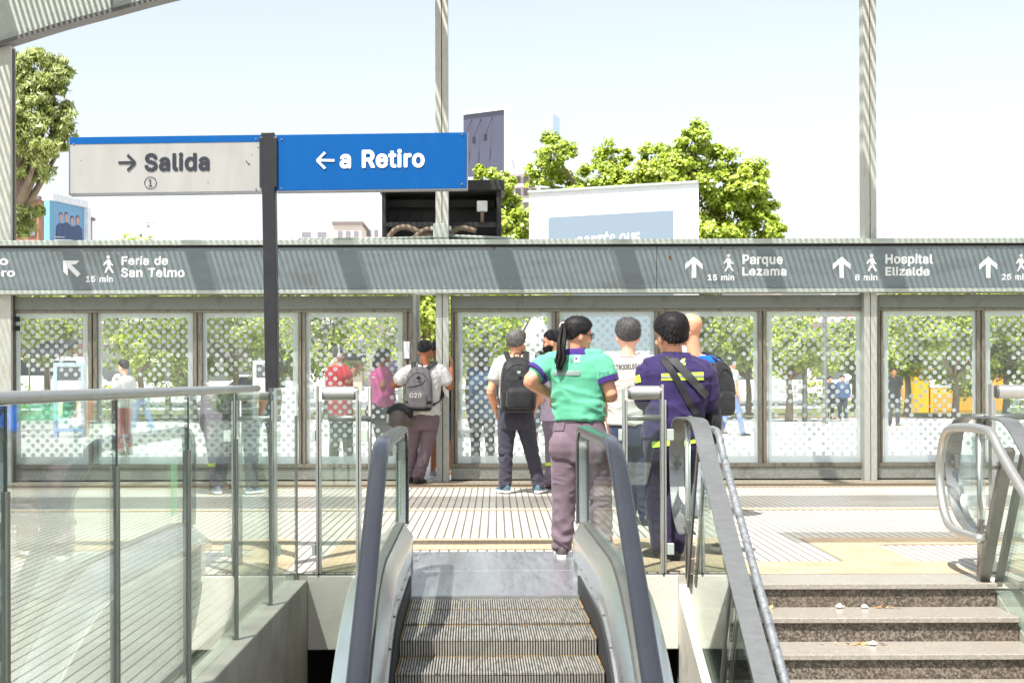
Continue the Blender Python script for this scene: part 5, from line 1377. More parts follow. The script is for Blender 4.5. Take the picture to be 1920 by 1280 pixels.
for i, (u, v) in enumerate(((.30, .26), (.46, .23), (.62, .30), (.78, .27))):
    ring = lambda cu, cv, ru, rv, off: [bq(cu + ru * math.cos(2*math.pi*k/14), cv + rv * math.sin(2*math.pi*k/14), off) for k in range(14)]
    q = MB(); q.poly(ring(u, v + .03, .05, .07, .010 + .002 * i), nv * -.004); q.build('poster_hair', MPS[0], t)
    q = MB(); q.poly(ring(u, v + .10, .045, .11, .012 + .002 * i), nv * -.004); q.build('poster_face', MPS[1], t)
    q = MB(); q.poly([bq(u - .14, .95, .02 + .004*i), bq(u + .14, .95, .02 + .004*i), bq(u + .12, v + .30, .02 + .004*i), bq(u + .04, v + .22, .02 + .004*i), bq(u - .04, v + .22, .02 + .004*i), bq(u - .12, v + .30, .02 + .004*i)], nv * -.004); q.build('poster_shirt', MPS[2], t)
Q4 = MB()
for (u0, u1, v0, v1) in ((.08, .38, .80, .815), (.08, .62, .86, .885), (.08, .12, .20, .21)):
    Q4.poly([bq(u0, v1, .05), bq(u1, v1, .05), bq(u1, v0, .05), bq(u0, v0, .05)], nv * -.004)
Q4.build('poster_lines', mat('poster_white', lin((236, 240, 246)), .6), t)
# lattice mast
mt = thing('radio_mast', 'thin pale lattice radio mast on the skyline under the white sign board', 'mast', on(279, 220))
mb = MB(); zt_ = P(279, 372, 220).z
for s in (-1, 1):
    mb.tube([(s * .7, 0, 0), (s * .25, 0, zt_ * .75), (0, 0, zt_)], .10, 5)
z = 2.0
while z < zt_ * .9:
    w_ = .7 - .45 * z / (zt_ * .75); mb.tube([(-w_, 0, z), (w_, 0, z + 1.2)], .06, 4); mb.tube([(w_, 0, z), (-w_, 0, z + 1.2)], .06, 4); z += 1.4
mb.build('lattice', mat('mast_grey', lin((176, 180, 190)), .6), mt, local=True)
mb = MB()
for yy, ww in ((416, 1.0), (420, .8)): zz = P(279, yy, 220).z; mb.box((-ww, -.3, zz - .12), (ww, .3, zz + .12))
mb.build('platform', MATS['mast_grey'], mt, local=True)
# ================================================================== PEOPLE
def fuse(mb, voxel=.008, smooth=4, sfac=.5):
    """one continuous skin round all the closed shapes in mb"""
    me = mb.mesh('fuse', tri=True)
    o = bpy.data.objects.new('fuse', me); COL.objects.link(o)
    m = o.modifiers.new('r', 'REMESH'); m.mode = 'VOXEL'; m.voxel_size = voxel; m.use_smooth_shade = True
    s = o.modifiers.new('s', 'SMOOTH'); s.iterations = smooth; s.factor = sfac
    out = bpy.data.meshes.new_from_object(o.evaluated_get(bpy.context.evaluated_depsgraph_get()))
    bpy.data.objects.remove(o); bpy.data.meshes.remove(me)
    return out

def get_co(me):
    co = np.empty(len(me.vertices) * 3); me.vertices.foreach_get('co', co); return co.reshape(-1, 3)
def get_no(me):
    no = np.empty(len(me.vertices) * 3); me.vertex_normals.foreach_get('vector', no); return no.reshape(-1, 3)

def wrinkle(me, amp, freq=(9, 9, 26), seed=0.0, mask=None, ridged=True):
    co, no = get_co(me), get_no(me)
    q = co * np.array(freq) + seed
    q = q + .8 * np.column_stack([pnoise(co * 7 + seed + 9), pnoise(co * 7 + seed + 29), pnoise(co * 7 + seed + 49)])
    n = pnoise(q)
    if ridged: n = (.5 - np.abs(n)) * 1.2 - .2
    n2 = pnoise(co * 5 + seed + 77)
    a = amp * (.5 + 1.3 * np.clip(n2 + .25, 0, 1))
    if mask is not None: a = a * mask(co)
    co = co + no * (n * a)[:, None]
    me.vertices.foreach_set('co', co.ravel()); me.update()

def bvh_of(me):
    return BVHTree.FromPolygons([v.co.copy() for v in me.vertices], [tuple(p.vertices) for p in me.polygons])

SKIN = {
 'tan': mat('tan_skin', lin((218, 156, 122)), .5, 0, .06, 30, spec=.4), 'light': mat('light_skin', lin((232, 180, 154)), .5, 0, .06, 30, spec=.4),
 'brown': mat('brown_skin', lin((166, 106, 74)), .5, 0, .06, 30, spec=.4), 'dark': mat('dark_skin', lin((92, 62, 50)), .45, 0, .06, 30, spec=.4)}
def cloth(name, c, var=.06, rough=.85):
    if name in MATS: return MATS[name]
    t = NT(name); co = t.coords()
    n = t.noise(co, 18, 4); n2 = t.noise(co, 420, 2)
    col = t.mix(t.ramp(n, .3, .7), tuple(x * (1 - var) for x in c), tuple(min(1, x * (1 + var)) for x in c))
    b = t.bsdf(col, rough, 0, n2, .25, .002, .2)
    b.inputs['Sheen Weight'].default_value = .12
    MATS[name] = t.mat; return t.mat
def hair_mat(name, c):
    return mat(name, c, .55, 0, .25, 90, stretch=(2, 2, .12), bump=.25, bscale=150, spec=.25)
M_EYE = mat('dark_eye', (.012, .01, .01), .15)
M_SOLEW = mat('white_sole', lin((226, 226, 222)), .7); M_SOLEB = mat('black_sole', (.02, .02, .02), .7)

HEADP = [(0.0, .034, .062, .000), (.012, .044, .080, -.020), (.035, .055, .087, -.040), (.060, .063, .088, -.058), (.085, .069, .087, -.074), (.110, .073, .086, -.088),
         (.135, .076, .088, -.096), (.160, .077, .087, -.100), (.185, .073, .078, -.096), (.207, .061, .060, -.080), (.222, .042, .038, -.056), (.232, .018, .014, -.030)]
def head_at(z):
    zs_ = [h[0] for h in HEADP]
    return [np.interp(z, zs_, [h[i] for h in HEADP]) for i in (1, 2, 3)]
def head_surf(z, a, g=0.0):
    w_, f_, b_ = head_at(z)
    ca, sa = math.cos(a), math.sin(a)
    x = (w_ + g) * math.copysign(abs(ca) ** .9, ca); y = (f_ + g if sa > 0 else -(b_ - g)) * math.copysign(abs(sa) ** .9, sa)
    return x, y

def person(label, d, root_x, top, yaw=0, hyaw=None, nod=0, k=1.0, bulk=1.0, J={}, skin='tan', hair=None, shirt=None, trousers=None, shoes=None,
           fine=True, group=None, belly=0.0, hipw=1.0, headx=None, neckfwd=0.0, hand_curl=.5, face=False, armr=1.0, legr=1.0, headk=1.0, shw=1.0, noarms=False):
    """J gives joints as (px, py, extra depth); everything else stands by default"""
    if hyaw is None: hyaw = yaw
    root = P(root_x, 711, d); root = Vector((root.x, d, 0.0))
    t = thing('person', label, 'person', tuple(root), group=group)
    ya, hy = R(yaw), R(hyaw)
    rt, fw, up = Vector((math.cos(ya), -math.sin(ya), 0)), Vector((math.sin(ya), math.cos(ya), 0)), Vector((0, 0, 1))
    ztop = P(root_x, top, d).z
    K = ztop / 1.75 * k
    def loc(x, y, z): return root + (rt * x + fw * y) * K + up * (z * ztop / 1.75)
    dflt = dict(hipL=(-.092, 0, .90), hipR=(.092, 0, .90), kneeL=(-.105, .02, .49), kneeR=(.105, .02, .49), ankL=(-.115, -.03, .085), ankR=(.115, -.03, .085),
                shL=(-.180 * shw, 0, 1.425), shR=(.180 * shw, 0, 1.425), elL=(-.235 * shw, -.04, 1.13), elR=(.235 * shw, -.04, 1.13), wrL=(-.235 * shw, .06, .88), wrR=(.235 * shw, .06, .88), neck=(0, -.015, 1.475))
    j = {n: (P(J[n][0], J[n][1], d + (J[n][2] if len(J[n]) > 2 else 0)) if n in J else loc(*dflt[n])) for n in dflt}
    hipC = (j['hipL'] + j['hipR']) / 2; neck = j['neck']
    vox = .0075 if fine else .012
    NSEG = 18 if fine else 12
    # ---- torso rings
    prof = [(-.17, .150, .108, -.012), (-.02, .172 * hipw, .126, -.014), (.12, .168 * (hipw * .5 + .5), .124, -.008), (.30, .156, .116 + belly * .5, belly * .35), (.48, .160, .117 + belly * .3, belly * .2),
            (.66, .172 * shw, .122, .0), (.80, .182 * shw, .116, -.004), (.91, .160 * shw, .092, -.008), (.97, .105, .070, -.010), (1.01, .062, .056, -.010)]
    ax = (neck - hipC)
    def tring(tt, g=0.0, n=24, fl=1.0):
        rx, ry, yo = [np.interp(tt, [p[0] for p in prof], [p[i] for p in prof]) for i in (1, 2, 3)]
        c = hipC + ax * tt + fw * yo * K
        rx, ry = rx * bulk * K + g, ry * bulk * K * fl + g
        sh = (j['shR'] - j['shL']); sh.z *= np.clip((tt - .5) * 2, 0, 1); sx = sh.normalized() if tt > .5 else rt
        out = []
        for q in range(n):
            a = 2 * math.pi * q / n; ca, sa = math.cos(a), math.sin(a)
            out.append(c + sx * (rx * math.copysign(abs(ca) ** .85, ca)) + fw * (ry * math.copysign(abs(sa) ** .85, sa)))
        return out
    def torso(mb, t0, t1, g):
        ts = np.linspace(t0, t1, 14)
        mb.ring_loft([tring(x, g) for x in ts])
    def limb(mb, pts, radii, n=NSEG, sub=5):
        pp = catmull(pts, sub); rr = np.interp(np.linspace(0, 1, len(pp)), np.linspace(0, 1, len(radii)), radii)
        a, b = pp[0] - (pp[1] - pp[0]).normalized() * rr[0] * .6, pp[-1] + (pp[-1] - pp[-2]).normalized() * rr[-1] * .5
        mb.tube([a] + pp + [b], [rr[0] * .45] + list(rr) + [rr[-1] * .5], n)
    # ---- body
    B = MB()
    torso(B, -.15, 1.0, -.012)
    hk = headk * K / 1.0
    hh = .232 * hk
    hx, hf = Vector((math.cos(hy), -math.sin(hy), 0)), Vector((math.sin(hy), math.cos(hy), 0))
    hz = Vector((0, 0, 1))
    if nod:
        q = Matrix.Rotation(R(-nod), 3, hx); hf, hz = q @ hf, q @ hz
    hxp = P(headx, 711, d).x if headx is not None else neck.x
    chin = Vector((hxp, neck.y + .02 * neckfwd, 0)) + hf * (.008 * hk); chin.z = ztop - hh * (1.0 if not nod else .985)
    if headx is None: chin = Vector((neck.x, neck.y, chin.z)) + hf * (.02 * hk) + fw * neckfwd * K
    def H(x, y, z): return chin + (hx * x + hf * y + hz * z) * hk
    rings = []
    for (z, *_r) in HEADP:
        rings.append([H(*head_surf(z, 2 * math.pi * q / 28), z) for q in range(28)])
    B.ring_loft(rings)
    limb(B, [neck - up * .03 * K, neck.lerp(H(0, -.022, .03), .6), H(0, -.025, .08)], [.062 * K * bulk ** .5, .056 * K * bulk ** .5, .056 * K], 16)
    # nose, brow, lips, chin, ears
    B.ring_loft([[H(x * s, y, z) for x, y in ((-1, .07), (1, .07), (.6, yy), (-.6, yy))] for (z, s, yy) in ((.074, .012, .092), (.080, .018, .104), (.090, .014, .110), (.108, .009, .098), (.130, .008, .090))])
    B.ellipsoid(H(0, .078, .058), (.020 * hk, .016 * hk, .008 * hk)); B.ellipsoid(H(0, .070, .012), (.020 * hk, .018 * hk, .016 * hk))
    for s in (-1, 1):
        rot = Matrix((hx, hf, hz)).transposed()
        B.ellipsoid(H(s * .077, -.012, .098), (.010 * hk, .019 * hk, .032 * hk), 10, 8, rot=rot); B.ellipsoid(H(s * .05, .074, .126), (.022 * hk, .013 * hk, .008 * hk), rot=rot)
        B.ellipsoid(H(s * .048, .06, .075), (.024 * hk, .020 * hk, .022 * hk), rot=rot)
    # limbs
    sk = K * bulk ** .6
    for s in 'LR':
        if not noarms:
            e, w_ = j['el' + s], j['wr' + s]
            limb(B, [j['sh' + s] + (neck - j['sh' + s]) * .25, j['sh' + s]], [.055 * sk, .056 * sk])
            ar = armr
            limb(B, [j['sh' + s], j['sh' + s].lerp(e, .5), e], [.055 * sk * ar, .050 * sk * ar, .040 * sk * ar]); limb(B, [e, e.lerp(w_, .35), w_], [.041 * sk * ar, .043 * sk * ar, .027 * sk * ar])
            # hand: palm, four fingers, thumb
            dr = (w_ - e).normalized(); inward = (hipC - w_); inward -= dr * inward.dot(dr); inward.normalize(); sd = dr.cross(inward).normalized()
            fsign = 1 if sd.dot(fw) > 0 else -1; sd = sd * fsign
            hs = K * 1.0
            pr = []
            for (q, wd, th) in ((-.012, .024, .019), (.02, .034, .017), (.06, .042, .015), (.088, .041, .012)):
                c = w_ + dr * q * hs
                pr.append([c + (sd * wd * math.cos(a) + inward * th * math.sin(a)) * hs for a in (2 * math.pi * z / 12 for z in range(12))])
            B.ring_loft(pr)
            for f_, (off, ln) in enumerate(((-.033, .058), (-.011, .072), (.011, .078), (.033, .070))):
                b0 = w_ + (dr * .082 + sd * off * 1.05) * hs; c1 = hand_curl
                p1 = b0 + (dr * math.cos(c1 * .5) + inward * math.sin(c1 * .5)) * ln * .5 * hs
                p2 = p1 + (dr * math.cos(c1 * 1.4) + inward * math.sin(c1 * 1.4)) * ln * .3 * hs
                p3 = p2 + (dr * math.cos(c1 * 2.2) + inward * math.sin(c1 * 2.2)) * ln * .25 * hs
                limb(B, [b0, p1, p2, p3], [.0100 * hs, .0095 * hs, .009 * hs, .008 * hs], 8, 2)
            b0 = w_ + (dr * .022 + sd * .030) * hs; p1 = b0 + (dr * .6 + sd * .7 + inward * .25).normalized() * .045 * hs; p2 = p1 + (dr * .9 + sd * .25 + inward * .3).normalized() * .032 * hs
            limb(B, [b0, p1, p2], [.0135 * hs, .0115 * hs, .0095 * hs], 8, 2)
        h_, kn, an = j['hip' + s], j['knee' + s], j['ank' + s]
        limb(B, [h_ + up * .02, h_.lerp(kn, .5), kn], [.078 * sk, .070 * sk, .052 * sk]); limb(B, [kn, kn.lerp(an, .35), an], [.052 * sk, .055 * sk, .036 * sk])
        lf = Vector((kn.x - an.x, kn.y - an.y, 0)) * 0 + fw
        limb(B, [an, an - up * .04 * K + lf * .05 * K, an - up * .055 * K + lf * .13 * K], [.036 * K, .034 * K, .025 * K], 10)
    bm_ = fuse(B, vox, 3, .5)
    body = link('body', bm_, SKIN[skin], t)
    info = dict(root=t, j=j, H=H, hk=hk, K=K, rt=rt, fw=fw, tring=tring, hx=hx, hf=hf, hz=hz, limb=limb, d=d, neck=neck, hipC=hipC)
    if face:
        for s in (-1, 1):
            e = MB(); e.ellipsoid(H(s * .032, .083, .113), (.011 * hk, .006 * hk, .006 * hk), 10, 7, rot=Matrix((hx, hf, hz)).transposed()); e.build('eye', M_EYE, t, smooth=True)
            e = MB(); e.tube([H(s * .018, .091, .127), H(s * .034, .091, .131), H(s * .052, .080, .127)], .004 * hk, 6); e.build('eyebrow', M_EYE, t, smooth=True)
        e = MB(); e.tube([H(-.020, .090, .056), H(0, .0935, .057), H(.020, .090, .056)], .003 * hk, 6); e.build('mouth', mat('lip_skin', lin((150, 84, 76)), .5), t, smooth=True)
    # ---- clothes
    if trousers:
        C = MB(); g = trousers.get('g', .008)
        top_t = trousers.get('top', .10)
        C.ring_loft([tring(x, g) for x in np.linspace(-.16, top_t, 9)])
        lr = legr
        short = trousers.get('short')
        for s in 'LR':
            h_, kn, an = j['hip' + s], j['knee' + s], j['ank' + s]
            butt = h_ - fw * .040 * K * trousers.get('butt', 1) + up * .005 * K + rt * (0.0)
            C.ellipsoid(butt, (.100 * sk * (hipw * .5 + .5) * trousers.get('butt', 1), .092 * sk * trousers.get('butt', 1), .13 * sk))
            if short:
                limb(C, [h_ + up * .03, h_.lerp(kn, .4), h_.lerp(kn, short)], [.100 * sk * lr, .092 * sk * lr, .085 * sk * lr])
            else:
                limb(C, [h_ + up * .03, h_.lerp(kn, .45), kn], [.102 * sk * lr, .090 * sk * lr, .070 * sk * lr]); limb(C, [kn, kn.lerp(an, .4), an - up * .015 * K], [.070 * sk * lr, .069 * sk * lr, .060 * sk * lr])
        cm = fuse(C, vox, 9, .5)
        zk = (j['kneeL'].z + j['kneeR'].z) / 2; za = (j['ankL'].z + j['ankR'].z) / 2
        wrinkle(cm, trousers.get('amp', .012) * .8, (10, 10, 15), seed=root_x * .013, mask=lambda c: .35 + .9 * np.exp(-((c[:, 2] - zk) / .13) ** 2) + 2.0 * np.exp(-((c[:, 2] - za - .05) / .11) ** 2) + .5 * np.exp(-((c[:, 2] - hipC.z + .12) / .08) ** 2))
        info['trousers_bvh'] = bvh_of(cm)
        info['trousers'] = link('trousers' if not short else 'shorts', cm, trousers['m'], t)
        if trousers.get('belt'):
            q = MB(); q.ring_loft([tring(x, g + .006) for x in np.linspace(top_t - .05, top_t + .01, 3)]); q.build('belt', trousers['belt'], t, smooth=True)
    if shirt:
        C = MB(); g = shirt.get('g', .014); hem = shirt.get('hem', -.04)
        C.ring_loft([tring(x, g + (.006 * K if x < .1 else 0)) for x in np.linspace(hem, shirt.get('neck', .985), 16)])
        sl = shirt.get('sleeve', .62)
        for s in 'LR':
            if noarms: continue
            e, w_ = j['el' + s], j['wr' + s]
            limb(C, [neck.lerp(j['sh' + s], .35) - up * .012 * K, j['sh' + s]], [.058 * sk + g * .5, .064 * sk + g * .6])
            if sl > 0:
                if sl <= 1: limb(C, [j['sh' + s], j['sh' + s].lerp(e, sl * .5), j['sh' + s].lerp(e, sl)], [.066 * sk + g * .5, (.064 * armr) * sk + g * .8, (.060 * armr) * sk + g])
                else:
                    limb(C, [j['sh' + s], j['sh' + s].lerp(e, .5), e], [.066 * sk + g * .5, .062 * sk + g * .7, .056 * sk + g * .6]); limb(C, [e, e.lerp(w_, .4), e.lerp(w_, .93)], [.056 * sk + g * .6, .052 * sk + g * .5, .038 * sk + g * .4])
        cm = fuse(C, vox, 5, .5)
        hz0 = hipC.z
        wrinkle(cm, shirt.get('amp', .011), shirt.get('freq', (8, 8, 20)), seed=root_x * .017 + 3, mask=lambda c: .45 + .9 * np.exp(-((c[:, 2] - hz0 - .10) / .14) ** 2))
        info['shirt_bvh'] = bvh_of(cm)
        info['shirt'] = link(shirt.get('name', 'shirt'), cm, shirt['m'], t)
        if shirt.get('cuff') and not noarms:
            for s in 'LR':
                e = j['el' + s]; q = MB(); a, b = j['sh' + s].lerp(e, sl * 1.02), j['sh' + s].lerp(e, sl * 1.02 + .13)
                rr = (.060 * armr) * sk + g + .003; q.tube([a, b], [rr, rr * .97], 22); q.build('cuff', shirt['cuff'], t, smooth=False, auto=40)
        if shirt.get('collar'):
            q = MB(); rings = []
            for (off, gg, tt) in ((.0, .012, .965), (.022, .006, .985), (.040, .002, 1.0), (.040, -.006, 1.0)):
                ring = tring(tt, gg); c = sum(ring, Vector()) / len(ring)
                rings.append([Vector((v.x, v.y, v.z + off * K)) for v in ring])
            q.ring_loft(rings, cap=False); q.build('collar', shirt['collar'], t, smooth=True)
        elif shirt.get('neckband'):
            q = MB(); ring = tring(.985, .006); q.tube(ring, .007, 6, loop=True); q.build('neckband', shirt['neckband'], t, smooth=True)
    if shoes:
        for s, sp in (('L', -1), ('R', 1)):
            an = j['ank' + s]; base = Vector((an.x, an.y, max(0.0, an.z - .085 * K)))
            spl = R(shoes.get('splay', 14)) * sp
            fd = (fw * math.cos(spl) + rt * math.sin(spl)).normalized(); sd = Vector((fd.y, -fd.x, 0))
            q = MB(); rings = []
            for (y, wd, h) in ((-.082, .018, .050), (-.072, .032, .085), (-.03, .038, .105), (.03, .040, .098), (.08, .044, .072), (.13, .047, .056), (.17, .040, .045), (.192, .020, .034)):
                c = base + fd * y * K
                rings.append([c + sd * (wd * K * math.cos(a)) + up * (K * (.022 + (h - .022) * max(0, math.sin(a)))) for a in (math.pi * z / 10 for z in range(11))])
            q.ring_loft(rings); sh = q.build('shoe', shoes['m'], t, smooth=True)
            q = MB(); out = [(-.086, .022), (-.06, .038), (0, .040), (.06, .045), (.13, .051), (.175, .042), (.198, .020)]
            pl = [base + (fd * y + sd * x) * K for y, x in out] + [base + (fd * y - sd * x) * K for y, x in reversed(out)]
            q.poly(pl, (0, 0, .026 * K)); q.build('sole', shoes.get('sole', M_SOLEB), sh, bevel=.003)
    # ---- hair and headwear
    if hair:
        cover(info, **hair)
    return info

def cover(P_, m, line, name='hair', g=.014, noise=.004, spikes=0, slen=.02, ret=False, top=True, region=None, freq=60, rise=.02, blob=0.0, lift=.7, drop=.25):
    """hair or headwear over the head: line(y) gives the lower edge at head depth y; region keeps only part of the head"""
    H, hk, t = P_['H'], P_['hk'], P_['root']
    N, M_ = 48, 40
    grid = {}
    zz = list(np.linspace(.0, .225, M_)) + [.232]
    q = MB(); 
    def gi(x, y, z):
        l = line(y) if region is None else None
        if region is None: u = (z - l) / rise
        else: u = region(x, y, z) / rise
        u = max(-.5, min(1, u)); return u
    rows = []
    ks = []
    for z in zz:
        row = []
        for c in range(N):
            a = 2 * math.pi * c / N
            x, y = head_surf(z, a)
            u = gi(x, y, z); gg = g * (u if u > 0 else 0) - (.006 if u < 0 else 0)
            s = pnoise(np.array([[x * freq, y * freq, z * freq * .45]]))[0]
            s2 = pnoise(np.array([[x * 22 + 5, y * 22, z * 22]]))[0]
            gg += noise * s * max(0, u) + blob * s2 * max(0, u)
            x2, y2 = head_surf(z, a, gg)
            zt_ = z + (gg * max(0, (z - .13) / .1) if z > .13 else 0)
            row.append((H(x2, y2, zt_), u))
        rows.append(row)
    vs = [p for r_ in rows for p, u in r_]; us = [u for r_ in rows for p, u in r_]
    fs = []
    for i in range(len(zz) - 1):
        for c in range(N):
            f = (i * N + c, i * N + (c + 1) % N, (i + 1) * N + (c + 1) % N, (i + 1) * N + c)
            if max(us[v] for v in f) > -.4: fs.append(f)
    if top and region is None: fs.append(tuple((len(zz) - 1) * N + c for c in range(N)))
    q.add(vs, fs)
    if spikes:
        rg = np.random.default_rng(5)
        c0 = H(0, -.01, .12)
        good = [i for i in range(len(vs)) if us[i] > .3]
        for _ in range(spikes):
            p = vs[good[rg.integers(len(good))]]
            n = (p - c0).normalized(); dr = (n * lift + Vector(rg.normal(size=3)) * .3 + Vector((0, 0, -drop))).normalized()
            sd = dr.cross(n); 
            if sd.length < 1e-4: continue
            sd.normalize(); w_ = .0022 * hk; L = slen * hk * rg.uniform(.5, 1.2)
            b = len(q.v); q.v += [tuple(p - n * .004 - sd * w_), tuple(p - n * .004 + sd * w_), tuple(p + dr * L)]; q.f.append((b, b + 1, b + 2)); q.m.append(0)
    return q.build(name, m, t, smooth=True, fixn=True)

def hairline(front=.185, temple=.135, ear=.105, back=.045):
    return lambda y: float(np.interp(y, [-.11, -.085, -.05, -.01, .03, .06, .09], [back, back + .006, back + .035, ear, temple, temple + .03, front]))

def drape(I, pts_px, m, name, dep=.8, off=.004, bvh='shirt_bvh', parent=None):
    """a flat cloth mark laid on a garment: px quad corners (tl, tr, br, bl)"""
    (a, b, c, e) = pts_px; n, k = 26, 4; q = MB(); vs = []
    last = None
    for r_ in range(k + 1):
        for s in range(n + 1):
            u, v = s / n, r_ / k
            x = (a[0] * (1 - u) + b[0] * u) * (1 - v) + (e[0] * (1 - u) + c[0] * u) * v
            y = (a[1] * (1 - u) + b[1] * u) * (1 - v) + (e[1] * (1 - u) + c[1] * u) * v
            p = P(x, y, I['d']); o = Vector((p.x, p.y - dep, p.z))
            h = I[bvh].ray_cast(o, Vector((0, 1, 0)))
            if h[0] is None: vs.append(None)
            else: vs.append(h[0] + h[1] * (off if h[1].y < 0 else -off))
    fs = []
    for r_ in range(k):
        for s in range(n):
            f = (r_ * (n + 1) + s, r_ * (n + 1) + s + 1, (r_ + 1) * (n + 1) + s + 1, (r_ + 1) * (n + 1) + s)
            if all(vs[i] is not None for i in f) and max((vs[f[0]] - vs[i]).length for i in f) < .06: fs.append(f)
    q.add([v if v is not None else Vector((0, 0, 0)) for v in vs], fs)
    bm = bmesh.new(); me = q.mesh(name, fixn=False); bm.from_mesh(me)
    bmesh.ops.delete(bm, geom=[v for v in bm.verts if not v.link_faces], context='VERTS'); bm.to_mesh(me); bm.free()
    return link(name, me, m, parent or I['root'], smooth=True)

def drape_text(I, s, x0, yt, x1, yb, m, skew=0.0, bold='b', bvh='shirt_bvh', off=.003, parent=None, dep=.8):
    me = text_mesh(s, bold); co = get_co(me); a0, a1, b0, b1 = co[:, 0].min(), co[:, 0].max(), co[:, 1].min(), co[:, 1].max()
    out = np.empty_like(co); lastz = None
    for i, v in enumerate(co):
        px = x0 + (x1 - x0) * (v[0] - a0) / (a1 - a0); py = yb + (yt - yb) * (v[1] - b0) / (b1 - b0) - skew * (px - x0)
        p = P(px, py, I['d']); h = I[bvh].ray_cast(Vector((p.x, p.y - dep, p.z)), Vector((0, 1, 0)))
        if h[0] is not None: lastz = h[0].y
        out[i] = (p.x, (h[0].y if h[0] is not None else (lastz or p.y)) - off, p.z)
    me.vertices.foreach_set('co', out.ravel()); me.update()
    return link('lettering', me, m, parent or I['root'])

def flat_strap(pts, w_, th, name, m, parent, widthdir=None, n=5):
    pts = catmull(pts, n); q = MB(); rings = []
    for i, p in enumerate(pts):
        tg = (pts[min(i + 1, len(pts) - 1)] - pts[max(i - 1, 0)]).normalized()
        wd = widthdir(i / (len(pts) - 1)) if widthdir else Vector((1, 0, 0))
        wd = (wd - tg * wd.dot(tg)).normalized(); nn = tg.cross(wd)
        rings.append([p - wd * w_ / 2 - nn * th / 2, p + wd * w_ / 2 - nn * th / 2, p + wd * w_ / 2 + nn * th / 2, p - wd * w_ / 2 + nn * th / 2])
    q.ring_loft(rings); return q.build(name, m, parent, bevel=.0015)

def backpack(I, label, wd, ht, dp, up_off, m, m_dark, side=0.0, straps=True, tilt=0.0, sxl=.085):
    """a rounded pack on the back of person I; up_off = height of its top under the neck"""
    rt, fw, K = I['rt'], I['fw'], I['K']
    top = I['neck'] - Vector((0, 0, up_off)) + rt * side
    back = I['tring'](.7, .014); bc = sum(back, Vector()) / len(back)
    dep0 = max((v - bc).dot(-fw) for v in back)
    org = Vector((top.x, top.y, 0)) + (bc - top) * Vector((0, 0, 0)).dot(fw)
    org = Vector((bc.x, bc.y, 0)) + rt * side - fw * (dep0 + .004); 
    t = thing('backpack', label, 'backpack', (org.x, org.y, top.z - ht))
    def B_(x, y, z): return org + rt * x - fw * y + Vector((0, 0, top.z - ht + z))
    def rr(w_, dpt, n=24, e=.55):
        o = []
        for q in range(n):
            a = 2 * math.pi * q / n; ca, sa = math.cos(a), math.sin(a)
            o.append((w_ / 2 * math.copysign(abs(ca) ** e, ca), dpt / 2 + dpt / 2 * math.copysign(abs(sa) ** e, sa)))
        return o
    q = MB(); rings = []
    for (z, sw, sd) in ((0, .80, .72), (.02, .92, .90), (.10, 1.0, 1.0), (.35, 1.0, 1.0), (.6, .97, .92), (.78, .88, .80), (.88, .76, .66), (.95, .58, .50), (.985, .36, .36), (1.0, .14, .2)):
        rings.append([B_(x, y, z * ht) for x, y in rr(wd * sw, dp * sd)])
    q.ring_loft(rings); me = fuse(q, .008, 4, .5); wrinkle(me, .006, (9, 9, 14), seed=wd * 37)
    bv = bvh_of(me); link('main_bag', me, m, t)
    pk = MB(); rings = []
    for (z, sw, sd) in ((.06, .5, .6), (.09, .66, .95), (.2, .70, 1.0), (.36, .68, .95), (.42, .58, .8), (.45, .4, .5)):
        rings.append([B_(x, dp * .8 + y, z * ht) for x, y in rr(wd * sw, dp * .42 * sd)])
    pk.ring_loft(rings); me2 = fuse(pk, .007, 4, .5); wrinkle(me2, .004, (9, 9, 14), seed=3.3); link('front_pocket', me2, m, t)
    # zip line and grab handle
    zp = [B_(wd * .43 * math.cos(a), dp * .72, ht * (.42 + .44 * math.sin(a))) for a in np.linspace(-.1, math.pi + .1, 17)]
    z = MB(); z.tube([bv.find_nearest(p)[0] - fw * .003 for p in zp], .0035, 6); z.build('zip', m_dark, t, smooth=True)
    h = MB(); h.tube(catmull([B_(-.03, .02, ht - .004), B_(-.025, .0, ht + .03), B_(.025, .0, ht + .03), B_(.03, .02, ht - .004)], 4), .007, 8); h.build('grab_handle', m_dark, t, smooth=True)
    if straps:
        for s, S in ((-1, 'L'), (1, 'R')):
            sh = I['neck'].lerp(I['j']['sh' + S], .62) + Vector((0, 0, .058 * K))
            pts = [B_(s * wd * .22, .015, ht * .93), sh - fw * .055 * K + Vector((0, 0, .010)), sh + fw * .01 + Vector((0, 0, .022)), sh + fw * .10 * K - Vector((0, 0, .055)), I['j']['sh' + S] + fw * .125 * K - Vector((0, 0, .20)) - rt * s * .03, I['j']['sh' + S] + fw * .05 * K - Vector((0, 0, .30)) + rt * s * .0, B_(s * wd * .45, .0, ht * .12)]
            flat_strap(pts, .058 * K, .014, 'shoulder_strap', m_dark if m_dark else m, t, lambda u: rt)
    return t, B_, bv, dp, ht
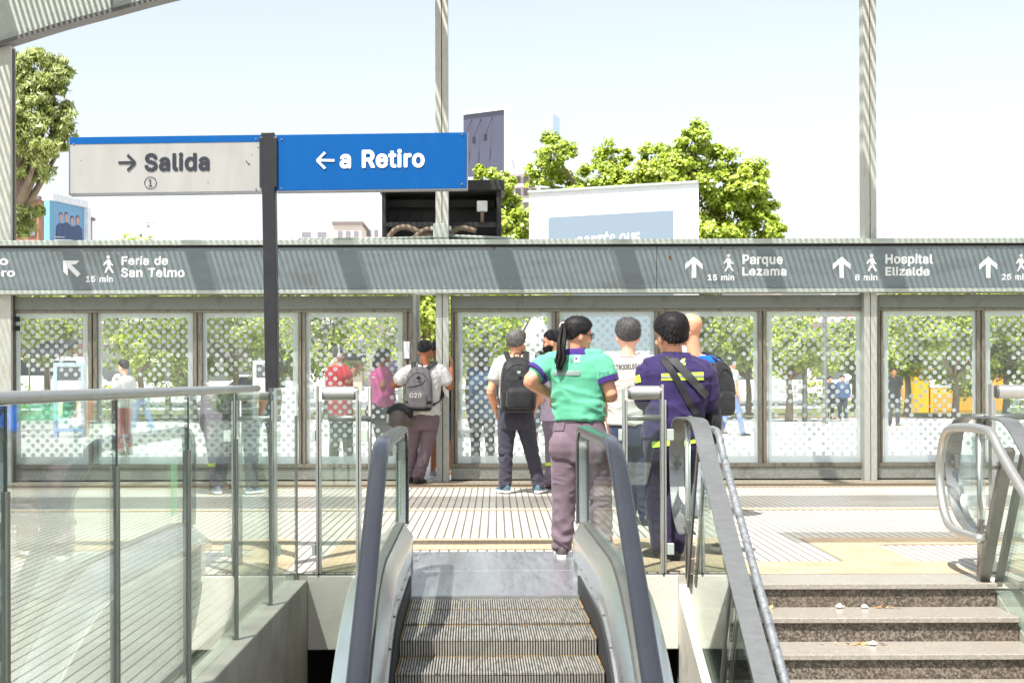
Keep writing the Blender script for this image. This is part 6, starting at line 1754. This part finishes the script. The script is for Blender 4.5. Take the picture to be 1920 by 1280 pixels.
# ------------------------------------------------------------------ the people in the hall
C_MINT = cloth('mint_polo_cloth', lin((92, 172, 136))); C_PURPLE = cloth('purple_trim_cloth', lin((64, 42, 112)))
C_MAUVE = cloth('mauve_work_cloth', lin((112, 96, 104))); C_GREYT = cloth('grey_jersey', lin((176, 174, 168))); C_WHITET = cloth('white_jersey', lin((206, 206, 203)))
C_NAVY = cloth('dark_navy_denim', lin((44, 52, 72)), .2); C_BLACK = cloth('black_cloth', (.014, .014, .016), .3); C_CHAR = cloth('charcoal_trousers_cloth', lin((62, 60, 70)), .12)
C_UNI = cloth('violet_uniform_cloth', lin((47, 37, 78)), .1); C_BLUE = cloth('royal_blue_jersey', lin((20, 96, 206))); C_LAV = cloth('lavender_cloth', lin((196, 184, 204)))
C_LIME = mat('lime_reflective_band', lin((196, 236, 70)), .5, var=.04); C_SILV = mat('silver_reflective_line', lin((150, 156, 150)), .35, .3, var=.03)
C_GREYBAND = mat('grey_reflective_band', lin((124, 140, 134)), .45, .2, var=.04)
C_PACK = cloth('black_pack_nylon', (.018, .018, .020), .3, .6); C_PACKG = cloth('grey_pack_canvas', lin((104, 102, 104)), .1); C_STRAPG = cloth('dark_grey_webbing', lin((58, 58, 60)), .15, .6)
H_BLACK = hair_mat('black_hair', (.010, .008, .008)); H_SALT = hair_mat('salt_and_pepper_hair', (.12, .115, .11)); H_GREY = hair_mat('dark_grey_hair', (.075, .073, .071)); H_BROWN = hair_mat('dark_brown_hair', (.016, .011, .009))
M_BOOT = mat('black_boot', (.016, .015, .015), .5); M_TEAL = mat('teal_trainer', lin((62, 96, 112)), .7, 0, .25, 40); M_TRAINGREY = mat('grey_trainer', lin((140, 142, 146)), .7)
M_INK = mat('black_print', (.02, .02, .022), .8); M_GLASSES = mat('dark_glasses_frame', (.015, .013, .015), .3); M_PALEF = mat('pale_glasses_arm', lin((226, 220, 206)), .4)

# 1 woman in the mint polo
W = person('woman in mint green polo and mauve trousers with a long ponytail, hand on hip', 9.6, 1086, 598, yaw=14, hyaw=72, k=1.04, bulk=1.02, hipw=1.16, belly=.012, armr=1.12, legr=1.10, shw=.93, headk=1.0, headx=1082, neckfwd=0.0, skin='tan', face=True, nod=2,
  J=dict(hipL=(1062, 838), hipR=(1117, 838), kneeL=(1058, 940), kneeR=(1126, 936, .02), ankL=(1054, 1022), ankR=(1130, 1012, .08), shL=(1029, 681, .02), shR=(1123, 675, -.02), neck=(1079, 664, 0), elL=(991, 714, -.05), wrL=(1036, 742, .16), elR=(1147, 742, -.06), wrR=(1128, 742, .17)),
  shirt=dict(m=C_MINT, hem=.29, sleeve=.50, cuff=C_PURPLE, collar=C_PURPLE, g=.020, amp=.042, freq=(6, 6, 16), name='polo_shirt'), trousers=dict(m=C_MAUVE, top=.36, amp=.024, butt=1.10, g=.010), shoes=dict(m=C_MAUVE if False else mat('dark_grey_shoe', lin((74, 66, 66)), .7), sole=M_SOLEW),
  hair=dict(m=H_BLACK, line=hairline(.176, .120, .118, .052), g=.018, noise=.0025, spikes=260, slen=.03, lift=.25, drop=.3))
H = W['H']; hk = W['hk']
q = MB(); rg = np.random.default_rng(2)
root_ = H(-.005, -.115, .175)
for i in range(44):
    o = Vector(rg.normal(size=3)) * .009
    k_ = rg.uniform(.84, 1.06)
    pts = catmull([H(0, -.085, .178) + o * .4, root_ + o * .5, P(1057, 617, 9.56) + o * 1.1, P(1054, 645, 9.48) + o * 1.5, P(1052 + rg.normal() * 2.2, 645 + 28 * k_, 9.46) + o * 1.6, P(1047 + rg.normal() * 3.2, 645 + 48 * k_, 9.45) + o * 1.0], 4)
    q.tube(pts, list(np.interp(np.linspace(0, 1, len(pts)), [0, .2, .6, .9, 1], [.009, .009, .008, .005, .0008])), 6)
q.build('ponytail', H_BLACK, W['root'], smooth=True)
q = MB(); q.tube([root_ + Vector((.022 * math.cos(a), .0, .022 * math.sin(a))) for a in (2 * math.pi * i / 14 for i in range(14))], .006, 6, loop=True); q.build('hair_tie', mat('pale_hair_tie', lin((186, 180, 176)), .6), W['root'], smooth=True)
def glasses(I, m, arms_m=None):
    H = I['H']; r_ = .0028 * I['hk']; q = MB()
    for s in (-1, 1):
        q.tube([H(s * (.034 + .024 * math.cos(a)), .100 - .006 * abs(math.cos(a)), .112 + .018 * math.sin(a)) for a in (2 * math.pi * i / 16 for i in range(16))], r_, 6, loop=True)
        q.tube([H(s * .058, .094, .116), H(s * .080, .06, .118), H(s * .084, -.01, .118)], r_, 6)
    q.tube([H(-.010, .102, .114), H(.010, .102, .114)], r_, 6); return q.build('glasses', m, I['root'], smooth=True)
glasses(W, M_GLASSES)
drape(W, [(1037, 694.5), (1086, 694.5), (1086, 704), (1037, 704)], C_GREYBAND, 'reflective_strip')
drape_text(W, 'emova', 1037, 671.5, 1072, 680.5, mat('grey_print', lin((70, 110, 110)), .7), bold='r')
drape(W, [(1076, 668), (1086, 667), (1084, 680), (1075, 680)], mat('white_print', (.8, .82, .82), .7), 'shirt_emblem'); drape(W, [(1076.5, 671), (1081, 671), (1081, 675), (1076.5, 675)], C_PURPLE, 'shirt_emblem', off=.006)
drape_text(W, 'Emova', 1120, 697, 1139, 704, MATS['grey_print'], skew=.18, bold='r')
for pts in ([(1035, 793), (1059, 791), (1056, 806), (1036, 808)], [(1076, 795), (1101, 796), (1099, 808), (1078, 806)]):
    drape(W, pts, C_MAUVE, 'pocket_flap', off=.007, bvh='trousers_bvh')

for pts in ([(1036, 790), (1140, 788), (1140, 789.6), (1036, 791.6)],):
    drape(W, pts, cloth('mauve_seam', lin((78, 64, 72))), 'seam', off=.004, bvh='trousers_bvh')
drape(W, [(1087.2, 792), (1088.8, 792), (1089.5, 838), (1088, 838)], MATS['mauve_seam'], 'seam', off=.003, bvh='trousers_bvh')
# 2 man in purple uniform
U = person('heavyset man in purple uniform with lime reflective bands and a crossed black strap', 9.44, 1262, 591, yaw=-14, hyaw=-24, k=1.02, bulk=1.20, belly=.03, hipw=1.0, shw=1.02, armr=1.25, legr=1.02, headk=1.22, headx=1260, skin='tan', face=True,
  J=dict(hipL=(1243, 838), hipR=(1283, 838), kneeL=(1230, 935, .05), kneeR=(1270, 940), ankL=(1241, 1023, .06), ankR=(1264, 1028), shL=(1216, 693), shR=(1322, 697), neck=(1267, 671), elL=(1208, 748, -.02), wrL=(1222, 750, .30), elR=(1328, 752, 0), wrR=(1296, 772, .30)),
  shirt=dict(m=C_UNI, hem=.10, sleeve=1.5, collar=C_UNI, g=.020, amp=.030, freq=(6, 6, 13), name='uniform_jacket'), trousers=dict(m=cloth('dark_uniform_cloth', lin((40, 33, 60))), top=.16, amp=.018, g=.014, butt=1.0), shoes=dict(m=M_BOOT, splay=20),
  hair=dict(m=H_BLACK, line=hairline(.18, .125, .112, .036), g=.020, noise=.004, blob=.004, spikes=900, slen=.030, lift=.35, drop=.9))
drape(U, [(1236, 700.5), (1313, 698), (1314, 712), (1236, 713)], C_LIME, 'reflective_band'); drape(U, [(1236, 705), (1313, 703), (1313, 706.5), (1236, 708.5)], C_SILV, 'reflective_band', off=.007)
drape(U, [(1189, 706), (1198, 702), (1200, 716), (1191, 718)], C_LIME, 'reflective_band')
drape(U, [(1219, 826), (1257, 822), (1257, 832), (1219, 837)], C_LIME, 'reflective_band', bvh='trousers_bvh', off=.006); drape(U, [(1262, 824), (1302, 818), (1302, 828), (1262, 834)], C_LIME, 'reflective_band', bvh='trousers_bvh', off=.006)
drape(U, [(1271, 677), (1278, 676), (1278, 680), (1271, 681)], MATS['white_print'], 'jacket_emblem'); drape(U, [(1274, 674), (1281, 673), (1280, 677), (1275, 677)], C_LIME, 'jacket_emblem'); drape(U, [(1274, 682), (1281, 680), (1280, 685), (1275, 685)], C_LIME, 'jacket_emblem')
bagt = thing('shoulder_bag', 'black crossed straps and bag worn by the man in purple', 'shoulder bag', tuple(P(1315, 800, 9.3)))
def strap_px(I, line, w_, m, par, off):
    o = []
    for (x0, y0), (x1, y1) in zip(line, line[1:]):
        dx, dy = x1 - x0, y1 - y0; L = math.hypot(dx, dy); nx, ny = -dy / L * w_ / 2, dx / L * w_ / 2
        drape(I, [(x0 - nx, y0 - ny), (x1 - nx, y1 - ny), (x1 + nx, y1 + ny), (x0 + nx, y0 + ny)], m, 'strap', off=off, parent=par)
strap_px(U, [(1240, 672), (1270, 722), (1303, 782)], 13, C_PACK, bagt, .010)
strap_px(U, [(1250, 668), (1285, 705), (1318, 742)], 14, C_STRAPG, bagt, .016)
q = MB(); c = P(1330, 768, 9.42); q.ellipsoid(c + Vector((.03, .12, -.08)), (.07, .13, .17), 16, 10); q.build('pouch', C_PACK, bagt, smooth=True)

# 3 man in the grey lettered T-shirt
G = person('grey-haired man seen from behind in grey T-shirt lettered across the shoulders', 11.7, 1184, 599, yaw=2, hyaw=-2, k=1.0, bulk=1.10, belly=.02, shw=1.02, headk=1.18, headx=1178, skin='light',
  J=dict(hipL=(1166, 812), hipR=(1204, 812), kneeL=(1172, 900), kneeR=(1207, 898), ankL=(1181, 972), ankR=(1213, 970), shL=(1133, 684), shR=(1226, 684), neck=(1179, 668), elL=(1126, 745, .0), wrL=(1140, 790, .16), elR=(1236, 745), wrR=(1222, 790, .16)),
  shirt=dict(m=C_GREYT, hem=.12, sleeve=.62, g=.022, amp=.030, freq=(6, 6, 15), name='t_shirt', neckband=C_CHAR), trousers=dict(m=C_NAVY, top=.18, amp=.014, g=.010), shoes=dict(m=M_BOOT),
  hair=dict(m=H_GREY, line=hairline(.18, .13, .112, .045), g=.014, noise=.003, spikes=1500, slen=.013, lift=.7, drop=.3))
drape_text(G, 'METRODELEGADXS', 1141, 684.5, 1213, 694.5, M_INK, skew=.055)
drape(G, [(1137, 796), (1222, 796), (1222, 806), (1137, 806)], C_LIME, 'waist_band', off=.012); drape(G, [(1137, 800), (1222, 800), (1222, 802.5), (1137, 802.5)], C_SILV, 'waist_band', off=.016)

# 4 bald man in blue
Bm = person('bald man in royal blue T-shirt with pale glasses, turned to the left', 12.3, 1322, 588, yaw=-38, hyaw=-42, k=1.0, bulk=1.12, belly=.03, headk=1.16, headx=1295, skin='tan', face=True,
  J=dict(neck=(1303, 665, 0), shR=(1334, 688, -.02), shL=(1272, 690, .1), elR=(1336, 750, .02), wrR=(1322, 770, .25), elL=(1262, 745, .2), wrL=(1285, 770, .3), hipL=(1296, 800), hipR=(1328, 800), kneeL=(1304, 890), kneeR=(1326, 890), ankL=(1308, 962, 0), ankR=(1328, 960)),
  shirt=dict(m=C_BLUE, hem=-.04, sleeve=.6, g=.018, amp=.014, name='t_shirt'), trousers=dict(m=cloth('pale_grey_trousers', lin((156, 164, 170))), top=.05), shoes=dict(m=mat('white_trainer', lin((224, 224, 224)), .6), sole=M_SOLEW))
glasses(Bm, M_PALEF)
backpack(Bm, 'slim black backpack on the bald man in blue', .26, .46, .10, .06, C_PACK, C_PACK)

# 5 man with the black backpack
K1 = person('man in grey T-shirt and dark trousers wearing a big black backpack, feet apart', 14.95, 967, 620, yaw=-4, hyaw=26, k=1.0, bulk=1.08, belly=.02, headk=1.13, headx=968, skin='tan',
  J=dict(hipL=(951, 785), hipR=(983, 785), kneeL=(948, 850), kneeR=(997, 848), ankL=(947, 908), ankR=(1011, 908), shL=(938, 680), shR=(997, 679), neck=(967, 667), elL=(919, 733, -.04), wrL=(931, 772, .10), elR=(1009, 735), wrR=(1000, 772, .16)),
  shirt=dict(m=C_GREYT, hem=.18, sleeve=.62, g=.016, amp=.012, name='t_shirt'), trousers=dict(m=C_CHAR, top=.26, amp=.026, g=.012), shoes=dict(m=M_TEAL, sole=M_SOLEW, splay=22),
  hair=dict(m=H_SALT, line=hairline(.19, .14, .112, .050), g=.013, noise=.004, blob=.006, spikes=1500, slen=.022, lift=.35, drop=.6))
tB, bB, bvB, dpB, htB = backpack(K1, 'bulging black backpack worn by the grey-haired man standing with feet apart', .37, .575, .23, .01, C_PACK, C_PACK)
q = MB(); q.add([bB(-.022, dpB * 1.02, htB * .74), bB(.022, dpB * 1.02, htB * .74), bB(.012, dpB * 1.05, htB * .69), bB(-.012, dpB * 1.05, htB * .69)], [(0, 1, 2, 3)]); q.build('badge', C_SILV, tB)

# 6 man in the beanie
Be = person('bearded man in black beanie and lavender shirt, facing left behind the woman in mint', 15.7, 1040, 620, yaw=-72, hyaw=-78, k=1.0, bulk=1.0, skin='tan', headk=1.06, headx=1037, face=True,
  J=dict(hipL=(1036, 790, .09), hipR=(1040, 790, -.09), kneeL=(1034, 850, .1), kneeR=(1036, 850, -.1), ankL=(1036, 905, .12), ankR=(1031, 904, -.12), neck=(1042, 670), shL=(1040, 682, .17), shR=(1042, 682, -.17), elL=(1040, 735, .22), wrL=(1018, 738, .16), elR=(1046, 735, -.22), wrR=(1024, 745, -.12)),
  shirt=dict(m=C_LAV, hem=.02, sleeve=1.5, g=.018, amp=.014, name='work_shirt', collar=C_CHAR), trousers=dict(m=cloth('grey_lilac_trousers', lin((128, 116, 130))), top=.14, belt=C_BLACK, amp=.014), shoes=dict(m=M_BOOT),
  hair=dict(m=C_BLACK, line=hairline(.155, .135, .118, .075), g=.014, noise=.0, name='beanie'))
cover(Be, H_BROWN, None, name='beard', g=.012, noise=.004, spikes=160, slen=.012, region=lambda x, y, z: min(.085 - z, y + .005 + (z * .3)) if not (y > .072 and .05 < z < .064 and abs(x) < .022) else -.01, rise=.018)
drape(Be, [(1022, 865), (1044, 865), (1044, 871), (1022, 871)], C_LIME, 'reflective_band', bvh='trousers_bvh', off=.006)

# 7 man in white with the grey backpack
Wm = person('man in white T-shirt, black cap and grey backpack leaning at the open gap', 16.35, 795, 639, yaw=6, hyaw=14, k=1.0, bulk=1.10, skin='brown', headk=1.06, headx=797, belly=.01,
  J=dict(hipL=(779, 788), hipR=(809, 788), kneeL=(772, 842, .05), kneeR=(799, 842), ankL=(768, 892, .12), ankR=(784, 893), neck=(797, 684), shL=(764, 697), shR=(827, 695), elL=(737, 722, .02), wrL=(762, 718, .30), elR=(843, 727, .04), wrR=(846, 690, .09)),
  shirt=dict(m=C_WHITET, hem=.11, sleeve=.66, g=.018, amp=.024, name='t_shirt'), trousers=dict(m=C_MAUVE, top=.18, amp=.026, g=.012), shoes=dict(m=M_BOOT),
  hair=dict(m=C_BLACK, line=hairline(.15, .135, .125, .085), g=.014, noise=.0, name='cap'))
tG, bG, bvG, dpG, htG = backpack(Wm, 'grey backpack with black base lettered G20 on the man in white', .31, .50, .17, .02, C_PACKG, C_STRAPG, side=-.03)
q = MB()
me = None
rings = []
for z in (0.0, .02, .06, .10, .115):
    sw, sd = np.interp(z, [0, .02, .1, .2], [.80, .92, 1.0, 1.0]), np.interp(z, [0, .02, .1, .2], [.72, .9, 1.0, 1.0])
    rings.append([bG(.31 / 2 * sw * 1.02 * math.copysign(abs(math.cos(a)) ** .55, math.cos(a)), .17 / 2 + .17 / 2 * sd * 1.04 * math.copysign(abs(math.sin(a)) ** .55, math.sin(a)), z * htG / .5 - .004) for a in (2 * math.pi * i / 24 for i in range(24))])
q.ring_loft(rings); q.build('base_panel', C_PACK, tG, smooth=True)
I2 = dict(root=tG, d=16.0, bv=bvG)
lt = drape_text(dict(root=tG, d=16.35, bv=bvG), 'G20', 771.5, 736, 793, 744.5, mat('pale_print', lin((196, 196, 186)), .7), bold='r', bvh='bv', off=.06)
z = MB(); zz_ = [bvG.find_nearest(bG(x, dpG, htG * h))[0] - Wm['fw'] * .004 for x, h in ((-.13, .53), (-.06, .545), (0, .57), (.06, .62), (.08, .70))]; z.tube(zz_, .0045, 6); z.build('zip', C_PACK, tG, smooth=True)
z = MB(); cc = bG(.012, dpG * 1.0, htG * .74); z.poly([cc + Wm['rt'] * a + Vector((0, 0, b)) - Wm['fw'] * .002 for a, b in ((-.032, 0), (0, -.024), (.032, 0), (0, .024))], -Wm['fw'] * .006); z.build('badge', C_PACK, tG)
# the tool bag and visor at his hip
hb = thing('face_shield', 'dark face shield with smoky visor hung at the hip of the man in white', 'face shield', tuple(P(742, 800, 16.1)))
q = MB(); q.tube(catmull([P(728, 778, 16.1), P(744, 768, 16.1), P(762, 772, 16.1), P(768, 785, 16.1)], 4), [.05, .06, .07, .07, .075, .08, .08, .08, .075, .07, .06, .05, .04], 12); q.build('head_harness', C_PACK, hb, smooth=True)
q = MB(); q.ring_loft([[P(x, y, 16.1 + dz) for x, y, dz in r_] for r_ in ([(734, 772, -.06), (742, 768, -.16), (754, 770, -.16), (764, 778, -.06)], [(730, 784, -.08), (740, 786, -.20), (758, 788, -.20), (772, 790, -.08)], [(728, 796, -.06), (738, 802, -.16), (760, 800, -.16), (776, 796, -.06)])], closed_ring=False, cap=False)
q.build('visor', mat('smoky_visor', lin((74, 66, 58)), .2, 0, .1, 8), hb, smooth=True)
q = MB(); q.tube([P(728, 776, 16.05), P(727, 792, 16.05)], .018, 8); q.build('clip', C_GREYT, hb, smooth=True)

# ------------------------------------------------------------------ people outside, behind the glass
Cm = person('cameraman in red shirt and headphones filming behind the glass', 18.4, 636, 649, yaw=58, hyaw=76, k=1.0, bulk=1.10, skin='tan', fine=False, headx=634, face=True,
  J=dict(neck=(634, 684), shL=(622, 696, .12), shR=(648, 696, -.12), elR=(652, 716, -.16), wrR=(664, 690, .04), elL=(646, 718, .22), wrL=(668, 694, .16), hipL=(632, 780), hipR=(648, 780), ankL=(624, 874), ankR=(655, 874), kneeL=(628, 825), kneeR=(652, 825)),
  shirt=dict(m=cloth('red_jersey', lin((206, 34, 52))), hem=-.06, sleeve=.6, g=.02, name='t_shirt'), trousers=dict(m=cloth('olive_trousers', lin((92, 84, 66))), top=.05, g=.016), shoes=dict(m=M_BOOT),
  hair=dict(m=H_SALT, line=hairline(.19, .14, .11, .05), g=.008, noise=.002))
q = MB(); H = Cm['H']; q.tube([H(.085 * math.cos(a), -.005, .115 + .135 * math.sin(a)) for a in np.linspace(-.1, math.pi + .1, 12)], .011, 8)
for s in (-1, 1): q.ellipsoid(H(s * .092, -.01, .10), (.02, .035, .042), 12, 8)
q.build('headphones', mat('white_headphones', lin((226, 226, 226)), .4), Cm['root'], smooth=True)
vc = thing('video_camera', 'black shoulder video camera pointed right by the man in red', 'video camera', tuple(P(668, 668, 18.4)))
def vb(x0, y0, x1, y1, d0, d1, nm, m=M_GLASSES):
    a, b = P(x0, y0, d0), P(x1, y1, d0); q = MB(); q.box((a.x, d0, b.z), (b.x, d1, a.z)); q.build(nm, m, vc, bevel=.006)
vb(642, 662, 672, 676, 18.36, 18.50, 'camera_body'); vb(652, 656, 668, 659, 18.40, 18.44, 'top_handle'); vb(671.5, 636, 679, 655, 18.36, 18.38, 'monitor', mat('pale_monitor', lin((190, 200, 214)), .3)); vb(655, 659.4, 658, 661.8, 18.40, 18.44, 'handle_post'); vb(676, 655.2, 677.5, 664, 18.38, 18.4, 'monitor_post')
q = MB(); q.tube([P(672.4, 669, 18.43), P(678, 669, 18.43)], .05, 16); q.tube([P(678, 669, 18.43), P(686, 669, 18.43)], [.062, .07], 16); q.build('lens', M_GLASSES, vc)
Pk = person('woman in pink sleeveless top and dark trousers holding a lilac microphone', 18.0, 722, 655, yaw=48, hyaw=70, k=1.0, bulk=1.08, hipw=1.28, skin='brown', fine=False, headx=719, face=True, legr=1.12,
  J=dict(neck=(714, 688), shL=(703, 698, .12), shR=(727, 698, -.10), elR=(716, 726, -.16), wrR=(740, 706, -.05), elL=(700, 730, .18), wrL=(716, 742, .16), hipL=(708, 772), hipR=(738, 772)),
  shirt=dict(m=cloth('pink_jersey', lin((206, 92, 152))), hem=.10, sleeve=0, g=.014, name='tank_top'), trousers=dict(m=C_CHAR, top=.16, g=.014, butt=1.2), shoes=dict(m=M_BOOT),
  hair=dict(m=H_BLACK, line=hairline(.18, .12, .09, .02), g=.02, noise=.003))
q = MB(); H = Pk['H']
for i in range(14):
    o = Vector(rg.normal(size=3)) * .014; q.tube(catmull([H(0, -.08, .16) + o, H(0, -.13, .08) + o, H(.0, -.13, -.04) + o, H(0, -.10, -.12) + o * 1.4], 4), list(np.linspace(.022, .006, 13)), 6)
q.build('long_hair', H_BLACK, Pk['root'], smooth=True)
mc = thing('microphone', 'lilac foam microphone held by the woman in pink', 'microphone', tuple(P(738, 688, 17.95)))
q = MB(); q.ellipsoid(P(740, 686, 17.92), (.06, .06, .075), 16, 10); q.build('foam_head', mat('lilac_foam', lin((164, 132, 200)), .9), mc, smooth=True)
q = MB(); q.tube([P(740, 692, 17.92), P(742, 712, 17.93)], .016, 8); q.build('grip', M_GLASSES, mc, smooth=True)
person('woman in denim dungarees over a grey top, looking left behind the glass', 18.2, 905, 656, yaw=196, hyaw=222, k=1.0, bulk=1.05, hipw=1.15, skin='dark', fine=False, face=True,
  J=dict(wrL=(922, 796, -.05), wrR=(880, 790, -.02)), shirt=dict(m=cloth('blue_denim', lin((84, 112, 148)), .15), hem=-.22, sleeve=.0, g=.03, name='dungarees'), trousers=dict(m=C_CHAR, top=-.02, g=.010), shoes=dict(m=M_BOOT),
  hair=dict(m=H_BLACK, line=hairline(.17, .10, .06, -.02), g=.026, noise=.004, blob=.006))
person('man in cap and denim shorts standing just outside the open gap', 17.5, 828, 642, yaw=150, hyaw=120, k=1.0, bulk=1.0, skin='brown', fine=False, face=True, headx=819,
  shirt=dict(m=C_BLACK, hem=-.08, sleeve=.6, g=.02, name='t_shirt'), trousers=dict(m=cloth('denim_shorts_cloth', lin((70, 92, 128))), short=.95, top=.04, g=.016), shoes=dict(m=M_TRAINGREY, sole=M_SOLEW),
  hair=dict(m=C_CHAR, line=hairline(.14, .13, .12, .08), g=.016, noise=0, name='cap'))
person('black-haired person in white top behind the second pane', 23, 232, 676, yaw=-60, hyaw=-70, k=1.0, bulk=1.05, skin='light', fine=False, face=True,
  shirt=dict(m=C_WHITET, hem=-.05, sleeve=.6, g=.022, name='t_shirt'), trousers=dict(m=cloth('red_trousers', lin((180, 40, 50))), top=.05), shoes=dict(m=M_BOOT), hair=dict(m=H_BLACK, line=hairline(), g=.022, noise=.004))
person('person in pale denim shorts standing outside behind the man in the beanie', 18.8, 1015, 660, yaw=10, hyaw=10, k=1.0, bulk=.95, skin='tan', fine=False,
  shirt=dict(m=cloth('navy_top', lin((60, 76, 110))), hem=-.05, sleeve=.6, g=.018, name='t_shirt'), trousers=dict(m=cloth('pale_denim', lin((130, 156, 186))), short=.55, top=.04, g=.016), shoes=dict(m=M_TRAINGREY, sole=M_SOLEW), hair=dict(m=H_BROWN, line=hairline(), g=.02, noise=.004))
person('distant pedestrian in dark coat, left of a pair before the third post', 42, 1556, 706, yaw=160, k=1.0, bulk=1.1, skin='tan', fine=False, shirt=dict(m=C_NAVY, hem=-.2, sleeve=1.5, g=.03, name='coat'), trousers=dict(m=C_BLACK, top=0), shoes=dict(m=M_BOOT), hair=dict(m=H_BLACK, line=hairline(), g=.018))
person('distant pedestrian in blue jacket, right of a pair before the third post', 41, 1580, 704, yaw=200, k=1.0, bulk=1.1, skin='tan', fine=False, shirt=dict(m=cloth('slate_blue_jacket', lin((64, 84, 120))), hem=-.1, sleeve=1.5, g=.03, name='jacket'), trousers=dict(m=C_NAVY, top=0), shoes=dict(m=M_BOOT), hair=dict(m=H_BROWN, line=hairline(), g=.018))
person('pedestrian in blue trousers walking across the plaza right of the bald man', 30, 1372, 672, yaw=70, k=1.0, bulk=1.0, skin='tan', fine=False, J=dict(kneeL=(1366, 768, .1), kneeR=(1384, 764, -.1), ankL=(1352, 806, .1), ankR=(1392, 810, -.1)), shirt=dict(m=C_GREYT, hem=-.05, sleeve=.6, g=.02, name='t_shirt'), trousers=dict(m=cloth('light_blue_trousers', lin((110, 130, 176))), top=.05), shoes=dict(m=M_BOOT), hair=dict(m=H_BROWN, line=hairline(), g=.018))
person('dark clothed person standing under the tree left of the yellow kiosk', 36, 1676, 690, yaw=180, k=1.0, bulk=1.05, skin='brown', fine=False, shirt=dict(m=C_BLACK, hem=-.05, sleeve=.6, g=.02, name='t_shirt'), trousers=dict(m=C_CHAR, top=.05), shoes=dict(m=M_BOOT), hair=dict(m=H_BLACK, line=hairline(), g=.018))

# ------------------------------------------------------------------ litter on the stairs
def litter(label, px, py, kind, group):
    # find the tread that the pixel lies on
    best = None
    for i in range(5):
        z = -0.135 * i; d_ = (CH - z) * F / (py - YV)
        y1 = STAIR_Y - .36 * i
        if y1 - .0 <= d_ <= y1 + .40: best = (d_, z); break
    if best is None: return
    d_, z = best; p = P(px, py, d_); p.z = z + .004
    rg_ = np.random.default_rng(int(px))
    q = MB()
    if kind == 'leaf':
        t0 = rg_.uniform(0, 6); L = rg_.uniform(.016, .028)
        a = Vector((math.cos(t0), math.sin(t0), .15)) * L; b = Vector((-math.sin(t0), math.cos(t0), 0)) * L * .45
        q.add([p - a, p + b + Vector((0, 0, .008)), p + a + Vector((0, 0, .012)), p - b + Vector((0, 0, .002))], [(0, 1, 2), (0, 2, 3)])
        o = q.build('leaf', mat('dry_leaf_%d' % (int(px) % 3), lin([(196, 146, 60), (150, 108, 60), (214, 178, 110)][int(px) % 3]), .8))
        tag(o, label, 'leaf', group)
    else:
        rings = []
        for h, r_ in ((0, .5), (.35, 1.0), (.75, .85), (1.0, .3)):
            rings.append([p + Vector((.024 * r_ * math.cos(a) * rg_.uniform(.5, 1.3), .020 * r_ * math.sin(a) * rg_.uniform(.5, 1.3), .020 * h * rg_.uniform(.6, 1.3))) for a in (2 * math.pi * i / 9 for i in range(9))])
        q.ring_loft(rings); o = q.build('paper_scrap', mat('white_scrap', lin((232, 230, 226)), .8)); tag(o, label, 'paper scrap')
litter('crumpled white paper scrap on the second granite step, leftmost of the litter', 1575, 1141.5, 'paper', None)
litter('small white paper scrap on the second granite step, between paper and leaves', 1620, 1142, 'paper', None)
litter('round white paper scrap on the third granite step among dry leaves', 1636, 1211, 'paper', None)
for x, y in ((1664, 1141.5), (1672, 1142), (1657, 1142.5), (1685, 1143), (1648, 1141.5), (1540, 1209.5), (1568, 1209.5), (1590, 1210), (1602, 1211), (1612, 1209.5), (1622, 1210), (1650, 1210), (1656, 1211), (1450, 1141), (1445, 1142)):
    litter('dry yellow-brown leaf lying at the back of a granite step', x, y, 'leaf', 'dry leaves on the stairs')
